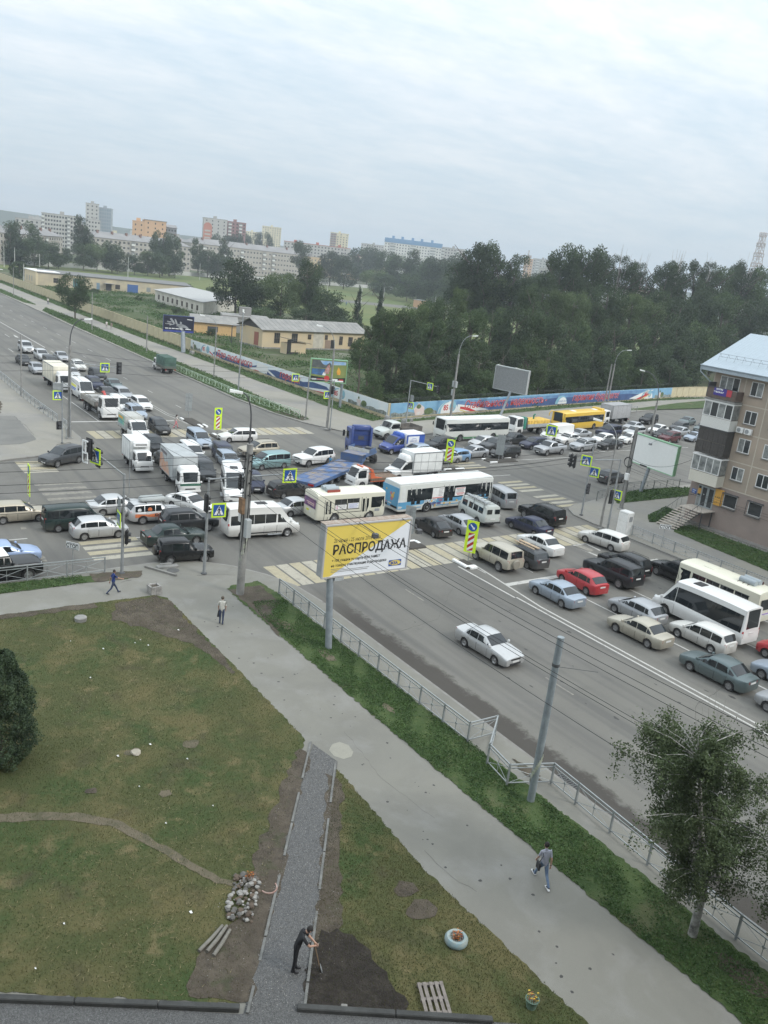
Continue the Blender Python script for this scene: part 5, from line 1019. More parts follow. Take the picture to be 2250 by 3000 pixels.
# ---------------------------------------------------------------- railings
RAILM=mat('railing_grey',(.30,.32,.32),.5,.3,var=.15,vscale=2.);RAILG=mat('railing_pale_green',(.42,.52,.40),.6,var=.15);RAILD=mat('railing_dark',(.16,.17,.16),.6)
def railing(label,pts,m=RAILM,sp=1.95,h=1.1,z=.13,group='street railings',style='x'):
 P0=Vector(pts[0]);t=thing('street_railing',label,'railing',(P0.x,P0.y,z),0,group)
 cache={}
 for a,b in zip(pts,pts[1:]):
  a,b=Vector(a),Vector(b);L=(b-a).length;n=max(1,int(round(L/sp)));bl=L/n;ang=math.atan2(b.y-a.y,b.x-a.x)
  key=round(bl,2)
  if key not in cache:
   q={}
   def mk(nm,fn):g=MB();fn(g);q[nm]=g.mesh(nm,m)
   mk('post',lambda g:g.box(-.04,.04,-.04,.04,0,h))
   mk('top_rail',lambda g:g.box(0,bl,-.03,.03,h-.06,h));mk('second_rail',lambda g:g.box(.04,bl-.04,-.02,.02,h-.22,h-.18));mk('bottom_rail',lambda g:g.box(.04,bl-.04,-.02,.02,.12,.16))
   mk('mid_bar',lambda g:g.box(bl/2-.012,bl/2+.012,-.012,.012,.14,h-.2))
   mk('diagonal',lambda g:g.tube([(.05,.0,.15),(bl-.05,.0,h-.2)],.014,4));mk('diagonal_b',lambda g:g.tube([(.05,.02,h-.2),(bl-.05,.02,.15)],.014,4))
   mk('knot',lambda g:g.lathe([(.06,-.02),(.06,.02)],'Y',8,c=(bl/2,0,(h-.05)/2)))
   cache[key]=q
  q=cache[key]
  for i in range(n+1):
   p=a+(b-a)*i/n-P0
   if i<n or(b-Vector(pts[-1])).length<.01:ob('post',q['post'],t,(p.x,p.y,0),ang)
   if i<n:
    for nm in('top_rail','second_rail','bottom_rail','mid_bar','diagonal','diagonal_b','knot'):
     ob({'diagonal_b':'diagonal'}.get(nm,nm),q[nm],t,(p.x,p.y,0),ang)
 return t
railing('grey railing along the near road edge with a jog round the pole',[(-45.9,25.9),(-26.3,25.95),(-26.3,27.75),(-24.7,25.7)][:1]+[(-26.35,25.95)])
railing('short grey railing detour around the thick pole',[(-26.35,25.95),(-26.3,27.7),(-24.5,25.6),(-22.8,25.3),(-22.0,27.3),(-20.4,27.2)],sp=2.0)
railing('grey railing behind the birch along the near road',[(-20.4,27.2),(-12,26.6),(-4,26.3),(6,26.2)])
railing('pale green railing beside the far pavement verge',[(-139.2,55.0),(-114.1,55.3),(-100.4,57.6)],RAILG,2.3,1.05)
railing('grey railing along the left pavement',[(-131,25.0),(-110,24.9),(-98.6,25.2)],RAILM,2.0,1.1)
railing('short railing on the left pavement corner',[(-97,25.3),(-93.0,25.2),(-91.2,24.2)],RAILM,1.6)
railing('grey railing along the lower left kerb',[(-53.0,2.0),(-53.0,16.6)],RAILM,2.6)
railing('dark railing beside the triangular lawn right of the junction',[(-57.6,70.0),(-59.5,77.1),(-59.3,86.3)],RAILD,2.2)
railing('thin grey railing along the right pavement kerb',[(-47.6,63.7),(-33.3,63.5),(-20,63.5)],RAILM,2.6,1.0)
railing('pale railing by the far kerb behind the black crossover',[(-100.4,120.8),(-102.4,131)],RAILM,2.4)
# ---------------------------------------------------------------- poles, lamps, signs, signals
LAMPH=mat('lamp_head_white',(.72,.73,.70),.4)
def lamp_head(g,p,d,L=.75):
 d=Vector(d).normalized();s=Vector((-d.y,d.x,0)).normalized()*.16;u=Vector((0,0,.09));p=Vector(p)
 a,b=p-d*.05,p+d*L
 v=[a+s*.5-u,a-s*.5-u,a-s*.5+u*.6,a+s*.5+u*.6,b+s-u*.9,b-s-u*.9,b-s*.8+u,b+s*.8+u]
 g.add(v,[(3,2,1,0),(4,5,6,7),(0,1,5,4),(1,2,6,5),(2,3,7,6),(3,0,4,7)])
def post(name,label,base,h,r0,r1,m,cat='post',group=None,arms=(),lamp=None,flange=True,extra=None,cables=False):
 """arms: list of (start z, end point (world), radius, sag curve height)"""
 z0=.12;t=thing(name,label,cat,(base[0],base[1],z0),0,group);g=MB();g.tube([(0,0,0),(0,0,h-z0)],r0,12,r1=r1);part('shaft',g,m,t,50)
 if flange:g=MB();g.lathe([(r0*1.9,0),(r0*1.9,.06),(r0*1.2,.12)],'Z',12);part('base_plate',g,m if m!=STEEL else DARKG,t,40)
 for i,(zs,e,r,curve)in enumerate(arms):
  E=Vector(e)-Vector((base[0],base[1],z0));S=Vector((0,0,zs-z0));pts=[]
  for k in range(13 if curve else 2):
   q=k/12 if curve else k
   p=S.lerp(E,q);p.z=(S.z+(E.z-S.z)*math.sin(q*PI/2)**.8)if curve else p.z
   if curve:hz=1-math.cos(q*PI/2);p.x,p.y=S.x+(E.x-S.x)*hz,S.y+(E.y-S.y)*hz
   pts.append(p)
  g=MB();g.tube(pts,r,6,r1=r*.8);part('arm',g,m if not curve else(DARKG if 'left' in label or 'dark' in label else STEEL),t,50)
  if lamp:g=MB();d=Vector((E.x,E.y,0));lamp_head(g,pts[-1],d+Vector((0,0,.1*d.length)));part('lamp_head',g,LAMPH,t,30)
 if extra:extra(t)
 return t
SY=mat('sign_fluoro_yellow',(.62,.85,.03),.45);SB=mat('sign_blue',(.015,.085,.34),.4);SW=mat('sign_white',(.78,.79,.78),.4);SK_=mat('sign_black',(.02,.02,.02),.5);SR=mat('sign_red',(.42,.03,.025),.4)
def walker(s):
 return[[(-.03,.24),(.03,.24),(.05,.30),(.0,.36),(-.05,.30)],[(-.05,.22),(.05,.22),(.06,-.02),(-.04,-.02)],[(-.04,.0),(.03,.0),(-.08,-.30),(-.15,-.30)],[(.0,.0),(.06,.0),(.15,-.30),(.08,-.30)],[(-.05,.2),(-.17,.02),(-.13,0),(-.03,.14)],[(.05,.2),(.15,.06),(.12,.03),(.03,.12)]]
def ped_sign(label,p,yaw,s=.98,group='pedestrian crossing signs'):
 t=thing('crossing_sign',label,'road sign',p,math.radians(yaw+90),group);h=s/2
 g=MB();g.box(-h,h,-.02,.02,-h,h);part('backing_board',g,SY,t);g=MB();g.box(-h+.02,h-.02,.022,.035,-h+.02,h-.02);part('back_plate',g,STEEL,t)
 b=h*.78;g=MB();g.box(-b,b,-.030,-.021,-b,b);part('blue_panel',g,SB,t)
 g=MB();g.add([(-b*.86,-.036,-b*.8),(b*.86,-.036,-b*.8),(0,-.036,b*.88)],[(0,1,2)]);part('white_triangle',g,SW,t)
 g=MB()
 for q in walker(s):g.add([(x*s*.95,-.042,z*s*.95-.06*s)for x,z in q],[tuple(range(len(q)))])
 part('walking_figure',g,SK_,t);return t
def keep_right(label,base,yaw,h=3.4,w=.95,hh=2.6):
 t=thing('keep_right_board',label,'road sign',(base[0],base[1],0.0),math.radians(yaw+90),'tall yellow keep-right boards')
 g=MB();g.tube([(0,.06,0),(0,.06,h)],.035,8);part('post',g,STEEL,t,50)
 g=MB();g.box(-w/2,w/2,-.02,.02,h-hh,h);part('yellow_board',g,SY,t)
 cz=h-w*.52;g=MB();g.lathe([(w*.37,.021),(w*.37,.03)],'Y',24,c=(0,0,cz));g.v=[(x,-y,z)for x,y,z in g.v];g.f=[f[::-1]for f in g.f];part('blue_disc',g,SB,t)
 g=MB();r=w*.27;d=Vector((.707,-.707));n=Vector((.707,.707));P=lambda a,b:(d.x*a+n.x*b,-.036,cz+d.y*a+n.y*b)
 g.add([P(-r,.05),P(-r,-.05),P(r*.4,-.05),P(r*.4,-.14),P(r,0),P(r*.4,.14),P(r*.4,.05)],[(0,1,2,3,4,5,6)]);part('white_arrow',g,SW,t)
 x0,x1,z0,z1=-w*.25,w*.25,h-hh+.1,h-w*1.04;g=MB();g.box(x0,x1,-.028,-.021,z0,z1);part('white_strip',g,SW,t)
 z=z0-.3
 while z<z1:
  a=[(x0,z),(x1,z+.42),(x1,z+.42+.26),(x0,z+.26)];a=[(x,min(z1,max(z0,zz)))for x,zz in a]
  if max(q[1]for q in a)-min(q[1]for q in a)>.08:g=MB();g.add([(x,-.034,zz)for x,zz in a],[(0,1,2,3)]);part('red_bar',g,SR,t)
  z+=.52
 return t
def signal(label,p,yaw,n=3,h=1.1,w=.38):
 t=thing('traffic_signal',label,'traffic light',p,math.radians(yaw+90),'traffic light heads');g=MB();g.cbox(-w/2,w/2,-.09,.12,-h/2,h/2,.03);part('housing',g,BLACK,t,30)
 g=MB();g.box(-w/2-.09,w/2+.09,.0,.015,-h/2-.09,h/2+.09);part('backboard',g,BLACK,t)
 for i in range(n):g=MB();z=h/2-(i+.5)*h/n;g.lathe([(.12,.0),(.14,.16)],'Y',12,c=(0,0,z));g.v=[(x,-.09-y,zz)for x,y,zz in g.v];g.f=[f[::-1]for f in g.f];part('lens_hood',g,DARKG,t,40)
 return t
def plate_back(label,p,yaw,w,h,rib=True,cat='sign back'):
 t=thing('sign_plate',label,cat,p,math.radians(yaw+90),'plain sign backs');g=MB();g.box(-w/2,w/2,-.015,.015,-h/2,h/2);part('plate',g,mat('sign_back_grey',(.30,.32,.32),.6,.2,var=.15),t)
 if rib:
  g=MB();[g.box(-w/2,w/2,.016,.05,z-.02,z+.02)for z in(-h*.3,h*.3)];part('rib',g,STEEL,t)
 return t
lp='street lamps with curved arms';sp='steel posts carrying traffic lights';cp='concrete utility poles'
post('street_lamp','tall concrete lamp with curved arm at the left pavement corner',(-91.50,24.60),10.0,.22,.14,CONC,'street lamp',lp,[(10.0,(-91.12,25.96,12.76),.06,1),(8.3,(-90.17,29.08,7.95),.04,0)][:1],True)
post('signal_mast','steel arm reaching right from the left corner lamp',((-91.50,24.60)[0]+.3,(-91.50,24.60)[1]),8.35,.05,.05,STEEL,'post',sp,[(8.3,(-90.13,29.21,7.96),.05,0)],flange=False)
ped_sign('pedestrian crossing sign hanging over the upper left queue',(-90.53,27.94,7.90),0,.98);signal('dark signal head at the arm tip over the upper left queue',(-90.10,29.31,7.93),0)
post('signal_post','slim steel post just left of the left corner lamp',(-89.30,23.29),6.6,.07,.06,STEEL,'post',sp,[(6.5,(-89.03,24.31,5.85),.04,0)])
ped_sign('pedestrian crossing sign on the slim post at the left corner',(-89.41,22.86,5.14),0);signal('black signal head low on the slim left corner post',(-89.38,22.99,2.01),10,2,.7)
plate_back('grey sign back above the left corner crossing sign',(-89.40,22.89,6.02),170,1.0,.8)
post('utility_pole','bare steel pole on the far left pavement',(-115.34,24.99),8.0,.1,.08,CONC,'pole',cp)
def big_pole_x(t):
 g=MB();g.cbox(-.62,-.25,-.2,.2,4.9,5.7,.03);part('white_box',g,mat('cabinet_white',(.62,.62,.60),.5,var=.1),t,30)
 g=MB();g.cbox(.22,.62,-.18,.18,4.1,5.3,.03);part('grey_box',g,BOXG,t,30)
 g=MB();g.cbox(-.26,.28,-.42,-.20,5.6,6.6,.02);part('brown_box',g,mat('rusty_box',(.20,.12,.065),.8,var=.4,vscale=4),t,30)
 g=MB()
 for k in range(5):a=k*1.3;g.tube([(.24*math.cos(a),.24*math.sin(a),3),(.27*math.cos(a+.2),.27*math.sin(a+.2),6),(.24*math.cos(a+.5),.24*math.sin(a+.5),9.5)],.025,5)
 for z in(6.8,7.6,8.4,9.0,9.4):g.box(-.5,.5,-.04,.04,z,z+.06);g.box(-.04,.04,-.45,.45,z+.1,z+.16)
 part('cables_and_brackets',g,BLACK,t)
 g=MB()
 for k in range(14):a=3.6+k*.25;z=1.2+.22*k+.1*math.sin(k*3);g.add([(.245*math.cos(a),.245*math.sin(a),z),(.245*math.cos(a+.5),.245*math.sin(a+.5),z),(.24*math.cos(a+.5),.24*math.sin(a+.5),z+.3),(.24*math.cos(a),.24*math.sin(a),z+.3)],[(0,1,2,3)])
 part('torn_paper',g,mat('torn_paper',(.50,.50,.44),.8,rgb2=(.25,.30,.2),vscale=8),t)
post('utility_pole','thick concrete pole wrapped in cables in front of the junction',(-46.71,23.47),10.2,.26,.20,CONC,'pole',cp,extra=big_pole_x,flange=False)
post('street_lamp','thin dark lamp arm rising from the thick cable-wrapped pole',((-46.71,23.47)[0]-.1,(-46.71,23.47)[1]),11.4,.07,.06,DARKG,'street lamp',lp,[(11.3,(-47.02,22.84,13.36),.05,1)],True,flange=False)
post('signal_post','steel signal post left of the thick cable-wrapped pole',(-50.77,22.68),6.95,.11,.07,STEEL,'post',sp,[(6.85,(-48.38,27.41,7.64),.06,0)])
ped_sign('pedestrian crossing sign at the arm tip left of the low-bed trailer',(-48.39,27.40,7.52),-5,1.0);ped_sign('pedestrian crossing sign in front of the white route minibus',(-50.46,23.36,4.74),-5,1.0)
signal('slim signal head beside the crossing sign on the middle steel post',(-50.81,22.60,5.17),90);signal('hanging signal head behind the thick cable-wrapped pole',(-49.90,24.53,6.81),90,3,.9,.25)
post('signal_post','steel signal post nearest the man in blue',(-52.50,17.58),7.0,.11,.07,STEEL,'post',sp,[(6.9,(-53.23,15.23,8.89),.06,0)])
ped_sign('narrow-looking crossing sign on the arm right of the turning grey crossover',(-53.04,15.87,8.10),-70,1.0);signal('signal head with white surround at the arm tip by the turning crossover',(-53.15,15.53,8.57),110,3,1.2,.45);signal('second signal head on the arm behind the crossing sign',(-52.99,16.05,8.01),100)
t=thing('white_frame_sign','white frame surround hanging beside the turning grey crossover','road sign',(-53.22,15.28,8.41),math.radians(20));g=MB();[g.box(*b)for b in((-.28,.28,-.02,.02,.62,.72),(-.28,.28,-.02,.02,-.75,-.65),(-.28,-.2,-.02,.02,-.65,.62),(.0,.1,-.02,.02,-.1,.62),(.2,.28,-.02,.02,-.65,-.1),(-.2,.28,-.02,.02,-.15,-.05))];part('frame',g,SW,t)
ped_sign('edge-on crossing sign on the post nearest the man in blue',(-52.59,17.32,3.95),-96,1.0);plate_back('narrow yellow edge-on board above the edge-on crossing sign',(-52.59,17.32,4.93),-96,.9,.9,False)
signal('grey pedestrian signal box on the post nearest the man in blue',(-52.42,17.83,2.69),60,2,.9,.3)
post('sign_post','pair of thin steel legs right of the edge-on board',(-70.00,23.90),3.9,.04,.04,STEEL,'post',None,flange=False);
keep_right('keep-right board left of the white estate',(-91.30,41.49),2);keep_right('keep-right board above the white box van',(-72.55,61.54),-52,3.5);keep_right('largest keep-right board beside the dusty boxy off-roader',(-46.97,43.21),-55,3.45);keep_right('keep-right board seen nearly edge-on at far left',(-69.21,15.49),-93,3.4,.9)
for lb,b,hh in(('grey plate back standing on the island by the woman in pink',(-101.28,41.91),3.2),('tall grey plate back on the island among the right queue',(-74.94,71.51),3.2)):
 post('sign_post','thin post of the '+lb,b,3.3,.04,.04,STEEL,'post','thin sign posts',flange=False)
plate_back('grey plate back standing on the island by the woman in pink',(*(-101.28,41.91),2.1),170,.85,2.2);plate_back('tall grey plate back on the island among the right queue',(*(-74.94,71.51),2.0),130,.95,2.5)
post('sign_post','thin post in front of the city bus doors',(-51.6,40.6),3.3,.04,.04,STEEL,'post','thin sign posts',flange=False);plate_back('tall grey plate back in front of the city bus',(-51.65,40.6,2.3),130,.85,2.3)
g0='slim poles on the far verge'
post('utility_pole','slim lamp pole at the far left picture edge',(-269.21,56.45),8.2,.1,.07,CONC,'pole',g0,[(8.1,(-269.77,53.72,7.29),.04,1)],True)
for lb,b,h in(('slim pole beside the round verge tree',(-194.26,56.93),8.2),('slim pole left of the green canopy lorry',(-160.01,57.23),7.0),('slim pole in front of the word Для on the banner',(-132.64,59.07),8.3),('short pole at the right end of the pale green railing',(-99.39,58.00),6.1)):
 post('utility_pole',lb,b,h,.12,.08,CONC,'pole',g0,[(8.2,(-133.43,57.27,10.08),.035,1)]if 'Для' in lb else(),'Для' in lb)
def cam_x(t):g=MB();g.cbox(-.12,.12,-.12,.12,12.2,12.6,.04);g.box(-.05,.5,-.05,.05,12.1,12.2);part('camera_head',g,LAMPH,t,30)
post('utility_pole','tall pole with a white camera head in front of the banner',(-118.24,56.79),12.3,.12,.08,STEEL,'pole',g0,extra=cam_x)
post('street_lamp','tall lamp in front of the lake billboard',(-93.27,57.74),10.4,.17,.12,CONC,'street lamp',lp,[(10.3,(-94.17,56.26,13.18),.05,1)],True)
post('signal_post','slim signal post right beside the tall lamp at the mural wall',(-92.85,57.95),6.6,.08,.06,STEEL,'post',sp,[(6.5,(-95.35,53.74,6.55),.05,0)])
ped_sign('pedestrian crossing sign in front of the word города',(-95.39,53.67,6.45),-8);ped_sign('pedestrian crossing sign on the tall lamp below the lake billboard',(-93.26,57.29,4.63),5);signal('small signal head right of the tall lamp below the lake billboard',(-92.90,57.87,5.33),20,3,.9)
def boxes_x(t):
 for z,s in((5.2,-1),(5.2,1),(3.9,-1)):g=MB();g.cbox(s*.3-.18,s*.3+.18,-.15,.15,z-.45,z+.45,.03);part('grey_box',g,BOXG,t,30)
post('street_lamp','tall lamp with curved arm in front of the word Стабильность',(-99.03,83.18),9.8,.19,.13,CONC,'street lamp',lp,[(9.7,(-97.92,84.48,12.75),.05,1)],True,extra=boxes_x)
post('signal_post','steel signal post at the mural corner',(-94.98,71.77),6.5,.09,.06,STEEL,'post',sp,[(6.45,(-92.40,75.06,5.95),.05,0)])
ped_sign('pedestrian crossing sign on the arm at the mural corner',(-93.30,73.94,5.92),-72,1.0);ped_sign('lower pedestrian crossing sign at the mural corner post',(-94.76,72.07,2.93),-70,.95);signal('signal head at the arm tip at the mural corner',(-92.56,74.87,5.68),-80);plate_back('grey plates on the mural corner post',(-94.71,72.12,3.96),100,.6,.9)
post('street_lamp','double-shaft lamp in front of the word будущего',(-104.51,124.96),8.6,.16,.12,CONC,'street lamp',lp,[(8.5,(-103.18,126.05,11.33),.05,1)],True)
post('utility_pole','second shaft of the double lamp in front of the word будущего',((-104.51,124.96)[0]-.4,(-104.51,124.96)[1]-.35),8.5,.15,.11,CONC,'pole',cp)
post('street_lamp','single lamp arching left between the maroon and black cars',(-84.36,112.48),5.4,.17,.15,CONC,'street lamp',lp,[(5.3,(-86.56,110.79,9.98),.07,1)],True)
post('street_lamp','thin old lamp pole beside the right pavement kerb',(-50.21,62.27),8.2,.12,.07,CONC,'street lamp',lp,[(8.1,(-51.50,61.20,10.18),.04,1)],True)
post('signal_post','steel signal post at the tip of the right pavement corner',(-53.95,63.71),7.4,.1,.07,STEEL,'post',sp,[(7.35,(-56.95,61.04,7.96),.06,0)])
ped_sign('pedestrian crossing sign in front of the plain white van',(-57.10,60.91,8.00),-55,1.05);ped_sign('lower crossing sign on the right corner signal post',(-53.59,64.02,4.63),-60,1.0)
post('signal_post','second steel signal post behind the white cabinet',(-49.52,62.50),7.0,.1,.07,STEEL,'post',sp,[(6.95,(-52.75,59.80,6.24),.05,0)])
ped_sign('upper crossing sign hanging right of the pickup',(-51.86,60.57,6.34),-58,1.0);signal('pair-side signal head left of the upper crossing sign',(-52.63,59.90,6.10),-150,3,1.15);signal('outermost signal head of the arm right of the pickup',(-52.90,59.66,6.17),-150,3,1.15)
signal('tall black signal head on the post behind the white cabinet',(-49.64,62.41,3.36),160,3,1.15,.4);ped_sign('half-hidden crossing sign behind the thick pole by the cabinet',(-49.31,62.67,3.64),-75,.9)
signal('small signal head on the right corner signal post',(-53.83,63.82,2.88),-30,3,.9,.25)
def coil_x(t):
 g=MB();
 for k in range(3):g.tube([(.5*math.cos(a*.5),-.28-.02*k,5.0+.5*math.sin(a*.5)+.03*k)for a in range(13)],.03,5)
 for k in range(4):a=k*1.5;g.tube([(.2*math.cos(a),.2*math.sin(a),1),(.22*math.cos(a),.22*math.sin(a),8)],.025,5)
 part('cable_coil',g,BLACK,t);g=MB();g.cbox(-.1,.35,-.35,-.1,3.2,3.9,.03);part('meter_box',g,WHITE,t,30)
post('utility_pole','thick pole with a cable coil in front of the blank billboard',(-54.44,70.21),8.8,.22,.17,CONC,'pole',cp,extra=coil_x)
def sticker_x(t):
 g=MB();g.lathe([(.16,6.55),(.17,6.6),(.16,6.68)],'Z',12);g.tube([(.1,-.1,6.6),(1.4,1.0,6.75)],.012,4);part('clamp',g,DARKG,t,40)
 g=MB()
 for k in range(12):a=3.4+k*.3;z=.9+.13*k;g.add([(.185*math.cos(a),.185*math.sin(a),z),(.185*math.cos(a+.6),.185*math.sin(a+.6),z),(.183*math.cos(a+.6),.183*math.sin(a+.6),z+.22),(.183*math.cos(a),.183*math.sin(a),z+.22)],[(0,1,2,3)])
 part('torn_paper',g,MATS['torn_paper'],t)
post('utility_pole','thick steel pole rising through the railing jog at lower right',(-21.48,25.52),8.0,.17,.15,mat('painted_steel_grey',(.25,.285,.30),.5,.2,var=.15),'pole',cp,extra=sticker_x,flange=False)
for lb,p,b,yw in(('white board reading СТОП by the lower left railing',(-53.06,14.52),1,-55),('white board reading СТОП by the stairs of the brown block',(-43.93,63.27),1,-40)):
 t=thing('stop_board',lb,'road sign',(p[0],p[1],.12),math.radians(yw+90),'white boards reading СТОП');g=MB();g.tube([(0,.03,0),(0,.03,2.2)],.025,6);part('post',g,STEEL,t,50);g=MB();g.box(-.5,.5,-.015,.015,1.85,2.3);part('board',g,SW,t)
 g=MB();[g.box(*q)for q in((-.48,.48,-.02,-.016,2.25,2.28),(-.48,.48,-.02,-.016,1.87,1.9))];part('border',g,SK_,t);o=ob('lettering',text_mesh('СТОП',.34,SK_,bold=.012,align='CENTER'),t,(0,-.022,1.95));o.rotation_euler=(PI/2,0,0)
t=thing('utility_cabinet','tall white utility cabinet on the right pavement','cabinet',(-48.3,62.3+1.0,.12),math.radians(2));g=MB();g.cbox(-.55,.55,-.45,.45,0,2.2,.08);part('body',g,mat('cabinet_white',(.62,.62,.60),.5,var=.1),t,30);g=MB();g.box(-.5,.5,-.465,-.45,.15,1.25);g.box(-.5,.5,-.465,-.45,1.3,2.0);part('door',g,WHITE,t);g=MB();g.box(.552,.56,-.2,.25,1.3,1.8);part('vent_panel',g,STEEL,t)
# ---------------------------------------------------------------- billboards
def billboard(label,base,Lp,Rp,z0,z1,m,frame=STEEL,depth=.5,side=None,pr=.2,group='two-leg-free roadside billboards',hl=True):
 Lp,Rp=Vector(Lp[:2]),Vector(Rp[:2]);a=math.atan2((Rp-Lp).y,(Rp-Lp).x);W=(Rp-Lp).length
 t=thing('billboard',label,'billboard',(Lp.x,Lp.y,0),a,'large roadside billboards on single posts')
 inv=Matrix.Rotation(-a,2);b=inv@(Vector(base)-Lp)
 g=MB();g.tube([(b.x,b.y,.1),(b.x,max(b.y,.1)if b.y>0 else .25,z0+.2)],pr,14);part('post',g,mat('post_blue_grey',(.25,.28,.30),.5,.2,var=.15),t,50)
 g=MB();g.box(.03,W-.03,.02,depth,z0+.03,z1-.03);part('casing',g,side or mat('casing_grey',(.33,.34,.34),.6,var=.15),t)
 g=MB();[g.box(*q)for q in((0,W,-.05,.06,z0,z0+.09),(0,W,-.05,.06,z1-.09,z1),(0,.09,-.05,.06,z0+.09,z1-.09),(W-.09,W,-.05,.06,z0+.09,z1-.09))];part('frame',g,frame,t)
 g=MB();g.box(.09,W-.09,.0,.02,z0+.09,z1-.09);part('poster',g,m,t)
 g=MB();g.box(0,W,.06,depth+.02,z1-.02,z1+.03);part('top_cover',g,mat('rusted_cover',(.24,.16,.12),.85,rgb2=(.40,.36,.30),vscale=4)if hl else frame,t)
 return t,W
def lamps(t,W,z1,xs,m=DARKG,out=1.6,drop=.6):
 for x in xs:
  g=MB();g.tube([(x,.2,z1),(x,-out,z1-drop+.5),(x+.02,-out-.05,z1-drop+.45)],.03,6);g.cbox(x-.18,x+.18,-out-.25,-out+.02,z1-drop+.25,z1-drop+.5,.04);part('flood_lamp',g,m,t,30)
def pf(t,name,pts,m,k,y0=-.004):
 g=MB();g.add([(x,y0-.004*k,z)for x,z in pts],[tuple(range(len(pts)))]);return part(name,g,m,t)
def pt(t,txt,x,z,size,m,k,**kw):o=ob('lettering',text_mesh(txt,size,m,**kw),t,(x,-.004-.004*k,z));o.rotation_euler=(PI/2,0,0);return o
PW=mat('poster_white',(.74,.76,.79),.35);PY=mat('poster_yellow',(.74,.57,.12),.35)
z0,z1=4.38,7.6;t,W=billboard('yellow and white billboard announcing РАСПРОДАЖА',(-37.71,24.86),(-38.11,24.13,4.38),(-38.01,30.06,4.38),z0,z1,PW,side=mat('casing_grey',(.33,.34,.34),.6,var=.15),frame=mat('frame_light',(.42,.41,.40),.6),depth=.62)
H=z1-z0;pf(t,'yellow_area',[(.1,z0+.1),(.55,z0+.1),(W-.12,z1-.14),(W-.12,z1-.1),(.1,z1-.1)],PY,1)
pt(t,'26 июня - 25 июля 2018 года',.62,z0+H*.66,.33,SK_,2,squeeze=.72);pt(t,'РАСПРОДАЖА',.58,z0+H*.435,.80,SK_,2,bold=.020,squeeze=.87)
pt(t,'+ 10% скидки по карте IKEA FAMILY',.6,z0+H*.30,.23,SK_,2,bold=.004,squeeze=.86);pt(t,'на товары, участвующие в распродаже',.58,z0+H*.205,.23,SK_,2,bold=.004,squeeze=.86)
for i,w_ in enumerate((.9,2.6,2.5)):pf(t,'small_print',[(.6,z0+.50-.09*i),(.6+w_,z0+.50-.09*i),(.6+w_,z0+.53-.09*i),(.6,z0+.53-.09*i)],mat('print_grey2',(.2,.2,.2),.5),2)
pf(t,'blue_logo_panel',[(W-1.35,z0+.28),(W-.45,z0+.28),(W-.45,z0+.66),(W-1.35,z0+.66)],mat('logo_blue',(.02,.07,.28),.4),2);pf(t,'yellow_logo_oval',[(W-.9+.42*math.cos(a/8*PI),z0+.47+.16*math.sin(a/8*PI))for a in range(16)],PY,3);pt(t,'IKEA',W-1.22,z0+.38,.25,MATS['logo_blue'],4,bold=.012,squeeze=1.0)
lamps(t,W,z1,(2.2,5.2));g=MB();g.box(.9,1.5,-.05,.15,z0-.22,z0-.02);part('name_plate',g,BOXG,t)
z0,z1=3.9,7.1;t,W=billboard('dark billboard showing two grey hands',(-161.81,65.33),(-163.32,61.54,3.90),(-162.39,67.51,3.90),z0,z1,mat('poster_ink',(.016,.018,.035),.4),frame=mat('frame_navy',(.03,.045,.14),.5),hl=False,pr=.45,depth=.4)
HG=mat('poster_hand_grey',(.36,.37,.38),.5,rgb2=(.22,.23,.24),vscale=1.2);H=z1-z0
P2=lambda pts:[(x*W,z0+z*H)for x,z in pts]
pf(t,'blue_footer',P2([(.02,.03),(.98,.03),(.98,.12),(.02,.12)]),mat('footer_blue',(.04,.06,.28),.5),1)
for q in([(.21,.80),(.25,.84),(.29,.80),(.40,.52),(.33,.50)],[(.20,.45),(.33,.50),(.38,.46),(.28,.44),(.22,.38)],[(.36,.78),(.40,.80),(.43,.70),(.47,.50),(.42,.48),(.39,.62)],[(.42,.36),(.55,.38),(.55,.44),(.44,.43)],[(.54,.64),(.57,.67),(.60,.62),(.60,.36),(.55,.36)],[(.44,.50),(.60,.52),(.72,.45),(.80,.36),(.84,.26),(.80,.20),(.72,.30),(.62,.32),(.68,.15),(.60,.12),(.50,.32),(.45,.42)]):pf(t,'printed_hand',P2(q),HG,2)
pt(t,'Одна',W*.13,z0+H*.58,.36,SW,3,squeeze=.9);pt(t,'в команде',W*.07,z0+H*.47,.3,SW,3,squeeze=.8)
for a,b in((.07,.17),(.19,.26),(.28,.38),(.40,.51),(.53,.62),(.72,.9)):pf(t,'text_line',P2([(a,.20),(b,.20),(b,.245),(a,.245)]),SW,3)
pf(t,'text_line',P2([(.77,.80),(.94,.78),(.94,.82),(.77,.84)]),SW,3)
z0,z1=4.0,7.35;t,W=billboard('green-framed billboard showing a mountain lake and campfire',(-106.85,68.07),(-107.33,62.70,4.00),(-105.76,68.01,4.00),z0,z1,mat('poster_meadow',(.14,.20,.06),.5,rgb2=(.24,.26,.08),vscale=.8),frame=mat('frame_green',(.22,.42,.25),.5),hl=False,depth=.35,side=mat('frame_green',(.22,.42,.25),.5))
H=z1-z0;pf(t,'printed_sky',P2([(.08,.72),(.96,.80),(.96,.93),(.08,.93)]),mat('print_sky',(.12,.30,.58),.5,rgb2=(.42,.5,.56),vscale=1.),1)
pf(t,'printed_mountain',P2([(.04,.95),(.24,.95),(.32,.80),(.40,.72),(.52,.88),(.58,.70),(.40,.62),(.04,.62)]),mat('print_mountain',(.05,.06,.07),.5,rgb2=(.12,.13,.12),vscale=1.5),2);pf(t,'printed_lake',P2([(.04,.34),(.04,.58),(.40,.58),(.44,.40),(.30,.30)]),mat('print_lake',(.035,.055,.065),.5,rgb2=(.06,.18,.42),vscale=.9),2)
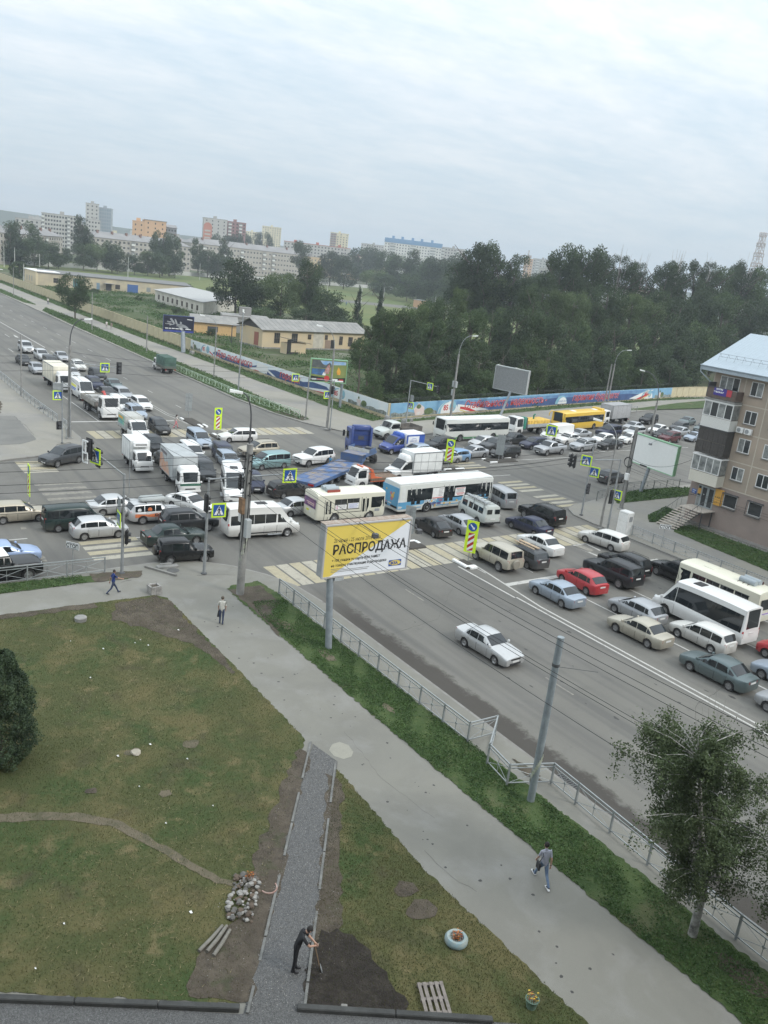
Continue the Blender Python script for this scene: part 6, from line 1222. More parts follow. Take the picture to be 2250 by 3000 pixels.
pf(t,'printed_footer',P2([(.03,.04),(.97,.04),(.97,.24),(.55,.18),(.03,.26)]),mat('print_black',(.012,.014,.018),.4),2);pf(t,'printed_red_disc',[(W*.46+.42*math.cos(a/8*PI),z0+H*.17+.42*math.sin(a/8*PI))for a in range(16)],BRED,4)
pf(t,'printed_red_coat',P2([(.38,.40),(.42,.62),(.50,.80),(.54,.60),(.50,.36)]),mat('print_crimson',(.34,.04,.035),.5,rgb2=(.5,.42,.38),vscale=2.5),3);pf(t,'printed_sack',P2([(.33,.30),(.36,.44),(.43,.46),(.42,.30)]),BWHT,3)
pf(t,'printed_fire',P2([(.74,.36),(.72,.50),(.76,.70),(.80,.60),(.83,.50),(.82,.36)]),mat('print_flame',(.75,.50,.06),.5,rgb2=(.6,.18,.04),vscale=3.),3)
for a,b,c,m_ in((.06,.18,.12,SW),(.20,.36,.12,BRED),(.62,.76,.14,SW),(.62,.92,.08,SW),(.80,.92,.14,BRED)):pf(t,'text_line',P2([(a,c-.03),(b,c-.03),(b,c+.03),(a,c+.03)]),m_,4)
z0,z1=4.1,7.9;t,W=billboard('grey slatted billboard in front of the dark trees',(-99.29,93.54),(-103.09,94.63,4.10),(-96.94,96.20,4.10),z0,z1,mat('poster_grey',(.24,.25,.25),.6,rgb2=(.30,.31,.31),vscale=3.),hl=False,frame=mat('frame_pale',(.40,.43,.42),.6))
for i in range(1,24):pf(t,'slat_line',[(.1,z0+i*.155),(W-.1,z0+i*.155),(W-.1,z0+i*.155+.02),(.1,z0+i*.155+.02)],mat('slat_shadow',(.12,.125,.13),.7),1)
g=MB();[g.tube([(x,.2,z1),(x+.1,-1.5,z1+.3)],.04,6)for x in(1.2,4.6)];part('lamp_arm',g,LAMPH,t)
z0,z1=2.96,6.35;t,W=billboard('blank white billboard with a green frame',(-59.05,79.02),(-62.08,79.77,2.96),(-55.17,78.83,2.96),z0,z1,mat('poster_blank',(.80,.81,.78),.5,var=.03),frame=MATS['frame_green'],hl=False,side=MATS['frame_green'],depth=.4)
g=MB();g.box(1.9,3.0,-.07,-.05,z0-.02,z0+.14);part('name_plate',g,BLACK,t);lamps(t,W,z1,(3.6,),m=STEEL,out=.7,drop=.9)
# ---------------------------------------------------------------- overhead cables
CAB=mat('cable_black',(.02,.02,.022),.6)
def cable(a,b,sag,r=.014,label='thin overhead cable sagging between poles',group='overhead cables'):
 a,b=Vector(a),Vector(b);g=MB();pts=[(a.lerp(b,k/16)-Vector((0,0,4*sag*(k/16)*(1-k/16))))for k in range(17)];pts=[p-a for p in pts];g.tube(pts,r*.62,5,cap=False)
 o=part('overhead_cable',g,CAB,None,60,loc=a);o['label']=label;o['category']='cable';o['group']=group
PC=(-46.71,23.47);pole4=lambda z,dx=0,dy=0:(PC[0]+dx,PC[1]+dy,z)
for i,(z,dy,ze,ye,sg)in enumerate(((9.6,.3,8.9,26.2,.75),(9.4,.3,8.6,26.0,.85),(9.2,.2,8.3,25.9,.8),(8.3,.1,7.6,25.1,.9),(8.1,.1,7.5,25.0,.9),(7.2,0,6.3,24.6,.9))):
 cable(pole4(z,0,dy),(-2,ye,ze),sg,.02,'black cable running from the thick pole along the near railing')
cable(pole4(9.4),((-54.44,70.21)[0],(-54.44,70.21)[1],7.9),1.3,.03,'heavy cable crossing the junction to the thick right pole');cable(pole4(9.2),((-54.44,70.21)[0],(-54.44,70.21)[1],7.2),1.6,.03,'heavy cable crossing the junction to the thick right pole')
cable(pole4(8.6),((-54.44,70.21)[0],(-54.44,70.21)[1],6.9),1.2,.02,'thin cable crossing the junction to the thick right pole');cable(pole4(8.8,0,.1),((-50.21,62.27)[0],(-50.21,62.27)[1],7.2),1.0,.02,'thin cable crossing the junction to the thin right pole')
for z,ye,ze,xe,sg in((9.5,-20,9.4,-53,.5),(9.1,-20,8.9,-53,.6),(8.4,-20,8.0,-54,.7),(7.9,-20,7.6,-54,.7),(7.4,-20,7.0,-52,.8),(6.9,-20,6.8,-52,.8)):cable(pole4(z),(xe,ye,ze),sg,.024,'black cable leading from the thick pole to the lower left')
pA=(-91.50,24.60)
for z,w_ in((8.9,9.4),(8.1,8.9),(7.4,8.2),(6.6,7.5)):cable((pA[0],pA[1],z),pole4(w_),1.0,.022,'black cable between the left corner lamp and the thick pole')
for z,e in((8.9,(-95,-30,8.5)),(8.2,(-95,-30,7.8)),(7.4,(-95,-30,7.0))):cable((pA[0],pA[1],z),e,.6,.022,'thin cable running left from the left corner lamp')
tw=(-93.27,57.74)
for z,ze in((9.3,8.6),(8.6,8.2),(7.6,7.6)):cable((pA[0],pA[1],z),(tw[0],tw[1],ze),.9,.022,'thin cable from the left corner lamp across to the mural side')
cable((tw[0],tw[1],9.0),((-99.03,83.18)[0],(-99.03,83.18)[1],8.6),.5,.02,'thin cable in front of the mural left part');cable(((-99.03,83.18)[0],(-99.03,83.18)[1],8.4),((-104.51,124.96)[0],(-104.51,124.96)[1],8.0),.8,.02,'thin cable in front of the mural wall')
cable(((-54.44,70.21)[0],(-54.44,70.21)[1],5.6),(-49.6,73.6,6.6),.9,.03,'heavy cable from the coil pole to the balconies');cable(((-54.44,70.21)[0],(-54.44,70.21)[1],5.2),(-49.9,74.5,4.0),.4,.02,'thin cable from the coil pole down to the house corner')
for k in(0,.25):cable(((-54.44,70.21)[0],(-54.44,70.21)[1],4.6-k),(-40,74.4,3.4-k),.3,.018,'thin cable running along the brown block')
cable((-49.9,74.45,3.1),(-20,74.45,2.6),.25,.02,'dark cable clipped along the brown block wall')
# ---------------------------------------------------------------- the traffic
C_=dict(white=paint('paint_white',(.70,.70,.68),0,.3,.35),whited=paint('paint_white_dusty',(.66,.655,.62),0,.4,.75,.9),silver=paint('paint_silver',(.40,.415,.43),.45,.34,.5),silverl=paint('paint_pale_silver',(.52,.53,.53),.4,.32,.5),silverb=paint('paint_blue_silver',(.33,.39,.46),.4,.33,.5),grey=paint('paint_grey',(.075,.08,.085),.4,.32,.4),greyd=paint('paint_dark_grey',(.026,.029,.032),.3,.3,.3),black=paint('paint_black',(.008,.009,.010),.0,.22,.18),blackd=paint('paint_black_dusty',(.014,.014,.015),0,.3,.35),blued=paint('paint_dark_blue',(.018,.024,.055),.2,.28,.4),green=paint('paint_dark_green',(.012,.028,.026),.1,.25,.4),greeng=paint('paint_green_grey',(.105,.145,.15),.4,.3,.35),beige=paint('paint_beige',(.40,.36,.28),.3,.38,.7),red=paint('paint_red',(.42,.018,.028),0,.25,.25),maroon=paint('paint_maroon',(.09,.015,.02),.2,.25,.4),teal=paint('paint_teal',(.20,.33,.34),.3,.33,.45),blue=paint('paint_light_blue',(.19,.33,.52),.3,.3,.4),bluevan=paint('paint_royal_blue',(.022,.055,.26),0,.3,.5),cream=paint('paint_cream',(.68,.66,.54),0,.4,.4),busw=paint('paint_bus_white',(.66,.67,.63),0,.4,.35),yellow=paint('paint_bus_yellow',(.72,.46,.04),0,.38,.5),uazg=paint('paint_uaz_grey',(.50,.53,.50),0,.5,.5),mblue=paint('paint_sky_blue',(.30,.40,.60),.2,.3,.4),tan=paint('paint_champagne',(.46,.43,.35),.35,.35,.65),lowbed=paint('paint_trailer_blue',(.03,.11,.36),0,.5,.35))
V=vehicle
gq='cars and lorries queuing on the road from the upper left'
V('off_road_car','white-silver large off-roader, rearmost of the queue on the upper left road','car',C_['silverl'],*(-153.83,34.66),0,'fc',gq)if 0 else None
def Q(key,nm,lb,cat,col,p,deg,ref='fc',grp=gq,**k):return V(key,nm,lb,cat,C_[col],p[0],p[1],deg,ref,grp,**k)
Q('suv_big','off_road_car','pale silver large off-roader, rearmost vehicle of the upper left queue','car','silverl',(-153.83,34.66),0)
Q('sedan','sedan_car','dark grey saloon in the outer lane behind the thin left pole','car','greyd',(-140.75,31.30),0)
Q('suv','crossover_car','pale silver crossover just ahead of the rearmost off-roader','car','silverl',(-145.84,35.28),0)
Q('sedan','sedan_car','silver saloon at the inner lane end of the upper left queue','car','silver',(-145.67,38.37),0)
Q('hatch','hatchback_car','silver hatchback directly behind the cream box lorry','car','silver',(-132.61,31.35),0)
Q('mpv','people_carrier','grey people carrier half hidden beside the cream box lorry','car','grey',(-138.66,34.92),0)
Q('wagon_rails','estate_car','white estate with roof rails behind the curved lamp post','car','whited',(-136.23,38.48),0)
Q('cream_box','box_lorry','cream box lorry with white cab behind the signal posts','lorry','white',(-118.7,31.4),0)
Q('sedan','sedan_car','pale saloon mostly hidden by the big lamp post','car','silverl',(-128.9,35.5),0)
Q('suv','crossover_car','dark grey crossover left of the hanging pedestrian sign','car','greyd',(-127.15,38.82),0)
Q('suv','crossover_car','dark blue crossover behind the striped white van','car','blued',(-119.36,36.04),0)
Q('sedan','sedan_car','grey-green saloon beside the dark blue crossover','car','greeng',(-119.47,38.85),0)
Q('wagon','estate_car','silver estate behind the white estate in the inner lane','car','silver',(-112.24,37.87),0)
Q('wagon','estate_car','white estate waiting at the inner lane of the upper left queue','car','white',(-105.45,38.10),0)
Q('sedan','sedan_car','grey saloon behind the red crane arm','car','grey',(-112.9,35.9),0)
Q('striped_van','van','white van with blue and yellow stripes behind the crane lorry','van','white',(-112.2,32.6),0)
Q('crane_truck','crane_lorry','white dropside lorry with folded red crane at the stop line','lorry','white',(-100.4,31.9),0)
Q('minivan','minivan','white minivan squeezed behind the crane lorry cab','car','white',(-104.2,34.9),0)
Q('wagon','estate_car','blue-silver estate beside the crane lorry cab','car','silverb',(-100.20,35.55),0)
Q('wagon','estate_car','black estate standing on the far left zebra crossing','car','black',(-91.90,35.33),-4)
Q('poster_van','tarp_van','white light lorry with a teal and orange poster on its grey cover','lorry','white',(-88.9,31.6),-2)
Q('green_canopy_truck','canopy_lorry','light lorry with dark green cover parked at the far kerb','lorry','white',(-141.5,52.6),180,'fc',None)
Q('suv','crossover_car','grey crossover turning left past the left pavement corner','car','grey',(-80.27,20.50),-62,'fl',None)
gm='vehicles jammed inside the junction'
Q('mpv','people_carrier','blue-silver people carrier beside the left keep-right board','car','silverb',(-84.92,37.32),-4,'fc',gm)
Q('wagon','estate_car','clean white estate turning left by the left keep-right board','car','white',(-87.99,41.50),-92,'fl',gm)
Q('mpv','people_carrier','dark blue people carrier in the middle of the junction','car','blued',(-79.24,36.43),-10,'fr',gm)
Q('suv','off_road_car','beige estate off-roader with rack behind the teal people carrier','car','beige',(-80.75,40.80),-86,'fl',gm)
Q('mpv','people_carrier','pale teal people carrier facing left','car','teal',(-75.92,39.62),-83,'fl',gm)
Q('jeep','off_road_car','white large off-roader facing left with its driver door ajar','car','white',(-76.2,45.3),-78,'fl',gm)
Q('wagon','estate_car','light blue-silver estate between the dark people carrier and the concrete pole','car','silverb',(-75.9,36.6),-8,'fc',gm)
Q('hatch','hatchback_car','dark blue hatchback beside the white minibus behind the concrete pole','car','blued',(-68.0,35.2),-14,'fc',gm)
Q('transit','minibus','white high-roof minibus pointing towards the camera beside the concrete pole','minibus','white',(-65.2,31.7),-20,'fc',gm)
Q('bongo_box','fridge_lorry','small white box lorry with fridge unit over its cab','lorry','white',(-76.9,27.7),-4,'fc',gm)
Q('elf_box','box_lorry','grey box lorry with a green band across its white cab','lorry','white',(-68.8,29.0),-7,'fc',gm)
Q('niva','off_road_car','dark boxy off-roader behind the white fridge lorry','car','greyd',(-82.9,31.4),-3,'fc',gm)
Q('sedan','sedan_car','grey saloon wedged between the two box lorries','car','grey',(-77.0,30.6),-4,'fc',gm)
Q('mpv','people_carrier','white people carrier half hidden behind the grey box lorry','car','white',(-79.0,34.0),-6,'fc',gm)
Q('minivan','minivan','grey minivan between the grey box lorry and the white minibus','car','grey',(-72.4,32.3),-8,'fc',gm)
Q('sedan','sedan_car','white saloon with rear spoiler below the grey box lorry','car','white',(-62.9,28.3),24,'fc',gm)
gw='vehicles on the road at lower left'
Q('crossover_box','sticker_car','silver crossover with orange side stickers and a grey roof box','car','silverl',(-62.26,22.38),90,'rr',gw)
Q('suv','crossover_car','dark grey crossover next to the white route minibus','car','greyd',(-59.38,26.68),88,'fr',gw)
Q('bmw','sedan_car','dark green saloon with pale paper in its rear window','car','green',(-56.87,24.62),90,'fr',gw)
Q('niva','off_road_car','black small off-roader with rear spare wheel by the near kerb','car','black',(-53.28,21.22),84,'rr',gw)
Q('transit','minibus','white dusty route minibus passing behind the concrete pole','minibus','whited',(-56.54,32.19),86,'fr',gm)
Q('sedan','sedan_car','silver saloon between the route minibus and the cream bus','car','silverl',(-60.97,34.86),92,'rr',gm)
Q('wagon','estate_car','black dusty estate behind the cream bus','car','blackd',(-66.13,36.93),97,'rr',gm)
Q('small_bus','small_bus','cream small bus with red rack and grey cylinders on its roof','bus','cream',(-58.2,39.4),89,'c',gm)if 0 else None
V('small_bus','small_bus','cream small bus with grey cylinders on its roof above the sale billboard','bus',C_['cream'],-59.5,39.4,89,'c',gm)
V('city_bus','city_bus','white-roofed city bus with blue advertising skirt','bus',C_['busw'],-60.5,50.7,93,'c',gm)
Q('tow_truck','tow_lorry','small tow lorry with white cab and orange bed sides','lorry','white',(-67.48,46.45),-88,'fl',gm)
Q('white_box_van','box_van','white box van with tall plain body behind the city bus','van','white',(-69.31,52.26),-86,'fl',gm)
Q('blue_tarp_van','tarp_van','blue light lorry with white and blue cover near the mural corner','lorry','bluevan',(-79.88,58.70),-84,'fl',gm)
Q('old_lorry','old_lorry','old pale grey bonneted lorry with empty dark bed','lorry','uazg',(-87.8,63.4),-84,'c',gm)
ge='vehicles queuing on the road from the upper right'
Q('hatch','hatchback_car','light blue hatchback behind the blue light lorry','car','silverb',(-77.9,60.4),-84,'fl',ge)
Q('sedan','sedan_car','pale silver saloon behind the white box van','car','silverl',(-75.4,63.4),-84,'c',ge)
Q('suv','off_road_car','black dusty off-roader ahead of the green-skirted white bus','car','greyd',(-80.20,65.73),-84,'fl',ge)
Q('sedan','sedan_car','silver saloon behind the keep-right board with blue disc','car','silver',(-77.2,69.2),-84,'c',ge)
Q('hatch','hatchback_car','sky blue hatchback right of the rear keep-right board','car','blue',(-74.81,63.95),-85,'fl',ge)
V('green_white_bus','city_bus','white bus with low green skirt in front of the mural wall','bus',C_['busw'],-86.3,76.6,-87,'c',ge)
Q('hatch_long','hatchback_car','pale silver hatchback beside the green-skirted white bus','car','silverl',(-80.89,73.50),-84,'fl',ge)
Q('suv','crossover_car','dark grey crossover behind the grey sign back','car','grey',(-78.82,73.81),-84,'fl',ge)
Q('wagon_rails','estate_car','black estate right of the grey sign back','car','black',(-75.46,72.55),-84,'fl',ge)
Q('sedan','sedan_car','black saloon below the white cab of the yellow-load lorry','car','greyd',(-82.2,80.2),-84,'fl',ge)
Q('wagon','estate_car','dark blue estate ahead of the white delivery van','car','blued',(-79.32,81.25),-84,'fl',ge)
Q('hilux','pickup_car','silver double-cab pickup in the near lane of the right queue','car','silver',(-75.92,80.83),-83,'fl',ge)
V('yellow_load_truck','flatbed_lorry','white-cab lorry loaded with yellow blocks behind the white bus','lorry',C_['white'],-88.0,85.2,-83,'fc',ge)
V('panel_van','van','plain white delivery van below the yellow bus','van',C_['white'],-83.7,90.5,-83,'c',ge)
V('yellow_bus','yellow_bus','yellow bus near the mural wall','bus',C_['yellow'],-90.6,102.2,-80,'c',ge)
Q('sedan','sedan_car','clean white saloon behind the silver pickup','car','white',(-81.2,90.0),-83,'fl',ge)
Q('suv','crossover_car','silver crossover third back in the near lane of the right queue','car','silver',(-77.00,88.52),-84,'fl',ge)
Q('sedan_old','sedan_car','old pale grey saloon below the yellow bus rear half','car','silver',(-84.7,96.2),-82,'c',ge)
Q('hatch_long','hatchback_car','white hatchback with dark roof between silver crossover and yellow bus','car','white',(-81.2,97.5),-83,'c',ge)
Q('sedan_old','sedan_car','black saloon at the near lane left of the blank billboard','car','black',(-77.41,94.27),-86,'fl',ge)
Q('suv_big','off_road_car','dark blue off-roader behind the white hatchback','car','blued',(-84.9,103.0),-82,'c',ge)
Q('hatch','hatchback_car','white hatchback hidden behind the top of the concrete pole','car','white',(-80.8,103.0),-83,'c',ge)
Q('wagon','estate_car','silver estate above the top left corner of the blank billboard','car','silverl',(-85.2,109.4),-82,'c',ge)
V('grey_box_truck','box_lorry','grey box lorry following the yellow bus','lorry',C_['white'],-93.2,110.0,-79,'fc',ge)
Q('sedan','sedan_car','dark silver saloon behind the silver estate','car','silver',(-88.6,113.2),-80,'c',ge)
Q('suv','crossover_car','black crossover by the railing at the far kerb','car','black',(-92.0,121.6),-78,'fl',ge)
Q('sedan','sedan_car','white saloon between the lamp posts of the right queue','car','white',(-86.2,116.6),-80,'c',ge)
Q('sedan','sedan_car','black saloon behind the tall right lamp post','car','black',(-83.0,113.6),-80,'c',ge)
Q('suv','crossover_car','maroon crossover above the blank billboard','car','maroon',(-80.3,111.8),-82,'c',ge)
Q('wagon','estate_car','dark grey estate behind the maroon crossover','car','grey',(-87.6,124.0),-79,'c',ge)
Q('sedan','sedan_car','silver-green saloon at the far end of the right queue','car','greeng',(-91.6,131.6),-78,'c',ge)
Q('sedan','sedan_car','grey saloon right of the maroon crossover','car','silver',(-84.2,119.6),-81,'c',ge)
Q('sedan','sedan_car','pale blue-silver saloon nearest the balconies of the brown block','car','silverb',(-79.60,117.18),-84,'fl',ge)
Q('hatch','hatchback_car','white hatchback disappearing behind the balconies','car','white',(-90.6,138.4),-78,'c',ge)
Q('hatch','hatchback_car','grey hatchback disappearing behind the balconies','car','greeng',(-86.0,128.2),-79,'c',ge)
Q('hatch','hatchback_car','grey hatchback driving away below the blank billboard','car','grey',(-63.6,79.2),96,'c',None)
gs='vehicles on the road at lower right'
Q('minivan','minivan','silver small people carrier with red lamps right of the city bus','car','silver',(-59.6,57.8),168,'c',gm)
Q('buhanka','old_van','pale grey-green old van with a roof rack and ladder','van','uazg',(-55.6,51.6),174,'c',gs)
Q('hatch_long','hatchback_car','silver long hatchback with red lamps left of the old grey van','car','silver',(-52.81,47.07),178,'rl',gs)
Q('lada','old_hatchback','black angular old hatchback by the sale billboard corner','car','blackd',(-52.84,44.31),180,'rl',gs)
Q('sedan_big','sedan_car','dark blue-grey saloon on the near zebra crossing','car','blued',(-50.3,53.7),-174,'rl',gs)
Q('suv_big','off_road_car','black long off-roader beyond the dark saloon on the zebra crossing','car','black',(-51.3,57.9),180,'rc',gs)
Q('sedan','sedan_car','white saloon right of the estate carrying planks','car','white',(-45.21,51.54),180,'rc',gs)
pl_car=Q('wagon_rails','estate_car','dark silver estate carrying wooden planks on its roof','car','grey',(-44.3,47.1),180,'rl',gs)
Q('patriot','off_road_car','dusty silver boxy off-roader with a rear spare wheel','car','tan',(-44.6,44.3),180,'rl',gs)
Q('sedan','sedan_car','silver saloon with white triangle sticker in the rear window','car','silverb',(-37.41,43.87),180,'rl',gs)
Q('hatch_long','hatchback_car','bright red hatchback behind the silver saloon at lower right','car','red',(-38.54,47.64),177,'rl',gs)
Q('suv_big','off_road_car','dark grey off-roader behind the red hatchback','car','greyd',(-38.6,51.3),180,'rl',gs)
Q('suv','crossover_car','black crossover with tall red lamps','car','black',(-39.8,54.0),180,'rl',gs)
Q('wagon','estate_car','dusty white estate beside the white cabinet','car','whited',(-45.22,58.04),-170,'rl',gs)
Q('suv','crossover_car','black low crossover ahead of the cream bus','car','black',(-39.65,57.19),176,'fl',gs)
V('small_bus_b','small_bus','cream small bus with purple stripe and maroon roof rack','bus',C_['cream'],-32.9,56.2,180,'c',gs)
V('minibus','minibus','clean white minibus with one long black window strip','minibus',C_['white'],-31.2,51.4,180,'c',gs)
Q('hatch_long','hatchback_car','pale silver hatchback with slanted red lamps','car','silver',(-35.37,47.13),180,'fl',gs)
Q('sedan','sedan_car','champagne beige saloon beside the double line','car','tan',(-30.36,44.50),181,'rl',gs)
Q('wagon_steel','estate_car','white dusty estate with plain steel wheels','car','whited',(-28.11,48.09),180,'rl',gs)
Q('sedan_big','sedan_car','grey-green saloon nearest the right picture edge in the inner lane','car','greeng',(-24.34,44.48),181,'rl',gs)
Q('hatch','hatchback_car','dark red car cut off by the right picture edge','car','red',(-26.21,51.30),180,'fl',gs)
Q('sedan','sedan_car','silver saloon behind the white dusty estate at the right edge','car','silverb',(-24.44,48.06),180,'fl',gs)
Q('sedan','sedan_car','silver saloon at the right picture edge lowest in the queue','car','silver',(-21.78,44.34),180,'fl',gs)
Q('sedan_old','sedan_car','silver saloon alone on the near carriageway','car','silverl',(-32.43,33.13),3,'fr',None)
Q('wagon','estate_car','dusty beige estate cut by the left picture edge','car','beige',(-64.91,15.26),91,'fr',gw)
Q('minivan','minivan','dark green minivan with a white rear sticker','car','green',(-62.06,15.94),90,'rr',gw)
Q('hatch','hatchback_car','silver small hatchback with red lamps on the lower left road','car','silverl',(-59.77,17.18),89,'rr',gw)
Q('sedan_big','sedan_car','silver saloon beside the orange-stickered crossover','car','silverl',(-65.00,20.10),90,'rr',gw)
Q('sedan','sedan_car','sky blue saloon cut by the left picture edge','car','mblue',(-57.1,11.2),92,'c',gw)
Q('cruiser','off_road_car','black off-roader with white roof by the lower left railing','car','black',(-53.38,11.87),93,'fr',gw)
for i,y in enumerate((-.28,-.14,.3)):
 g=MB();g.box(-1.3,.9,y-.05,y+.05,1.56,1.63);o=part('wooden_plank',g,mat('fresh_timber',(.50,.38,.26),.8,var=.2),None,None,pl_car.location,pl_car.rotation_euler[2]);o['label']='fresh timber plank tied on the dark silver estate roof';o['category']='plank';o['group']='planks on the roof of the dark silver estate'
TBm=C_['lowbed'];TBD=paint('paint_tractor_blue',(.015,.045,.20),0,.35,.25)
def tractor():
 s=Car(L=2.3,W=2.5,H=3.3,wb=10,r=.52,sill=.55,gh=(-1.151,-1.15,.92,1.12),hood=[(-1.15,1.9),(1.12,1.9),(1.15,1.8)],archx=[.1],nose=.95,tail=1.1,pil=((-.2,.85),),zb=1.9,gtop=.5,inset=.08,flat=.05)
 def ex(add,s):
  chassis(add,-5.2,-.9,.85,.42);q=MB()
  q.cbox(-1.3,-.6,-1.1,1.1,s.H-.05,s.H+.45,.12);add('roof_deflector',q,PAINTKEY,40)
  for sy in(-1,1):
   q=MB();q.cbox(-1.5,-1.15,min(sy*1.0,sy*1.25),max(sy*1.0,sy*1.25),1.0,3.6,.04);add('side_fin',q,PAINTKEY,40)
   extra_box(add,'side_mirror',BLACK,1.0,1.15,min(sy*1.3,sy*1.55),max(sy*1.3,sy*1.55),2.0,2.7,c=.03)
  q=MB();[q.box(-1.17,-1.15,-1.0,1.0,z,z+.03)for z in(1.4,2.0,2.6)];q.box(-1.17,-1.15,-.35,.35,2.1,2.5);add('cab_back_ribs',q,DARKG,None)
  q=MB();q.cbox(-1.9,-1.3,-1.1,1.1,.7,1.35,.06);add('rear_tank',q,DARKG,40);q=MB();q.lathe([(.55,1.15),(.55,1.25)],'Z',16,c=(-3.6,0,0));add('fifth_wheel',q,BLACK,40)
  tm,rm=wheel_meshes(.52,.3,'truck')
  for wx,tr in((.1,1.05),(-3.6,1.05),(-3.6,.72)):
   for sy in(1,-1):k=add('wheel',tm,None,0,0,(wx,sy*tr,.52),(0,0,0 if sy>0 else PI));add('rim',rm,None,0,k)
 nodes_car('tractor_unit',s,no_wheels=True,rear_glass=False,hl=(.05,.2,.3),tl=(.02,.02,.02),spec=.95,extras=ex,plates=False,mirror=False)
tractor()
V('tractor_unit','tractor_unit','royal blue tractor unit seen from behind pulling the low-bed trailer','lorry',TBD,-80.4,54.1,164,'c',None)
A_,B_=Vector((-68.1,40.0)),Vector((-76.3,52.4));a=math.atan2(B_.y-A_.y,B_.x-A_.x)
t=thing('low_bed_trailer','long royal blue low-bed trailer with worn timber deck','trailer',(A_.x,A_.y,0),a)
DECK=mat('worn_deck',(.27,.22,.16),.9,rgb2=(.06,.13,.28),vscale=.9);TRB=mat('trailer_blue',(.045,.12,.30),.7,rgb2=(.10,.13,.19),vscale=1.1)
g=MB();g.box(0,11.4,-1.3,1.3,.72,.95);[g.box(0,11.4,sy*1.3-.05,sy*1.3+.05,.66,1.0)for sy in(-1,1)];g.box(-.1,0,-1.3,1.3,.6,1.0);part('frame',g,TRB,t)
for i in range(9):
 for y in(-.85,0,.85):g=MB();g.box(.1+i*1.25,1.3+i*1.25,y-.38,y+.38,.951,.972);part('deck_plate',g,DECK if(i*3+int(y*2))%4 else TRB,t)
g=MB();g.add([(11.4,-1.28,.72),(12.3,-1.28,1.35),(12.3,-1.28,1.75),(11.3,-1.28,1.75),(11.4,1.28,.72),(12.3,1.28,1.35),(12.3,1.28,1.75),(11.3,1.28,1.75)],[(0,1,2,3),(7,6,5,4),(3,2,6,7),(0,3,7,4),(1,0,4,5)]);g.box(11.35,15.3,-1.28,1.28,1.45,1.75);part('gooseneck',g,TRB,t)
g=MB();g.box(11.5,13.2,-1.2,1.2,1.752,1.78);part('neck_deck',g,DECK,t)
g=MB();g.box(13.2,13.26,-1.28,1.28,1.75,2.15);part('head_board',g,mat('board_pale',(.5,.5,.46),.7,var=.2),t)
for sy in(-1,1):g=MB();g.box(13.2,14.9,sy*1.28-.03,sy*1.28+.03,1.75,2.15);part('neck_side_board',g,TRB,t)
g=MB();g.lathe([(.45,1.76),(.5,1.9),(.45,2.05),(.2,2.04)],'Z',16,c=(14.2,.5,0));part('spare_tyre',g,TYRE,t,40);g=MB();g.cbox(14.5,15.2,-.9,-.1,1.76,2.1);part('tool_box',g,DARKG,t)
tm,rm=wheel_meshes(.42,.28,'truck')
for x in(2.4,4.0,5.6,7.2):
 for sy in(1,-1):
  o=ob('wheel',tm,t,(x,sy*1.16,.42),0 if sy>0 else PI);ob('rim',rm,o)
for sy in(-1,1):g=MB();g.cbox(-.14,-.08,sy*.95-.3,sy*.95+.3,.7,.9,.02);part('tail_light',g,TAIL,t)
g=MB();g.box(2,7.6,-1.28,-1.2,.55,.72);g.box(2,7.6,1.2,1.28,.55,.72);part('mudguard',g,BLACK,t)
# ---------------------------------------------------------------- buildings
PANEL=mat('panel_concrete',(.43,.345,.27),.9,rgb2=(.32,.275,.22),vscale=.28,bump=.15);SEAM=mat('panel_seam',(.50,.45,.37),.9,var=.1)
WFR=mat('window_frame_white',(.74,.74,.72),.4);WGL=mat('window_glass',(.028,.034,.036),.08,0,.7);CURT=mat('curtain',(.34,.35,.33),.3,0,.6,rgb2=(.10,.11,.11),vscale=2.2)
ROOFM=mat('roof_sheet_blue_grey',(.37,.43,.47),.5,.25,var=.05);SIDING=mat('white_siding',(.70,.70,.66),.5);OLDW=mat('old_grey_boards',(.085,.078,.070),.9,rgb2=(.05,.046,.042),vscale=6,bump=.4);PLIN=mat('plinth_plaster',(.32,.255,.22),.9,rgb2=(.26,.215,.19),vscale=.5,bump=.15)
Y0=74.6;XL=-49.95;XR=-14.0
t=thing('apartment_block','brown concrete panel apartment block with a pale blue-grey roof at the right edge','apartment block',(XL,Y0,0));L=XR-XL;D=12.2
g=MB();g.box(0,L,0,D,4.5,15.45);part('wall',g,PANEL,t);g=MB();g.box(0,L,0,D,.1,4.5);part('lower_wall',g,PLIN,t)
g=MB();g.box(-.25,L,-.75,0,.1,.30);part('apron',g,KERB,t)
for z in(12.72,10.04,7.25,4.5):g=MB();g.box(0,L,-.012,0,z-.05,z+.05);g.box(-.012,0,0,D,z-.05,z+.05);part('seam',g,SEAM,t)
for x in(3.45,6.0,8.6,11.2,13.8,16.4,19,21.6):g=MB();[g.box(x-.05,x+.05,-.012,0,a+.05,b-.05)for a,b in((4.5,7.25),(7.25,10.04),(10.04,12.72),(12.72,15.4))];part('seam',g,SEAM,t)
g=MB();[g.box(-.013,.09,-.013,0,a,b)for a,b in((12.8,15.4),)];part('seam',g,SEAM,t)
rz0,rz1=15.75,19.05;g=MB()
def roofpt(x,y):return(x,y,rz0+(rz1-rz0)*(1-abs(y-D/2)/(D/2+.95)))
x0,x1=-1.1,L
top=[roofpt(x0,-.95),roofpt(x1,-.95),roofpt(x1,D/2),roofpt(x0,D/2)];bot=[(a,b,c-.12)for a,b,c in top]
g.add(top+bot,[(0,1,2,3),(7,6,5,4),(0,4,5,1),(3,7,4,0),(2,6,7,3)])
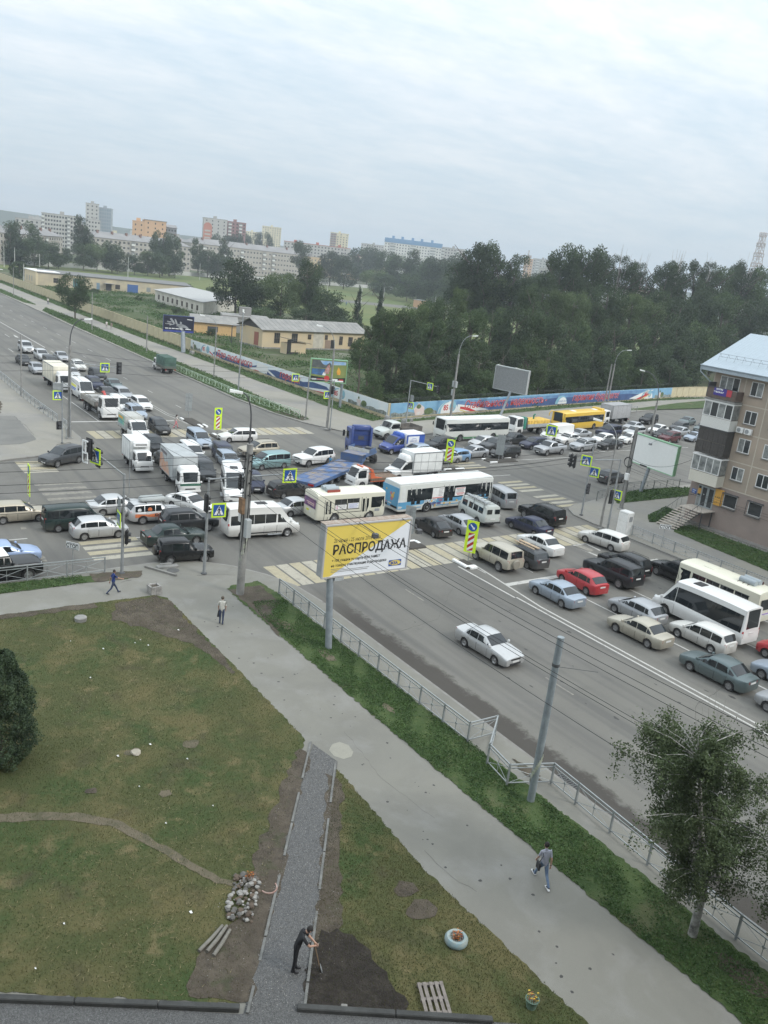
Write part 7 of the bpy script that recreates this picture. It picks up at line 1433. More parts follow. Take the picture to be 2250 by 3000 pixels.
tb=[roofpt(x0,D/2),roofpt(x1,D/2),roofpt(x1,D+.95),roofpt(x0,D+.95)];bb=[(a,b,c-.12)for a,b,c in tb];g.add(tb+bb,[(0,1,2,3),(7,6,5,4),(3,2,6,7),(0,3,7,4)])
roof=part('roof',g,ROOFM,t)
g=MB();n=0
for k in range(int((x1-x0)/.35)):
 xx=x0+k*.35;a,b=roofpt(xx,-.95),roofpt(xx,D/2);g.add([(xx,a[1],a[2]+.001),(xx+.05,a[1],a[2]+.028),(xx+.1,a[1],a[2]+.001),(xx,b[1],b[2]+.001),(xx+.05,b[1],b[2]+.028),(xx+.1,b[1],b[2]+.001)],[(0,1,4,3),(1,2,5,4)])
part('sheet_ribs',g,ROOFM,roof,kind='stuff')
g=MB();g.box(x0-.02,x1,-.97,-.93,rz0-.45,rz0+.02);g.box(x0-.02,x1,-.93,0,rz0-.45,rz0-.40);part('eaves_fascia',g,ROOFM,roof);g=MB();g.tube([(x0,-1.03,rz0-.02),(x1,-1.03,rz0-.02)],.07,8);part('gutter',g,ROOFM,roof,50)
g=MB();g.add([(0,.02,15.45),(0,D-.02,15.45),(0,D/2,rz1-.35)],[(2,1,0)]);part('gable',g,PANEL,t)
g=MB();g.tube([(-1.0,-.98,rz0-.1),(-1.0,-.98,rz0-.65),(-.12,-.12,rz0-1.6),(-.12,-.1,rz0-2.2)],.06,8);part('downpipe',g,ROOFM,t,50)
for k in range(14):
 x=-.2+k*.87*1.0;p=roofpt(x,.35);g=MB();g.tube([(x,p[1]-.1,p[2]),(x+.02,p[1]+.12,p[2]+.62)],.012,4);g.tube([(x,p[1]+.55,p[2]+.2),(x+.02,p[1]+.12,p[2]+.62)],.012,4);part('snow_fence_stand',g,DARKG,roof)
p=roofpt(0,.35);g=MB();[g.tube([(-.3,p[1]+.12-q*.05,p[2]+.62-q),(11.4,p[1]+.12-q*.05,p[2]+.62-q)],.012,4)for q in(0,.28)];part('snow_fence_rail',g,DARKG,roof)
def window(t,x0,x1,z0,z1,n=2,y=0,sill=True,glass=WGL,mats=None,fr=.07,name='window'):
 g=MB();d=.05
 g.box(x0,x1,y-.03,y+d,z0,z0+fr);g.box(x0,x1,y-.03,y+d,z1-fr,z1)
 for i in range(n+1):xx=lerp(x0,x1-fr,i/n);g.box(xx,xx+fr,y-.035,y+d,z0+fr,z1-fr)
 w_=part(name,g,WFR,t)
 for i in range(n):
  a,b=lerp(x0,x1-fr,i/n)+fr,lerp(x0,x1-fr,(i+1)/n);g=MB();g.box(a,b,y-.008,y+.002,z0+fr,z1-fr);part('pane',g,(mats[i]if mats else glass),w_)
 if sill:g=MB();g.box(x0-.06,x1+.06,y-.16,y,z0-.07,z0-.01);part('sill',g,KERB,w_)
 return w_
cols=[(4.1,5.38),(6.78,8.08),(9.4,10.7),(12.0,13.3),(14.6,15.9),(17.2,18.5),(19.8,21.1)]
for ci,(a,b)in enumerate(cols):
 for fi,(z0,z1)in enumerate(((13.65,15.0),(11.0,12.27),(8.25,9.6),(5.5,6.8))):window(t,a,b,z0,z1,2,mats=[(WGL,CURT)[(ci*3+fi*2)%3==1],(WGL,CURT)[(ci+fi)%3==0]])
window(t,.75,2.88,13.7,15.02,3,mats=[CURT,CURT,WGL],sill=False)
for a,b in((3.9,5.35),(6.62,8.02),(9.6,11.0),(12.4,13.8)):
 w_=window(t,a,b,2.72,4.0,1,sill=True);g=MB();g.box(a-.1,b+.1,-.28,-.0,4.02,4.10);g.box(a-.1,a-.06,-.28,-.24,2.6,4.02);g.box(b+.06,b+.1,-.28,-.24,2.6,4.02);g.box(a-.1,b+.1,-.28,-.25,2.58,2.62);part('grille_frame',g,DARKG,w_)
g=MB();g.box(2.98,3.88,-.16,-.02,2.62,4.22);sg=part('orange_signboard',g,mat('signboard_orange',(.66,.36,.07),.5,var=.06),t,label='orange wall signboard with small dark letters')
for i,ch in enumerate('Ф Н В Х'.split()):o=ob('lettering',text_mesh(ch if ch!='Ф' else 'е',.2,SK_,bold=.01),sg,(3.06+i*.2,-.165,3.35));o.rotation_euler=(PI/2,0,0)
g=MB();g.box(.3,.85,-.03,-.002,3.05,3.5);hn=part('house_number_plate',g,SB,t);o=ob('lettering',text_mesh('141',.2,SW,bold=.008),hn,(.38,-.035,3.1));o.rotation_euler=(PI/2,0,0);g=MB();[g.box(.38,.78,-.035,-.03,3.33+.07*k,3.36+.07*k)for k in(0,1)];part('text_line',g,SW,hn)
ALU=mat('aluminium_frame',(.36,.40,.41),.4,.4);g=MB();g.box(.95,2.88,-.03,-.004,1.95,4.1);dr=part('entrance_door',g,ALU,t)
for a,b,z0,z1,m in((1.02,1.3,2.0,2.9,CURT),(1.5,1.98,2.1,3.95,WGL),(2.25,2.75,2.1,3.95,WGL),(1.02,1.3,3.0,4.0,WGL)):g=MB();g.box(a,b,-.04,-.028,z0,z1);part('door_glass',g,m,dr)
g=MB();g.box(1.0,1.34,-.06,-.041,3.2,3.75);part('orange_sticker',g,MATS['signboard_orange'],dr);o=ob('lettering',text_mesh('Х',.26,SW,bold=.01),dr,(1.62,-.045,3.1));o.rotation_euler=(PI/2,0,0)
def siding(t,x0,x1,z0,z1,y,m,n):
 for k in range(n):a=lerp(z0,z1,k/n);b=lerp(z0,z1,(k+1)/n)-.012;g=MB();g.box(x0,x1,y-.02-.0,y+.02,a,b);g.box(x1,x1+.02,y+.02,0,a,b);g.box(x0-.02,x0,y+.02,0,a,b);part('siding_strip',g,m,t)
bx0,bx1,by=.35,3.5,-1.15
g=MB();g.box(bx0-.1,bx1+.1,by-.1,0,12.66,12.84);part('balcony_slab',g,CONC,t)
g=MB();g.box(bx0,bx1,by-.02,by+.0,12.9,13.85);g.box(bx1-.02,bx1,by,0,12.9,13.85);bal=part('balcony',g,mat('rust_brown_sheet',(.165,.125,.10),.85,rgb2=(.11,.08,.065),vscale=2.5),t,label='open rusty top balcony with a phone number banner')
g=MB();[g.box(*q)for q in((bx0-.05,bx1+.05,by-.06,by+.04,13.88,13.94),)];[g.box(bx0+i*.45,bx0+i*.45+.025,by-.03,by-.02,12.85,13.9)for i in range(8)];g.box(bx0-.1,bx0+.02,by,0,12.9,14.3);part('balcony_rail',g,DARKG,bal)
g=MB();g.box(1.05,2.45,by-.05,by-.03,13.2,13.95);bn=part('purple_banner',g,mat('banner_purple',(.05,.035,.24),.5),bal)
for txt,sz,z,sq,x in(('КУПИ',.2,13.72,1.3,1.3),('9-962-018-18-17',.2,13.45,.78,1.08)):o=ob('lettering',text_mesh(txt,sz,SW,bold=.014,squeeze=sq),bn,(x,by-.055,z));o.rotation_euler=(PI/2,0,0)
g=MB();g.box(2.46,3.0,by-.05,by-.03,13.25,13.9);part('red_banner',g,mat('banner_red_cloth',(.46,.05,.07),.5),bal)
for(g0,g1,s0,s1,n,smat)in((11.12,12.55,10.05,11.08,9,SIDING),(5.68,7.2,4.5,5.62,9,mat('cream_siding',(.66,.63,.54),.5))):
 siding(t,bx0,bx1,s0,s1,by,smat,n);w_=window(t,bx0,bx1,g0,g1,4,y=by,sill=False,mats=[CURT,WGL,CURT,WGL]if g0>8 else[CURT]*4,name='balcony_glazing')
 g=MB();g.box(bx1-.02,bx1+.01,by+.06,-.05,g0,g1);part('side_pane',g,CURT,w_);g=MB();g.box(bx0-.06,bx1+.08,by-.08,0,g1,g1+.10);part('balcony_roof',g,WFR,w_);g=MB();g.box(bx0,bx1,by+.02,0,s0,s0+.1);part('balcony_floor',g,CONC,w_)
g=MB()
for k in range(11):
 a=lerp(bx0,bx1,k/11);b=lerp(bx0,bx1,(k+1)/11)-.015;q=MB();q.box(a,b,by-.02-.01*(k%2),by+.01,8.72,9.95);q.box(a,b,by-.05-.01*(k%3),by-.02,7.46,8.70);part('board',q,OLDW,t)
for k in range(5):a=lerp(by,-.02,k/5);q=MB();q.box(bx1-.01,bx1+.02,a,a+.21,7.46,9.95);part('board',q,OLDW,t)
g=MB();g.box(bx0-.05,bx1+.08,by-.08,0,9.95,10.03);part('balcony_roof',g,DARKG,t)
for x in(3.75,4.6):
 g=MB();g.cbox(x,x+.72,-.38,-.05,10.1,10.62,.03);ac=part('air_conditioner',g,WHITE,t,30,label='white air conditioner box under the third storey window');g=MB();g.lathe([(.2,.38),(.2,.395),(.05,.4)],'Y',16,c=(x+.3,0,10.36));g.v=[(a,-b,c)for a,b,c in g.v];g.f=[f[::-1]for f in g.f];part('fan_grille',g,STEEL,ac,40)
t2=thing('entrance_stairs','open flight of worn concrete treads climbing to the glass entrance','stairs',(0,0,0));TREAD=mat('worn_tread',(.50,.46,.40),.85,rgb2=(.34,.29,.24),vscale=5)
N_=10
for k in range(N_):
 z=.12+1.83*(k+.6)/N_;y=69.9+2.75*k/N_;g=MB();xl=lerp(-49.7,-49.2,k/N_);g.box(xl,xl+2.35,y,y+.26,z,z+.07);part('tread',g,TREAD,t2)
g=MB();g.box(-49.3,-46.6,72.65,74.55,1.87,1.95);part('landing',g,TREAD,t2)
g=MB();g.add([(-49.5,69.8,.15),(-49.5,70.1,.15),(-49.1,72.7,1.9),(-49.1,72.7,1.65),(-47.5,69.8,.15),(-47.5,70.1,.15),(-47.0,72.7,1.9),(-47.0,72.7,1.65)],[(0,1,2,3),(7,6,5,4)]);[g.box(x,x+.08,y,y+.08,.1,1.88)for x in(-49.2,-46.8)for y in(72.7,74.3)];part('stringers',g,DARKG,t2)
for s_ in(0,1):
 g=MB();xa,xb=((-49.75,-49.3),(-47.4,-46.9))[s_];g.tube([(xa,69.9,1.15),(xb,72.7,2.95)]+([(xb,74.5,2.95)]if not s_ else[(xb+.3,72.7,2.95),(xb+.3,74.5,2.95)]),.025,6)
 for k in range(6):q=k/5;g.tube([(lerp(xa,xb,q),lerp(69.9,72.7,q),.2+1.75*q),(lerp(xa,xb,q),lerp(69.9,72.7,q),1.15+1.8*q)],.014,4)
 part('handrail',g,DARKG,t2,50)
a57=math.radians(57);t=thing('near_apartment_block','grey facade of the viewer own building beside the gravel strip','apartment block',(.5*math.cos(a57-PI/2)+math.cos(a57)*-45+.4,.5*math.sin(a57-PI/2)+math.sin(a57)*-45,0),a57)
g=MB();g.box(0,34.4,-14,-.6,.1,30);g.box(55.6,95,-14,-.6,.1,30);g.box(34.4,55.6,-14,-.9,.1,30);part('wall',g,mat('facade_grey',(.16,.155,.145),.9,var=.15,vscale=.4),t)
WI=MB();WI.box(0,1.5,-.62,-.55,0,1.5);wm=WI.mesh('window',WGL)
for i in range(28):
 for f in range(8):
  if not(33<1.2+i*3.3<56):ob('window',wm,t,(1.2+i*3.3,0,2+f*3.2))
g=MB();g.poly([(-12,-30,.125),(-8.5,-14,.125),(-5.3,-3.5,.125),(0,2,.125),(6,10,.125),(20,33,.125),(14,34,.125),(-1,12,.125),(-14,-5,.125),(-20,-16,.125)])
def low_kerb(label,P,Q):
 P,Q=Vector(P),Vector(Q);L=(Q-P).length;a=math.atan2((Q-P).y,(Q-P).x);t=thing('lawn_kerb',label,'kerb',(P.x,P.y,.1),a,'low dark kerbs at the foot of the lawns');n=max(1,int(L/2.4))
 for k in range(n):g=MB();g.cbox(L*k/n+.008,L*(k+1)/n-.008,-.16,.05,0,.2,.03);part('kerb_length',g,mat('shade_toned_kerb',(.065,.066,.062),.8,rgb2=(.035,.036,.034),vscale=2.,bump=.3),t,30)  # whole kerb coloured dark to stand in for its shadowed near face
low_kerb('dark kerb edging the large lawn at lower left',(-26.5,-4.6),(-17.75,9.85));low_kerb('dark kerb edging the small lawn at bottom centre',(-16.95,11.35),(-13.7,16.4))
g=MB();g.poly([(-27.2,-5.4,.150),(-17.6,9.7,.150),(-16.9,11.2,.150),(-13.2,16.2,.150),(-6,24,.150),(4,19,.150),(-14,-9,.150),(-24,-14,.150)]);struct('gravel_apron',g,GRAV)
EDGE=mat('edging_stone',(.15,.15,.14),.9,var=.3,vscale=3);i_=0
for P,Q,lb in(((-29.5,19.0),(-17.45,9.95),'thin edging stones left of the gravel path'),((-27.6,19.2),(-16.75,11.5),'thin edging stones right of the gravel path')):
 P,Q=Vector(P),Vector(Q);L=(Q-P).length;t=thing('path_edging',lb,'kerb',(P.x,P.y,.12),math.atan2((Q-P).y,(Q-P).x),'edging of the gravel path');n=int(L)
 for k in[q for q in range(n)if q%5!=3]:g=MB();h_=.055+.02*((k*7)%3);g.box(L*k/n+.01,L*(k+1)/n-.01,-.045,.045,0,h_);part('edging_stone',g,EDGE,t)
# ---- generic far buildings
def far_block(label,Lp,Rp,depth,h,floors,ncol,wall,roof='flat',rm=None,win=None,gap=1.0,wsz=(1.3,1.4),base=0.,balc=(),bm=None,name='apartment_block',group=None,ov=.5,rise=3.0,ends=True,z0=1.2,chim=0,parapet=None,joined=False):
 Lp,Rp=Vector(Lp),Vector(Rp);a=math.atan2((Rp-Lp).y,(Rp-Lp).x);W=(Rp-Lp).length;t=thing(name,label,'building' if name!='apartment_block' else 'apartment block',(Lp.x,Lp.y,base),a,group)
 g=MB();g.box(0,W,0,depth,0,h);part('wall',g,wall,t)
 rm=rm or mat('roof_grey',(.24,.235,.23),.9,var=.15,vscale=.15)
 if roof=='hip':
  g=MB();o_=ov;v=[(-o_,-o_,h),(W+o_,-o_,h),(W+o_,depth+o_,h),(-o_,depth+o_,h),(depth/2,depth/2,h+rise),(W-depth/2,depth/2,h+rise)];g.add(v,[(0,1,5,4),(1,2,5),(2,3,4,5),(3,0,4),(3,2,1,0)]);r_=part('roof',g,rm,t)
  for k in range(chim):x=W*(k+.6)/(chim+.2);g=MB();g.box(x,x+1.1,depth*.32,depth*.42,h+rise*.35,h+rise+.7);part('chimney',g,mat('chimney_brick',(.20,.12,.095),.9),r_)
 elif roof=='gable':
  g=MB();o_=ov;v=[(-o_,-o_,h),(W+o_,-o_,h),(W+o_,depth+o_,h),(-o_,depth+o_,h),(-o_,depth/2,h+rise),(W+o_,depth/2,h+rise)];g.add(v,[(0,1,5,4),(1,2,5),(2,3,4,5),(3,0,4),(3,2,1,0)]);part('roof',g,rm,t)
 elif roof=='shed':
  g=MB();o_=ov;v=[(-o_,-o_,h),(W+o_,-o_,h),(W+o_,depth+o_,h+rise),(-o_,depth+o_,h+rise)];v+=[(x,y,z+.25)for x,y,z in v];g.add(v,[(3,2,1,0),(4,5,6,7),(0,1,5,4),(1,2,6,5),(2,3,7,6),(3,0,4,7)]);part('roof',g,rm,t)
 else:
  g=MB();g.box(-.2,W+.2,-.2,depth+.2,h,h+.5);part('roof',g,parapet or rm,t)
  for k in range(max(1,int(W/18))):g=MB();x=W*(k+.5)/max(1,int(W/18));g.box(x-1.5,x+1.5,depth*.4,depth*.6,h+.5,h+2.6);part('roof_hut',g,parapet or rm,t)
 if floors:
  fh=(h-z0)/floors;g=MB();fw,wh=wsz;g.box(0,fw,-.03,-.005,0,wh);g.box(fw*.48,fw*.52,-.06,-.03,0,wh,1);g.box(-.08,fw+.08,-.06,-.005,-.1,0,1);g.box(-.08,fw+.08,-.05,-.005,wh,wh+.08,1);wm=g.mesh('window',[win or WGL,WFR])
  rr=random.Random(int(W*100));G_=MB()
  for f in range(floors):
   for c in range(ncol):
    x=(c+.5)*W/ncol-fw/2;z=z0+f*fh+.6
    if c in balc and f>0:continue
    if rr.random()<.02:continue
    if joined:G_.box(x,x+fw,-.04,-.005,z,z+wh)
    else:ob('window',wm,t,(x,0,z))
  if joined:part('window_rows',G_,win or WGL,t,kind='stuff')
  if ends:
   for f in range(floors):
    for k in(.3,.7):
     o=ob('window',wm,t,(W+0,depth*k-.6,z0+f*fh+.6));o.rotation_euler=(0,0,PI/2)
  for c in balc:
   g=MB();bw=W/ncol*.9;x=(c+.5)*W/ncol-bw/2
   g.box(0,bw,-1.0,0,0,.15);g.box(0,bw,-1.0,-.92,.15,1.1);g.box(0,bw,-.98,-.94,1.15,2.3,1);g.box(bw-.05,bw,-.95,0,.15,2.3,0);me=g.mesh('balcony',[bm or SIDING,CURT])
   for f in range(1,floors):ob('balcony',me,t,(x,0,z0+f*fh+.1))
 return t
KW=mat('khaki_brick',(.40,.375,.325),.9,rgb2=(.36,.335,.29),vscale=.3);KG=mat('grey_end_wall',(.20,.205,.20),.9)
gk='grey-brown five-storey slabs beyond the far wall'
far_block('left grey-brown five-storey slab behind tall trees',(-441.5,87.0),(-509,132.6),12,14.5,5,24,KW,'hip',balc=(5,16),group=gk,chim=6)
far_block('long middle grey-brown five-storey slab with brick chimneys',(-537.7,156.5),(-551.1,224.4),13,16.0,5,24,KW,'hip',balc=(9,15),group=gk,chim=7,rise=3.6)
far_block('right grey-brown five-storey slab ending behind the big round trees',(-589.7,248.6-8),(-616.1,342.8),13,18.6,5,34,KW,'hip',balc=(3,9,14,21,24),group=gk,chim=5,rise=3.8)
far_block('small grey roofed slab between the middle and right slabs',(-640,232),(-652,262),12,19,5,8,KW,'hip',rise=3.5,chim=2)
YB=mat('ochre_house',(.50,.33,.13),.9,rgb2=(.45,.38,.26),vscale=.12)
far_block('low ochre block behind the right slab end',(-714,400),(-722,448),12,17.5,4,12,YB,'flat',balc=(5,));far_block('ochre and grey block with white balconies',(-718,462),(-742,520),12,17.0,4,16,YB,'flat',balc=(4,5,15))
PW_=mat('far_panel_white',(.47,.46,.42),.9,rgb2=(.42,.41,.38),vscale=.1);GY=mat('far_grey',(.30,.33,.35),.8);OR_=mat('far_orange',(.56,.36,.21),.85);BK=mat('far_brick_red',(.27,.15,.135),.9);PYL=mat('far_pale_yellow',(.62,.56,.38),.85)
RP=mat('far_parapet',(.36,.35,.33),.9)
far_block('pale low block at the far left skyline',(-745,158),(-738,178),14,21.5,7,6,PW_,rm=RP,joined=True);far_block('long pale panel block on the left skyline',(-700,167),(-692,194),14,27.3,9,14,PW_,rm=RP,balc=(0,9,12),joined=True)
far_block('tall white tower with slim profile on the left skyline',(-866,246.5),(-862.5,257.8),14,42.2,12,3,PW_,rm=RP,joined=True);far_block('grey glazed tower wing beside the white tower',(-869,258.2),(-864,270),16,39.6,12,6,GY,rm=GY,win=mat('far_glass_blue',(.20,.26,.30),.3),wsz=(1.6,2.0),joined=True)
far_block('pale annex below the white tower',(-768.8,221),(-766,230.4),12,27.0,8,4,PW_,rm=RP,joined=True)
far_block('lower wing of the orange building',(-644.3,217.0),(-641.7,225.0),12,29.0,8,2,OR_,rm=OR_,joined=True,wsz=(.9,1.2));far_block('orange building with a sloped grey roof',(-641.8,225.1),(-638.5,240.2),14,31.0,9,3,OR_,'shed',rise=-4,rm=mat('far_zinc',(.36,.38,.38),.6),joined=True,wsz=(.9,1.2));far_block('dark ribbed rear part of the orange building',(-655.7,243.5),(-652.8,254),12,27.5,8,5,KG,'shed',rise=2,joined=True)
far_block('white part of the tall brick and white block',(-755.2,318.6),(-748.5,338.3),14,40.3,13,4,PW_,rm=RP,joined=True,wsz=(1.,1.2));o=far_block('dark brick part of the tall brick and white block',(-756.5,339.5),(-749.9,357.5),14,39.8,13,6,BK,rm=BK,joined=True,balc=(1,4))
t=thing('wall_medallion','red arched recess on the white side of the tall brick block','facade recess',(-754.0,322.2,0),math.atan2(19.7,6.7));g=MB();g.add([(-3.8,-.3,15),(3.8,-.3,15),(3.8,-.3,33)]+[(3.8*math.cos(k/10*PI),-.3,33+3.8*math.sin(k/10*PI))for k in range(1,10)]+[(-3.8,-.3,33)],[tuple(range(13))]);part('arch_panel',g,mat('far_terracotta',(.46,.19,.13),.9),t);g=MB();[g.box(-2.6,2.6,-.35,-.31,17+k*3,18.4+k*3)for k in range(5)];part('balcony_rows',g,PW_,t)
far_block('distant pale yellow block left of the twin towers',(-1173.5,558),(-1165,577),16,39.5,13,6,PYL,rm=PYL,joined=True);far_block('distant tall pale yellow block with stepped front',(-1163,580),(-1151,604.5),18,49.5,16,8,PYL,rm=PYL,joined=True)
far_block('long pale block with red roof strips',(-795.2,421.5),(-761.6,479.6),14,29.0,9,20,PW_,rm=mat('far_red_roof',(.40,.13,.09),.8),joined=True);far_block('lone yellow and brown tower on the skyline',(-1029.8,615),(-1018,636),16,49.6,16,6,PYL,rm=PYL,balc=(0,1),bm=BK,joined=True)
far_block('distant grey block left of the blue-topped block',(-965.8,624),(-949,651),14,39.5,12,10,PW_,rm=RP,joined=True)
BT=mat('far_blue_top',(.13,.27,.44),.7);o=far_block('long white block crowned by a blue top storey',(-908.3,620.5),(-866.4,677.8),16,43.8,13,20,mat('far_white',(.62,.61,.56),.85),rm=BT,parapet=BT,balc=(2,3,9,10,16,17),joined=True)
g=MB();W_=math.hypot(41.9,57.3);g.box(-.3,W_+.3,-.3,16.3,44.3,49.0);[g.box(W_*q,W_*q+3,2,8,49,52)for q in(.12,.28,.46,.62,.8)];part('blue_storey',g,BT,o)
far_block('pale block behind the right end of the blue-topped block',(-787.3,616),(-771.6,637),16,43.0,13,8,PW_,rm=RP,balc=(0,5),joined=True);far_block('distant orange block by the tower cranes',(-871.9,824),(-864.5,832),14,45,12,3,OR_,rm=OR_,joined=True);far_block('distant whitish block by the tower cranes',(-864.6,832.2),(-846.9,851),16,46.3,13,6,PW_,rm=RP,balc=(1,),joined=True)
far_block('pale block glimpsed above the forest edge',(-499.9,490),(-492.4,498.5),12,29.5,8,4,PW_,rm=RP,joined=True)
for k in range(26):
 rr=random.Random(k+5);u=rr.uniform(0,1);D_=rr.uniform(900,1500);a=math.radians(171-u*44);x,y=D_*math.cos(a),D_*math.sin(a);W_=rr.uniform(20,60);b_=a-PI/2;h_=22+rr.uniform(-6,3)-D_*0+rr.random()*4
 far_block(('low pale roofs in the hazy distance','hazy distant blocks on the skyline')[k%2],(x-W_/2*math.cos(b_),y-W_/2*math.sin(b_)),(x+W_/2*math.cos(b_),y+W_/2*math.sin(b_)),15,h_,0,0,(PW_,PYL,KW)[k%3],rm=(RP,mat('far_red_roof',(.40,.13,.09),.8))[k%5==0],group='hazy distant low city blocks',name='distant_building')
CR=mat('far_crane',(.42,.36,.33),.7)
for x,y,h_,j,a in((-820,780,50,44,2.6),(-770,850,52,40,2.4)):
 t=thing('tower_crane','faint tower crane on the skyline right of the forest edge tree','crane',(x,y,0),a,'faint tower cranes');g=MB();g.box(-.6,.6,-.6,.6,0,h_);part('mast',g,CR,t);g=MB();g.box(-14,j,-.5,.5,h_-3,h_-2);g.box(-14,-9,-1,1,h_-5.5,h_-2.5);g.tube([(0,0,h_+4),(j*.7,0,h_-2)],.15,4);part('jib',g,CR,t);g=MB();g.box(-.5,.5,-.5,.5,h_,h_+4.2);part('apex',g,CR,t)
t=thing('lattice_mast','lattice mast with ring platforms at the right picture edge','mast',(-489,757,0));g=MB()
for k in range(4):
 sx,sy=((1,1),(1,-1),(-1,-1),(-1,1))[k];g.tube([(sx*9,sy*9,0),(sx*4.2,sy*4.2,45),(sx*1.6,sy*1.6,84)],.35,4)
part('legs',g,CR,t)
for z in range(8,84,6):
 w1=pl([(0,9),(45,4.2),(84,1.6)],z);w2=pl([(0,9),(45,4.2),(84,1.6)],z+6);g=MB()
 for(a,b),(c,d)in(((1,1),(1,-1)),((1,-1),(-1,-1)),((-1,-1),(-1,1)),((-1,1),(1,1))):g.tube([(a*w1,b*w1,z),(c*w2,d*w2,z+6)],.16,3);g.tube([(c*w1,d*w1,z),(a*w2,b*w2,z+6)],.16,3);g.tube([(a*w1,b*w1,z),(c*w1,d*w1,z)],.16,3)
 part('bracing',g,CR,t)
for z in(46,55,64,73,82):
 g=MB();w1=pl([(0,9),(45,4.2),(84,1.6)],z)+1.6
 for zz in(z,z+3.2):
  g.tube([(w1*math.cos(q/6*PI),w1*math.sin(q/6*PI),zz)for q in range(13)],.22,4)
 for q in range(12):g.tube([(w1*math.cos(q/6*PI),w1*math.sin(q/6*PI),z),(w1*math.cos(q/6*PI),w1*math.sin(q/6*PI),z+3.2)],.16,3)
 part('ring_platform',g,CR,t)
FW=mat('far_wall_white',(.48,.48,.45),.9,var=.1,vscale=.2);pts=[(-430,30),(-449,88),(-471,128),(-493.6,191),(-512,235),(-543,297),(-547,324),(-574,404),(-560,450)]
for k,(a,b)in enumerate(zip(pts,pts[1:])):
 a,b=Vector(a),Vector(b);L=(b-a).length;t=thing('far_wall','run of the long white wall in front of the grey-brown slabs','wall',(a.x,a.y,0),math.atan2((b-a).y,(b-a).x),'runs of the far white wall');n=int(L/6);g=MB();g.box(.05,L/n-.05,0,.3,0,2.3);me=g.mesh('panel',FW)
 for i in range(n):ob('panel',me,t,(i*L/n,0,.1))
 g=MB();g.box(0,L,.1,.2,.1,2.3);part('footing',g,FW,t)
PE=mat('peeling_yellow',(.56,.48,.32),.9,rgb2=(.40,.35,.27),vscale=.35);SL=mat('slate_sheet',(.30,.29,.27),.9,rgb2=(.20,.20,.19),vscale=.5,bump=.2);BLD=mat('blue_door',(.05,.12,.30),.6)
def wbox(t,nm,x0,x1,z0,z1,m,y=-.04,pane=True):
 g=MB();g.box(x0,x1,y,0,z0,z1);p=part(nm,g,m,t)
 if pane and m is WGL:g=MB();[g.box(x0+(x1-x0)*k/3-.03,x0+(x1-x0)*k/3+.03,y-.03,y,z0,z1)for k in range(4)];[g.box(x0,x1,y-.028,y,z-.03,z+.03)for z in(z0,(z0+z1)/2,z1)];part('frame',g,mat('old_frame',(.20,.15,.12),.8),p)
t=far_block('long peeling yellow workshop with a blue gate',(-323.5,76.0),(-312.5,128),13,4.3,0,0,PE,'shed',rm=mat('dark_felt',(.16,.16,.155),.9,var=.1),ov=.25,rise=.5,name='workshop',base=.1)
for x,w_,z0,z1,m in((5,1.5,1.3,2.9,WGL),(11.5,2.5,.3,3.4,mat('teal_door',(.07,.16,.16),.7)),(19.5,1.1,.2,2.6,mat('pale_blue_door',(.17,.25,.32),.7)),(22.7,2.0,.2,2.7,DARKG),(26,1.6,1.0,2.6,WGL),(30.2,3.8,.1,3.1,BLD),(37,1.5,1.0,2.6,mat('shutter_grey',(.25,.27,.26),.7)),(41,1.6,.2,2.4,MATS['shutter_grey'])):wbox(t,'window' if m is WGL else 'door',x,x+w_,z0,z1,m,-.05)
g=MB();g.box(22,25.5,-2.2,0,2.7,2.85);part('canopy',g,SL,t)
t=thing('gatehouse','low cream end house of the long workshop with arched windows','building',(-337,74.5,.1),math.radians(3));g=MB();g.box(0,13.5,0,8,0,4.6);part('wall',g,mat('cream_wall',(.58,.50,.34),.9,var=.1),t);g=MB();g.box(-.3,13.8,-.3,8.3,4.6,4.85);part('roof',g,WHITE,t);[wbox(t,'window',x,x+.8,1.0,2.8,CURT)for x in(2.5,5.5,8.5)]
t=thing('white_shed','long white shed with a flat pale roof behind the wall','building',(-287,105,.1),math.radians(0));g=MB();W_,dx,dy=41,-24,22
g.add([(0,0,0),(W_,0,0),(W_+dx,dy,0),(dx,dy,0),(0,0,3.7),(W_,0,3.7),(W_+dx,dy,3.7),(dx,dy,3.7)],[(4,5,6,7),(0,1,5,4),(1,2,6,5),(2,3,7,6),(3,0,4,7)]);part('wall',g,mat('whitewash',(.62,.60,.53),.9,rgb2=(.45,.42,.36),vscale=.4),t)
g=MB();g.add([(-.5,-.4,3.72),(W_+.4,-.4,3.72),(W_+dx+.4,dy+.4,4.1),(dx-.5,dy+.4,4.1),(-.5,-.4,3.9),(W_+.4,-.4,3.9),(W_+dx+.4,dy+.4,4.3),(dx-.5,dy+.4,4.3)],[(4,5,6,7),(0,1,5,4),(1,2,6,5),(2,3,7,6),(3,0,4,7)]);part('roof',g,mat('pale_roof',(.37,.37,.355),.8,var=.06),t)
for k in range(9):wbox(t,'window',3+k*4.1,4.3+k*4.1,1.0,2.5,WGL)
t=far_block('ochre store with a slate roof beside the dark hands billboard',(-197,81.6),(-193.8,91.5),7,2.9,0,0,mat('ochre_render',(.60,.40,.19),.9,var=.12),'gable',rm=SL,rise=1.6,name='store',ov=.6);wbox(t,'window',3.5,6.0,.8,2.1,DARKG)
t=far_block('plain grey block shed behind the ochre store',(-203,92),(-199,103),8,3.9,0,0,mat('block_grey',(.30,.30,.285),.9,var=.12),'flat',rm=SL,name='shed');wbox(t,'blocked_window',3.8,4.6,2.6,3.2,KG)
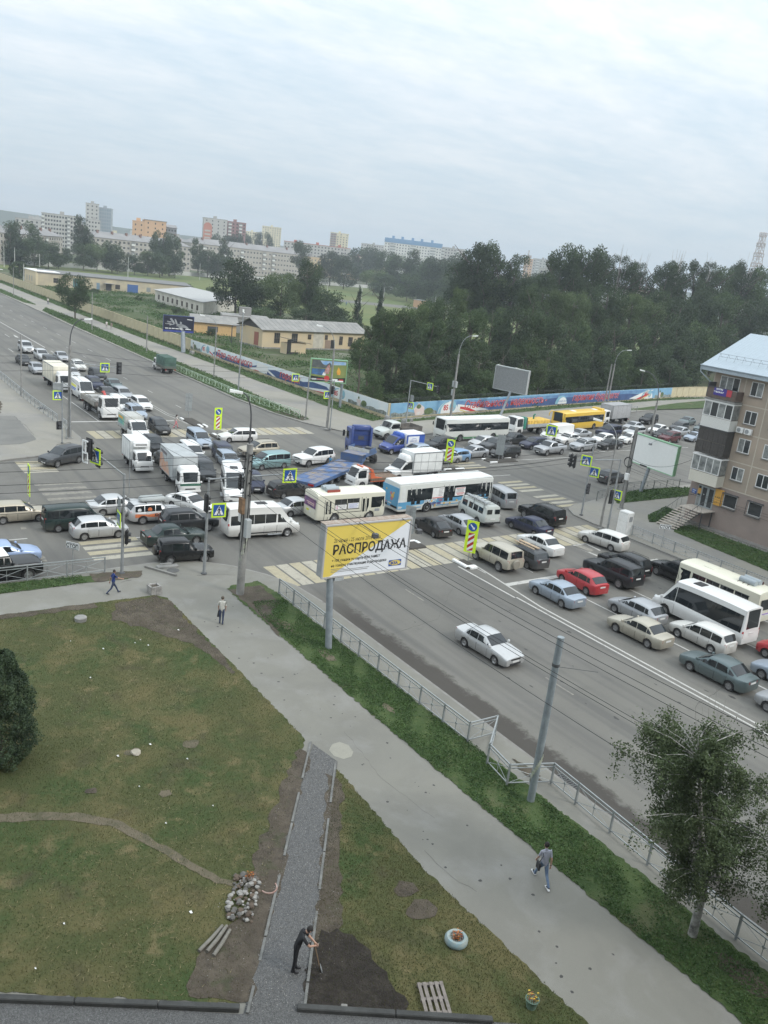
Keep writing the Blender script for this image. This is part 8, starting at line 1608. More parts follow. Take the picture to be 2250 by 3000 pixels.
t=thing('yard_house','long apricot yard house with a worn slate gable roof','building',(-173.2,88.2,.1),math.radians(97.0));L=30;Dp=9.2;AP=mat('apricot_render',(.60,.47,.29),.9,rgb2=(.52,.44,.31),vscale=.35)
g=MB();g.box(0,L,0,Dp,.35,4.3);part('wall',g,AP,t);g=MB();g.box(-.05,L+.05,-.05,Dp+.05,0,.35);part('plinth',g,CONC,t);g=MB();g.add([(0,0,4.3),(0,Dp,4.3),(0,Dp/2,6.1)],[(2,1,0)]);part('gable',g,OLDW,t)
g=MB();v=[(-.7,-.6,4.25),(L+.7,-.6,4.25),(L+.7,Dp/2,6.25),(-.7,Dp/2,6.25),(-.7,Dp+.6,4.25),(L+.7,Dp+.6,4.25)];v+=[(a,b,c-.12)for a,b,c in v];g.add(v,[(0,1,2,3),(3,2,5,4),(6,9,8,7),(9,10,11,8),(0,6,7,1),(4,5,11,10),(0,3,9,6),(3,4,10,9)]);rf=part('roof',g,SL,t)
for k in range(24):g=MB();x=-.7+k*(L+1.4)/24;g.add([(x,-.6,4.27),(x+.05,-.6,4.29),(x+.05,Dp/2,6.29),(x,Dp/2,6.27)],[(0,1,2,3)]);part('sheet_edge',g,mat('slate_dark',(.15,.15,.14),.9),rf)
for x,w_,z0,z1 in((3.2,1.5,1.3,3.6),(8.0,1.6,1.5,3.6),(12.6,.9,2.4,3.5),(17.6,.8,2.4,3.5),(22.0,1.0,1.3,3.3),(24.8,1.3,1.0,3.2),(27.8,1.0,.8,3.2)):wbox(t,'window',x,x+w_,z0,z1,WGL,-.05)
wbox(t,'door',17.8,19.4,.4,2.3,mat('old_brown_door',(.28,.20,.15),.8),-.06);wbox(t,'doorway',19.5,20.6,.4,2.4,BLACK,-.05);wbox(t,'white_patch',14.2,17.2,.4,4.2,mat('patched_white',(.50,.46,.38),.9,var=.2,vscale=1.),-.02)
g=MB();g.box(-.08,0,1.5,3.2,.5,3.4);part('red_gate',g,mat('rust_door',(.30,.115,.08),.8),t)
t=thing('lean_to_shed','small dark and yellow lean-to shed in front of the apricot house','shed',(-165.0,90.2,.1),math.radians(100));g=MB();g.box(0,5.2,0,2.4,0,2.4);part('wall',g,AP,t);g=MB();g.add([(-1,-.4,3.5),(6.4,-.4,2.3),(6.4,2.8,2.3),(-1,2.8,3.5),(-1,-.4,3.6),(6.4,-.4,2.4),(6.4,2.8,2.4),(-1,2.8,3.6)],[(3,2,1,0),(4,5,6,7),(0,1,5,4),(1,2,6,5),(2,3,7,6),(3,0,4,7)]);part('roof',g,DARKG,t);g=MB();g.box(-.1,1.0,-.06,0,0,3.2);g.box(1.0,3.2,-.05,0,0,.5);part('dark_boards',g,BLACK,t)
t=thing('pipe_frame','dark pipe frame standing left of the apricot house','frame',(-177.3,82.7,.1));g=MB();g.tube([(0,0,0),(0,0,4.2),(-4,5.5,4.2)],.12,6);part('pipe',g,DARKG,t,50);g=MB();g.tube([(0,0,4.1),(-8,-3,3.6)],.05,5);part('cross_pipe',g,DARKG,t)
for i,(x,y,s,lb)in enumerate(((-97.6,70.4,.9,'pale rough stone at the end of the banner verge'),(-96.4,70.9,.6,'tan rough stone at the mural corner'),(-95.9,72.2,.8,'concrete lump against the blue banner'),(-97,74.2,.5,'small white stone on the verge of the blue banner'),(-159.5,66.2,.9,'concrete block at the foot of the hands billboard'))):
 g=MB();r=random.Random(i);g.cbox(-s/2,s/2,-s*.4,s*.4,0,s*.8,s*.2);g.v=[(a+r.uniform(-.1,.1)*s,b+r.uniform(-.1,.1)*s,c+(r.uniform(-.1,.1)*s if c>0 else 0))for a,b,c in g.v];o=part('stone_block',g,CONC,None,None,(x,y,.13));o['label']=lb;o['category']='stone'
for x,y,lb in((-372,290,'small orange hut in the far field'),):
 t=thing('field_hut',lb,'hut',(*(-367.06,277.25,10.11)[:2],.1),math.radians(115));g=MB();g.box(0,6,0,4,0,3.8);part('wall',g,OR_,t);g=MB();g.box(-.3,6.3,-.3,4.3,3.8,4.0);part('roof',g,RP,t)
t=thing('field_cabin','white cabin on stilts at the forest edge','hut',(*(-290.68,228.92,8.38)[:2],.1),math.radians(110));g=MB();g.box(0,3.5,0,4,0,2.8);g.box(3.8,7,0,4,.3,3.4);part('wall',g,WHITE,t);g=MB();g.box(.8,1.6,-.1,0,.2,2.2);part('door',g,DARKG,t)
for i,q in enumerate((((-320.52,140.60,3.00),8),((-351.39,230.05,9.88),9),((-361.97,250.16,9.04),9),((-284.81,220.18,8.65),8),((-338.67,264.96,11.55),8),((-303.42,245.02,9.67),9),((-403.12,241.65,8.32),10),((-455.67,115.18,-0.74),9),((-417.46,139.03,2.48),10),((-460.99,193.62,2.91),9),((-421.61,84.55,0.54),10),((-420.72,88.84,3.93),9),((-369.81,87.42,2.36),9),((-322.28,70.97,1.00),7))):
 (x,y,z),h_=q;post('utility_pole','thin pale lamp pole in the distant field',(x,y),h_,.16,.1,FW,'pole','thin pale poles around the far field',flange=False)
# ---------------------------------------------------------------- trees
BARK=mat('bark',(.12,.105,.085),.95,var=.35,vscale=2.,bump=.5);BIRCHB=mat('birch_bark',(.50,.49,.45),.85,rgb2=(.06,.055,.05),vscale=3.2)
F_DARK=foliage_mat('foliage_dark',(.070,.102,.044),(.024,.042,.022),4.5);F_MID=foliage_mat('foliage_mid',(.090,.132,.050),(.034,.058,.026),4.5);F_LIGHT=foliage_mat('foliage_light',(.115,.158,.062),(.060,.092,.036),3.5);F_BIRCH=foliage_mat('birch_leaves',(.105,.140,.060),(.052,.074,.034),.9,False);F_SPR=foliage_mat('spruce_needles',(.032,.052,.030),(.018,.032,.020),4.)
def crown_mesh(name,n,lobes,leaf,m,seed,shape='round',hollow=.55):
 """unit crown: radius ~.5 in x/y, height 1 (z 0..1)"""
 r=np.random.default_rng(seed);L=[]
 for k in range(lobes):
  if shape=='round':z=r.uniform(.12,.9);R=.46*math.sqrt(max(.05,1-((z-.48)/.55)**2));a=r.uniform(0,2*PI);q=R*math.sqrt(r.uniform(.15,1))*.92;s=r.uniform(.11,.21)
  elif shape=='poplar':z=r.uniform(.06,.93);R=.42*(1-abs(z-.45)*.75);a=r.uniform(0,2*PI);q=R*math.sqrt(r.uniform(.1,1))*.86;s=r.uniform(.10,.18)
  elif shape=='cone':z=r.uniform(.02,.96);R=.5*(1-z)**.85;a=r.uniform(0,2*PI);q=R*r.uniform(.2,.85);s=.05+.09*(1-z)
  L.append((q*math.cos(a),q*math.sin(a),z,s))
 L=np.array(L);w=L[:,3]**2;idx=r.choice(len(L),n,p=w/w.sum());d=r.normal(size=(n,3));d/=np.linalg.norm(d,axis=1)[:,None];rad=L[idx,3]*(hollow+(1-hollow)*r.random(n)**.5)*(1+.18*np.sin(d[:,0]*9+d[:,2]*7+idx))
 C=L[idx,:3]+d*rad[:,None]*np.array([1,1,.8]);C[:,2]=np.maximum(C[:,2],.0)
 global rng;old=rng;rng=r;V=leafs(C,leaf*(.5+r.random(n)),0);rng=old
 return fast_mesh(name,V,4,m)
CR_={}
for i,(k,sh,m)in enumerate((('dark1','round',F_DARK),('dark2','round',F_DARK),('pop1','poplar',F_DARK),('pop2','poplar',F_MID),('mid1','round',F_MID),('mid2','round',F_MID),('light1','round',F_LIGHT),('light2','poplar',F_LIGHT))):CR_[k]=crown_mesh('crown',9000,30 if sh=='round' else 34,.0165,m,50+i,sh)
CR_['open1']=crown_mesh('crown',5200,22,.017,F_DARK,71,'round',.3);CR_['spruce']=crown_mesh('crown',5000,70,.018,F_SPR,72,'cone',.2);CR_['bushy']=crown_mesh('crown',4500,16,.026,F_MID,73,'round')
def trunk_mesh(seed,m=BARK,limbs=7):
 r=random.Random(seed);g=MB();pts=[(0,0,0),(r.uniform(-.01,.01),.01,.3),(r.uniform(-.03,.03),r.uniform(-.02,.02),.6),(r.uniform(-.04,.04),0,.88)];g.tube(pts,[.021,.017,.012,.005],7,0)
 for k in range(limbs):z=.3+.5*k/limbs;a=r.uniform(0,6.3);R=r.uniform(.14,.30);g.tube([(0,0,z),(R*.5*math.cos(a),R*.5*math.sin(a),z+.08),(R*math.cos(a),R*math.sin(a),z+.2)],[.008,.006,.002],5,0)
 return g.mesh('trunk',m,60)
TM=[trunk_mesh(s)for s in range(4)];TMB=trunk_mesh(9,BIRCHB)
_k=0
def tree(label,x,y,h,wd,kind,low=.12,group=None,cat='tree',rz=None,tm=None,name='tree',z=.13,dead=False):
 global _k;_k+=1;t=thing(name,label,cat,(x,y,z),(_k*1.7)%6.28,group)
 ch=min(h*(1-low),wd*(4 if kind=='spruce' else 1.35));c=ob('crown',CR_[kind],t,(0,0,h-ch));c.scale=(wd,wd,ch);q=ob('trunk',tm or TM[_k%4],t);q.scale=(h*.9,h*.9,h)
 if dead:
  g=MB();r=random.Random(_k)
  for i in range(9):
   a=r.uniform(0,6.3);R=wd*r.uniform(.1,.4);g.tube([(0,0,h*.6),(R*.6*math.cos(a),R*.6*math.sin(a),h*.86),(R*math.cos(a)+r.uniform(-.5,.5),R*math.sin(a),h*r.uniform(.98,1.1))],[.12,.07,.02],4,0)
  part('dead_branches',g,mat('dead_wood',(.36,.34,.31),.9),t,60)
 return t
def tree_at(label,top,wpx,kind,low=.1,**k):
 """top: world point of the crown top; wpx: crown width in metres"""
 x,y,z=top;return tree(label,x,y,z-.13,wpx,kind,low,**k)
gF='crowns of the dark wood behind the banner wall';gB='tall trees along the grey-brown slabs'
tree('round dark verge tree on the far pavement',-215.7,59.2,10.9,8.6,'dark1',.16,cat='tree')
m2=lambda px,D:px*D/2490
for lb,T,wm,kind in(('large dark round tree left of the light green tree',(-242.58,113.93,18.57),17.5,'dark1'),('light green tree between the two large dark trees',(-227.73,121.26,15.18),14,'light1'),('tall birch-like tree right of the light green tree',(-227.80,129.42,19.56),10,'pop1'),('tall dark tree whose top stands before the right slab end',(-247.04,142.11,18.14),11,'pop2'),('broad mid-green tree right of the tall birch-like tree',(-213.85,129.49,12.21),12,'mid1'),('low mid-green tree behind the apricot house',(-213.64,109.34,6.21),10,'mid2'),('dark tree behind the apricot house roof',(-201.41,115.14,7.43),12,'dark2'),('broad dark tree filling between the two large dark trees',(-233.90,118.04,11.52),15,'dark2'),('dark tree at the right foot of the tall birch-like tree',(-206.12,122.94,9.69),12,'dark1'),('low dark tree right behind the apricot house',(-190.29,120.06,6.77),11,'mid1')):
 tree_at(lb,T,wm,kind,.08)
tree_at('taller narrow spruce left of the other spruce',(-209.55,136.35,14.99),5.2,'spruce',.02);tree_at('shorter narrow spruce near the forest edge',(-212.67,146.07,14.71),5.6,'spruce',.02)
KN=dict(dark1='rounded dark',dark2='broad dark',pop1='tall narrow dark',pop2='tall mid-green',mid1='mid-green',mid2='loose mid-green',light1='light green',light2='narrow light green')
def near(u,tab):return next(w for lim,w in tab if u<lim)
LMB=((50,'at the far left picture edge before the slabs'),(120,'in front of the left slab'),(190,'before the end wall of the left slab'),(250,'in the gap between left and middle slabs'),(300,'at the left end of the middle slab'),(370,'in front of the left half of the middle slab'),(450,'in front of the middle of the middle slab'),(495,'before the right half of the middle slab'),(520,'beside the end wall of the middle slab'),(600,'at the left end of the right slab'),(650,'in front of the left half of the right slab'),(700,'rising behind the right slab beside the brick block'),(9999,'rising behind the right slab under the pale yellow towers'))
LMD=((900,'right of the right slab end'),(1000,'in front of the ochre block'),(1040,'left of the ochre block with white balconies'),(1110,'below the left end of the blue-topped block'),(1180,'below the middle of the blue-topped block'),(1240,'below the right end of the blue-topped block'),(1300,'left of the first tall skyline tree'),(1400,'at the left foot of the first tall skyline tree'),(9999,'between the two tall skyline trees'))
for i,(T,wm,kind,u)in enumerate((((-451.52,97.83,21.66),19,'dark1',58),((-445.54,92.29,17.36),15,'pop1',30),((-443.33,102.38,13.15),18,'dark2',100),((-446.72,109.73,12.83),15,'mid1',142),((-447.53,114.71,11.08),13,'dark1',172),((-481.40,135.12,26.63),13,'pop1',240),((-480.35,138.79,20.89),12,'pop1',262),((-452.26,127.91,13.48),15,'mid1',245),((-455.25,135.55,13.62),15,'light1',285),((-457.86,144.10,16.06),14,'mid2',330),((-447.54,143.54,11.50),12,'dark2',345),((-454.40,154.67,10.50),12,'mid1',395),((-456.88,162.74,12.86),14,'light2',435),((-468.39,174.96,24.64),14,'dark1',480),((-471.75,180.20,21.88),16,'dark2',500),((-450.11,166.74,12.77),13,'mid1',470),((-456.65,177.68,12.58),12,'dark1',515),((-502.87,210.11,21.85),13,'pop1',585),((-496.07,213.35,17.04),16,'dark1',612),((-489.20,216.59,14.42),14,'mid1',640),((-510.16,230.95,23.72),13,'pop1',665),((-492.78,266.02,7.54),12,'mid1',845),((-805.08,402.30,36.84),22,'dark1',770),((-813.07,385.89,33.11),18,'dark2',715),((-711.87,318.80,29.09),24,'dark1',655),((-707.69,327.98,29.69),20,'dark2',690))):
 tree_at(KN[kind]+' tree '+near(u,LMB),T,wm,kind,.06,group=gB)
for i,(T,wm,kind,u)in enumerate((((-559.39,310.93,28.79),16,'mid1',885),((-531.08,319.93,25.33),22,'dark1',975),((-508.97,317.73,22.30),19,'dark2',1015),((-638.91,411.57,31.44),30,'dark1',1055),((-634.14,418.89,31.86),28,'dark2',1085),((-526.38,364.04,29.94),18,'dark1',1140),((-506.32,357.83,26.96),20,'mid1',1165),((-464.64,312.58,15.67),20,'light1',1100),((-444.42,306.74,14.59),18,'mid1',1130),((-486.61,351.01,26.78),24,'dark1',1190),((-483.61,355.13,30.68),18,'pop1',1214),((-463.06,349.25,26.50),22,'dark2',1245),((-443.95,341.33,24.84),20,'mid2',1268),((-441.35,344.68,28.84),22,'dark1',1290),((-421.82,337.15,29.87),24,'dark2',1320),((-387.36,316.15,27.09),20,'dark1',1345),((-419.86,306.78,16.43),18,'mid1',1200),((-400.09,299.89,14.52),16,'dark1',1230),((-377.42,296.57,16.95),18,'dark2',1290),((-356.90,290.22,19.75),18,'mid1',1335),((-374.32,360.95,26.32),24,'dark1',1560),((-340.33,338.49,25.06),24,'dark2',1600))):
 tree_at(KN[kind]+(' high' if T[1]<0 else '')+' tree '+near(u,LMD),T,wm,kind,.05,group='dark trees on the far side of the field')
W3=[((-195.89,163.25,24.89),12.2,'dark1',1372,760),((-194.02,165.47,30.63),13.3,'dark1',1410,702),((-191.11,168.83,30.19),10.3,'dark2',1455,712),((-189.07,171.10,26.04),11.2,'open1',1480,760),((-186.63,173.76,27.84),9.2,'open1',1520,745),((-169.72,173.91,29.27),9.7,'dark2',1650,740),((-170.26,178.94,32.58),11.9,'dark1',1690,708),((-170.54,185.52,31.98),12.2,'dark2',1735,722),((-170.90,191.94,30.49),9.3,'dark1',1775,745),((-169.24,179.91,24.49),11.9,'mid1',1690,800),((-170.86,198.62,30.85),7.3,'open1',1822,748),((-170.94,202.49,29.61),7.4,'dark2',1845,765),((-171.06,207.60,29.78),5.4,'open1',1878,768),((-170.95,211.57,27.52),9.8,'dark1',1900,795),((-172.39,221.91,30.99),7.9,'dark2',1960,768),((-173.05,226.45,32.37),9.1,'dark1',1985,758),((-173.16,237.59,32.78),7.1,'dark2',2050,764),((-173.49,244.74,33.00),6.0,'open1',2088,768),((-173.06,251.14,32.34),9.8,'mid1',2125,780),((-173.01,257.23,33.42),7.4,'dark1',2160,775),((-172.79,262.18,34.63),10.1,'dark2',2190,768),((-172.05,271.00,34.38),11.6,'mid1',2240,778),((-172.61,233.04,28.72),12.8,'dark1',2020,800),((-172.37,246.76,29.05),13.4,'mid2',2100,808),((-172.11,265.02,29.81),15.2,'mid1',2200,815),((-191.27,168.65,21.90),11.3,'mid1',1440,800),((-193.87,165.64,18.78),9.2,'light1',1395,828),((-140.28,115.95,18.20),5.8,'light2',1350,845),((-189.25,170.91,21.29),9.2,'light1',1470,810),((-184.93,175.58,21.26),10.2,'mid1',1535,818),((-142.15,139.26,20.89),7.2,'mid2',1575,830),((-142.74,147.14,19.93),8.2,'light2',1640,850),((-168.75,167.84,23.52),10.5,'dark2',1600,800),((-143.36,153.45,19.95),8.4,'light1',1690,855),((-143.99,161.01,18.45),7.8,'mid1',1745,880),((-145.81,167.41,22.77),9.8,'dark1',1790,830),((-145.41,170.38,20.42),7.1,'light1',1812,862),((-146.30,177.47,21.01),7.4,'light2',1860,860),((-146.99,184.63,20.17),8.5,'light1',1905,875),((-148.04,191.44,22.71),10.7,'dark2',1950,850),((-149.33,200.50,22.37),11.1,'dark1',2000,860),((-149.96,209.94,23.90),11.4,'dark2',2060,850),((-151.05,222.59,24.26),12.0,'mid1',2130,855),((-150.91,237.04,23.85),13.6,'dark1',2215,870),((-150.76,244.21,25.36),13.8,'dark2',2260,860),((-122.19,88.71,14.33),5.5,'mid1',1180,905),((-122.10,85.39,14.42),4.8,'mid2',1135,900),((-139.07,104.57,14.49),6.3,'light1',1225,890),((-139.07,107.87,15.37),6.4,'mid1',1265,880),((-139.57,112.08,16.28),6.5,'mid2',1310,870),((-122.19,87.00,11.04),5.5,'mid1',1150,960),((-122.49,83.07,12.52),3.6,'pop2',1095,930),((-112.44,74.71,10.33),3.8,'mid2',1065,985),((-111.88,77.33,9.73),4.4,'dark2',1110,1000),((-121.74,91.01,11.59),6.7,'dark1',1210,955),((-122.06,95.53,13.28),6.9,'mid2',1270,930),((-122.92,100.85,13.78),7.0,'dark1',1330,925),((-123.70,106.15,15.24),7.2,'mid1',1390,905),((-140.63,126.27,15.38),8.3,'mid2',1450,895),((-126.02,118.52,16.08),7.6,'dark1',1510,900),((-126.83,124.89,16.06),7.9,'mid1',1570,905),((-127.31,131.46,15.04),8.1,'dark2',1630,925),((-128.33,138.76,14.63),8.4,'mid2',1690,935),((-129.76,146.89,14.18),8.7,'dark1',1750,945),((-131.09,155.00,14.83),9.0,'dark2',1810,940),((-132.05,163.29,14.77),9.3,'mid1',1870,945),((-133.49,172.35,15.48),9.7,'dark1',1930,940),((-135.12,182.41,15.42),10.9,'dark2',1990,945),((-136.49,193.75,16.28),11.5,'mid2',2060,940),((-137.81,206.18,15.91),12.0,'dark1',2130,950),((-111.97,80.66,7.68),5.5,'dark1',1155,1040),((-112.30,85.26,8.33),5.6,'mid1',1220,1030),((-112.48,89.92,9.03),6.4,'dark2',1285,1020),((-114.01,95.94,9.32),6.6,'dark1',1350,1015),((-114.62,101.34,10.33),6.7,'mid2',1415,1000),((-115.65,107.65,9.84),6.9,'dark2',1480,1010),((-117.29,114.63,10.51),7.2,'mid1',1545,1000),((-117.84,121.14,10.05),7.4,'dark1',1610,1010),((-119.36,129.34,10.15),7.8,'dark2',1680,1010),((-120.77,137.49,9.92),8.0,'dark1',1745,1015),((-122.64,146.42,10.35),8.5,'mid2',1810,1010),((-123.87,155.75,10.54),8.8,'dark2',1880,1010),((-126.03,166.72,11.05),9.2,'dark1',1950,1005),((-128.39,178.65,11.60),10.6,'dark2',2020,1000),((-111.41,113.44,7.89),3.8,'light2',1590,1055),((-105.32,72.74,6.14),3.6,'mid1',1100,1085),((-108.76,97.40,6.40),5.3,'mid1',1420,1080),((-107.05,88.66,5.93),4.5,'dark2',1320,1090),((-109.99,104.91,6.07),5.5,'dark2',1500,1085),((-112.52,119.31,6.61),6.0,'dark1',1640,1075),((-114.86,129.37,6.47),5.5,'dark2',1720,1075),((-116.80,139.58,6.76),6.6,'dark1',1800,1070),((-118.33,151.20,6.80),7.0,'mid2',1890,1070),((-121.16,164.13,7.06),7.4,'dark2',1970,1065)]
names=dict(dark1='dark',dark2='dark',open1='sparse',mid1='mid-green',mid2='mid-green',light1='light green',light2='light green',pop2='narrow')
LMW=((1130,'left of the mural corner'),(1200,'behind the mural corner post'),(1260,'behind the printed bush of the mural'),(1330,'behind the 85 on the blue banner'),(1400,'left of the grey slatted billboard'),(1470,'at the left edge of the grey slatted billboard'),(1540,'behind the grey slatted billboard'),(1600,'just right of the grey slatted billboard'),(1660,'above the front of the yellow bus'),(1720,'above the middle of the yellow bus'),(1780,'left of the double-shaft lamp'),(1840,'behind the double-shaft lamp'),(1895,'behind the arching lamp'),(1955,'right of the arching lamp'),(2015,'left of the brown block eaves'),(2075,'behind the eaves corner of the brown block'),(2140,'behind the left roof slope of the brown block'),(2205,'left of the roof ridge end'),(9999,'below the lattice mast'))
for i,(T,wm,kind,u,v)in enumerate(W3):
 if T[2]<2:continue
 row='foot-row' if v>1040 else 'lower-row' if v>=985 else 'middle-row' if v>=900 else 'upper-row' if v>=830 else 'skyline'
 tree_at(names.get(kind,'dark')+' '+row+' crown of the wood '+near(u,LMW),T,wm*1.02,kind,.04,group='trees of the wood behind the banner wall',dead=(i in(10,12,15,17,20)))
rr=random.Random(4)
for i in range(46):
 q=i/45;y=lerp(76,172,q);x=pl([(71,-99),(115,-108.6),(172,-119)],y)-rr.uniform(3,7);tree('leafy shrub growing over the mesh fence',x,y,rr.uniform(2.6,4.2),rr.uniform(3.8,5.5),'bushy',.0,group='shrubs behind the banner wall',cat='shrub',name='shrub')
for i,(x,y,h,w_)in enumerate(((-193,85,1.8,2.6),(-305,90,1.6,4),(-341,82,5.5,8),(-352,76,6.5,9),(-330,133,4.5,8),(-322,140,4.2,7),(-390,122,2,5),(-350,108,2.2,7),(-286,99,1.6,3),(-262,98,1.5,3.5),(-246,97,2,4))):
 tree('loose green bush in the yard or field',x,y,h,w_,'bushy',.0,group='bushes in the yard and field',cat='bush',name='bush')
def near_birch(label,x,y,h,R,n,seed,lean=(0,0)):
 t=thing('birch_tree',label,'tree',(x,y,.14));r=np.random.default_rng(seed);rr=random.Random(seed)
 g=MB();tp=[(0,0,0),(.12+lean[0]*.2,.05,h*.25),(.1+lean[0]*.5,lean[1]*.4,h*.5),(lean[0],lean[1],h*.93)];g.tube(tp,[.17,.13,.09,.02],10,0);part('trunk',g,BIRCHB,t,60)
 C=[];g=MB()
 for k in range(70):
  z=h*rr.uniform(.30,.97);a=rr.uniform(0,2*PI);prof=math.sin(PI*min(1,max(.05,(z/h-.18)/.86)))**.6;L=R*prof*rr.uniform(.3,1.15);bx,by=pl([(0,0),(h*.5,.1+lean[0]*.5),(h,lean[0])],z),pl([(0,0),(h,lean[1])],z)
  e=Vector((bx+L*math.cos(a),by+L*math.sin(a),z+L*.30));g.tube([(bx,by,z-.2),tuple((Vector((bx,by,z-.2))+e)/2+Vector((0,0,.15))),tuple(e)],[.028,.016,.006],4,0)
  for s_ in range(9):
   q=rr.uniform(.25,1.05);c=Vector((bx,by,z-.2)).lerp(e,q);m_=int(n/70/9);dl=rr.uniform(.3,1.5)
   d=r.random(m_);P_=np.column_stack([c.x+r.normal(size=m_)*.13,c.y+r.normal(size=m_)*.13,c.z+.1-d*dl+r.normal(size=m_)*.06]);C.append(P_)
 part('branches',g,BIRCHB,t,60);C=np.concatenate(C);C=C[C[:,2]>.9];V=leafs(C,.032+.026*r.random(len(C)),0);ob('crown',fast_mesh('crown',V,4,F_BIRCH),t)
 g=MB();rr2=random.Random(seed+1)
 for k in range(6):a=2.2+k*.25;g.tube([(-.1,0,h*.5),(-R*.35*1,R*.1*k*.3,h*.74),(-R*.55+.1*k,.2*k-.3,h*(.98+.03*k%.1))],[.03,.018,.005],4,0)
 part('bare_twigs',g,mat('dead_wood',(.36,.34,.31),.9),t,60)
near_birch('leafy birch with a peeling white trunk beside the near railing',-12.9,25.3,8.5,3.3,64000,3,(-.9,-1.2))
near_birch('second birch crown cut off by the lower right picture edge',-9.9,26.9,5.6,2.1,30000,8)
t=thing('conical_bush','dense dark conical bush at the left picture edge','bush',(-33.6,6.3,.13));r=np.random.default_rng(2);n=42000
z=r.random(n)**.8*5.0;a=r.random(n)*2*PI;lump=1+.16*np.sin(a*5+z*2.1)+.12*np.sin(a*9-z*3.7)+.08*np.sin(z*7);R=1.4*np.sqrt(np.clip(1-(z/5.2)**1.7,.01,1))*np.minimum(1,.62+z*.35)*lump*(.72+.30*r.random(n)**.6)
C=np.column_stack([R*np.cos(a),R*np.sin(a),z+.05]);ob('foliage',fast_mesh('foliage',leafs(C,.030+.030*r.random(n),0),4,foliage_mat('bush_leaves',(.085,.125,.060),(.036,.060,.034),1.5,False)),t)
g=MB();g.tube([(0,0,0),(0,0,4.8)],.12,8,r1=.03);[g.tube([(0,0,.5+k*.5),(.9*math.cos(k*2.1),.9*math.sin(k*2.1),1.2+k*.5)],.03,4,r1=.01)for k in range(8)];part('stem',g,BARK,t,60)
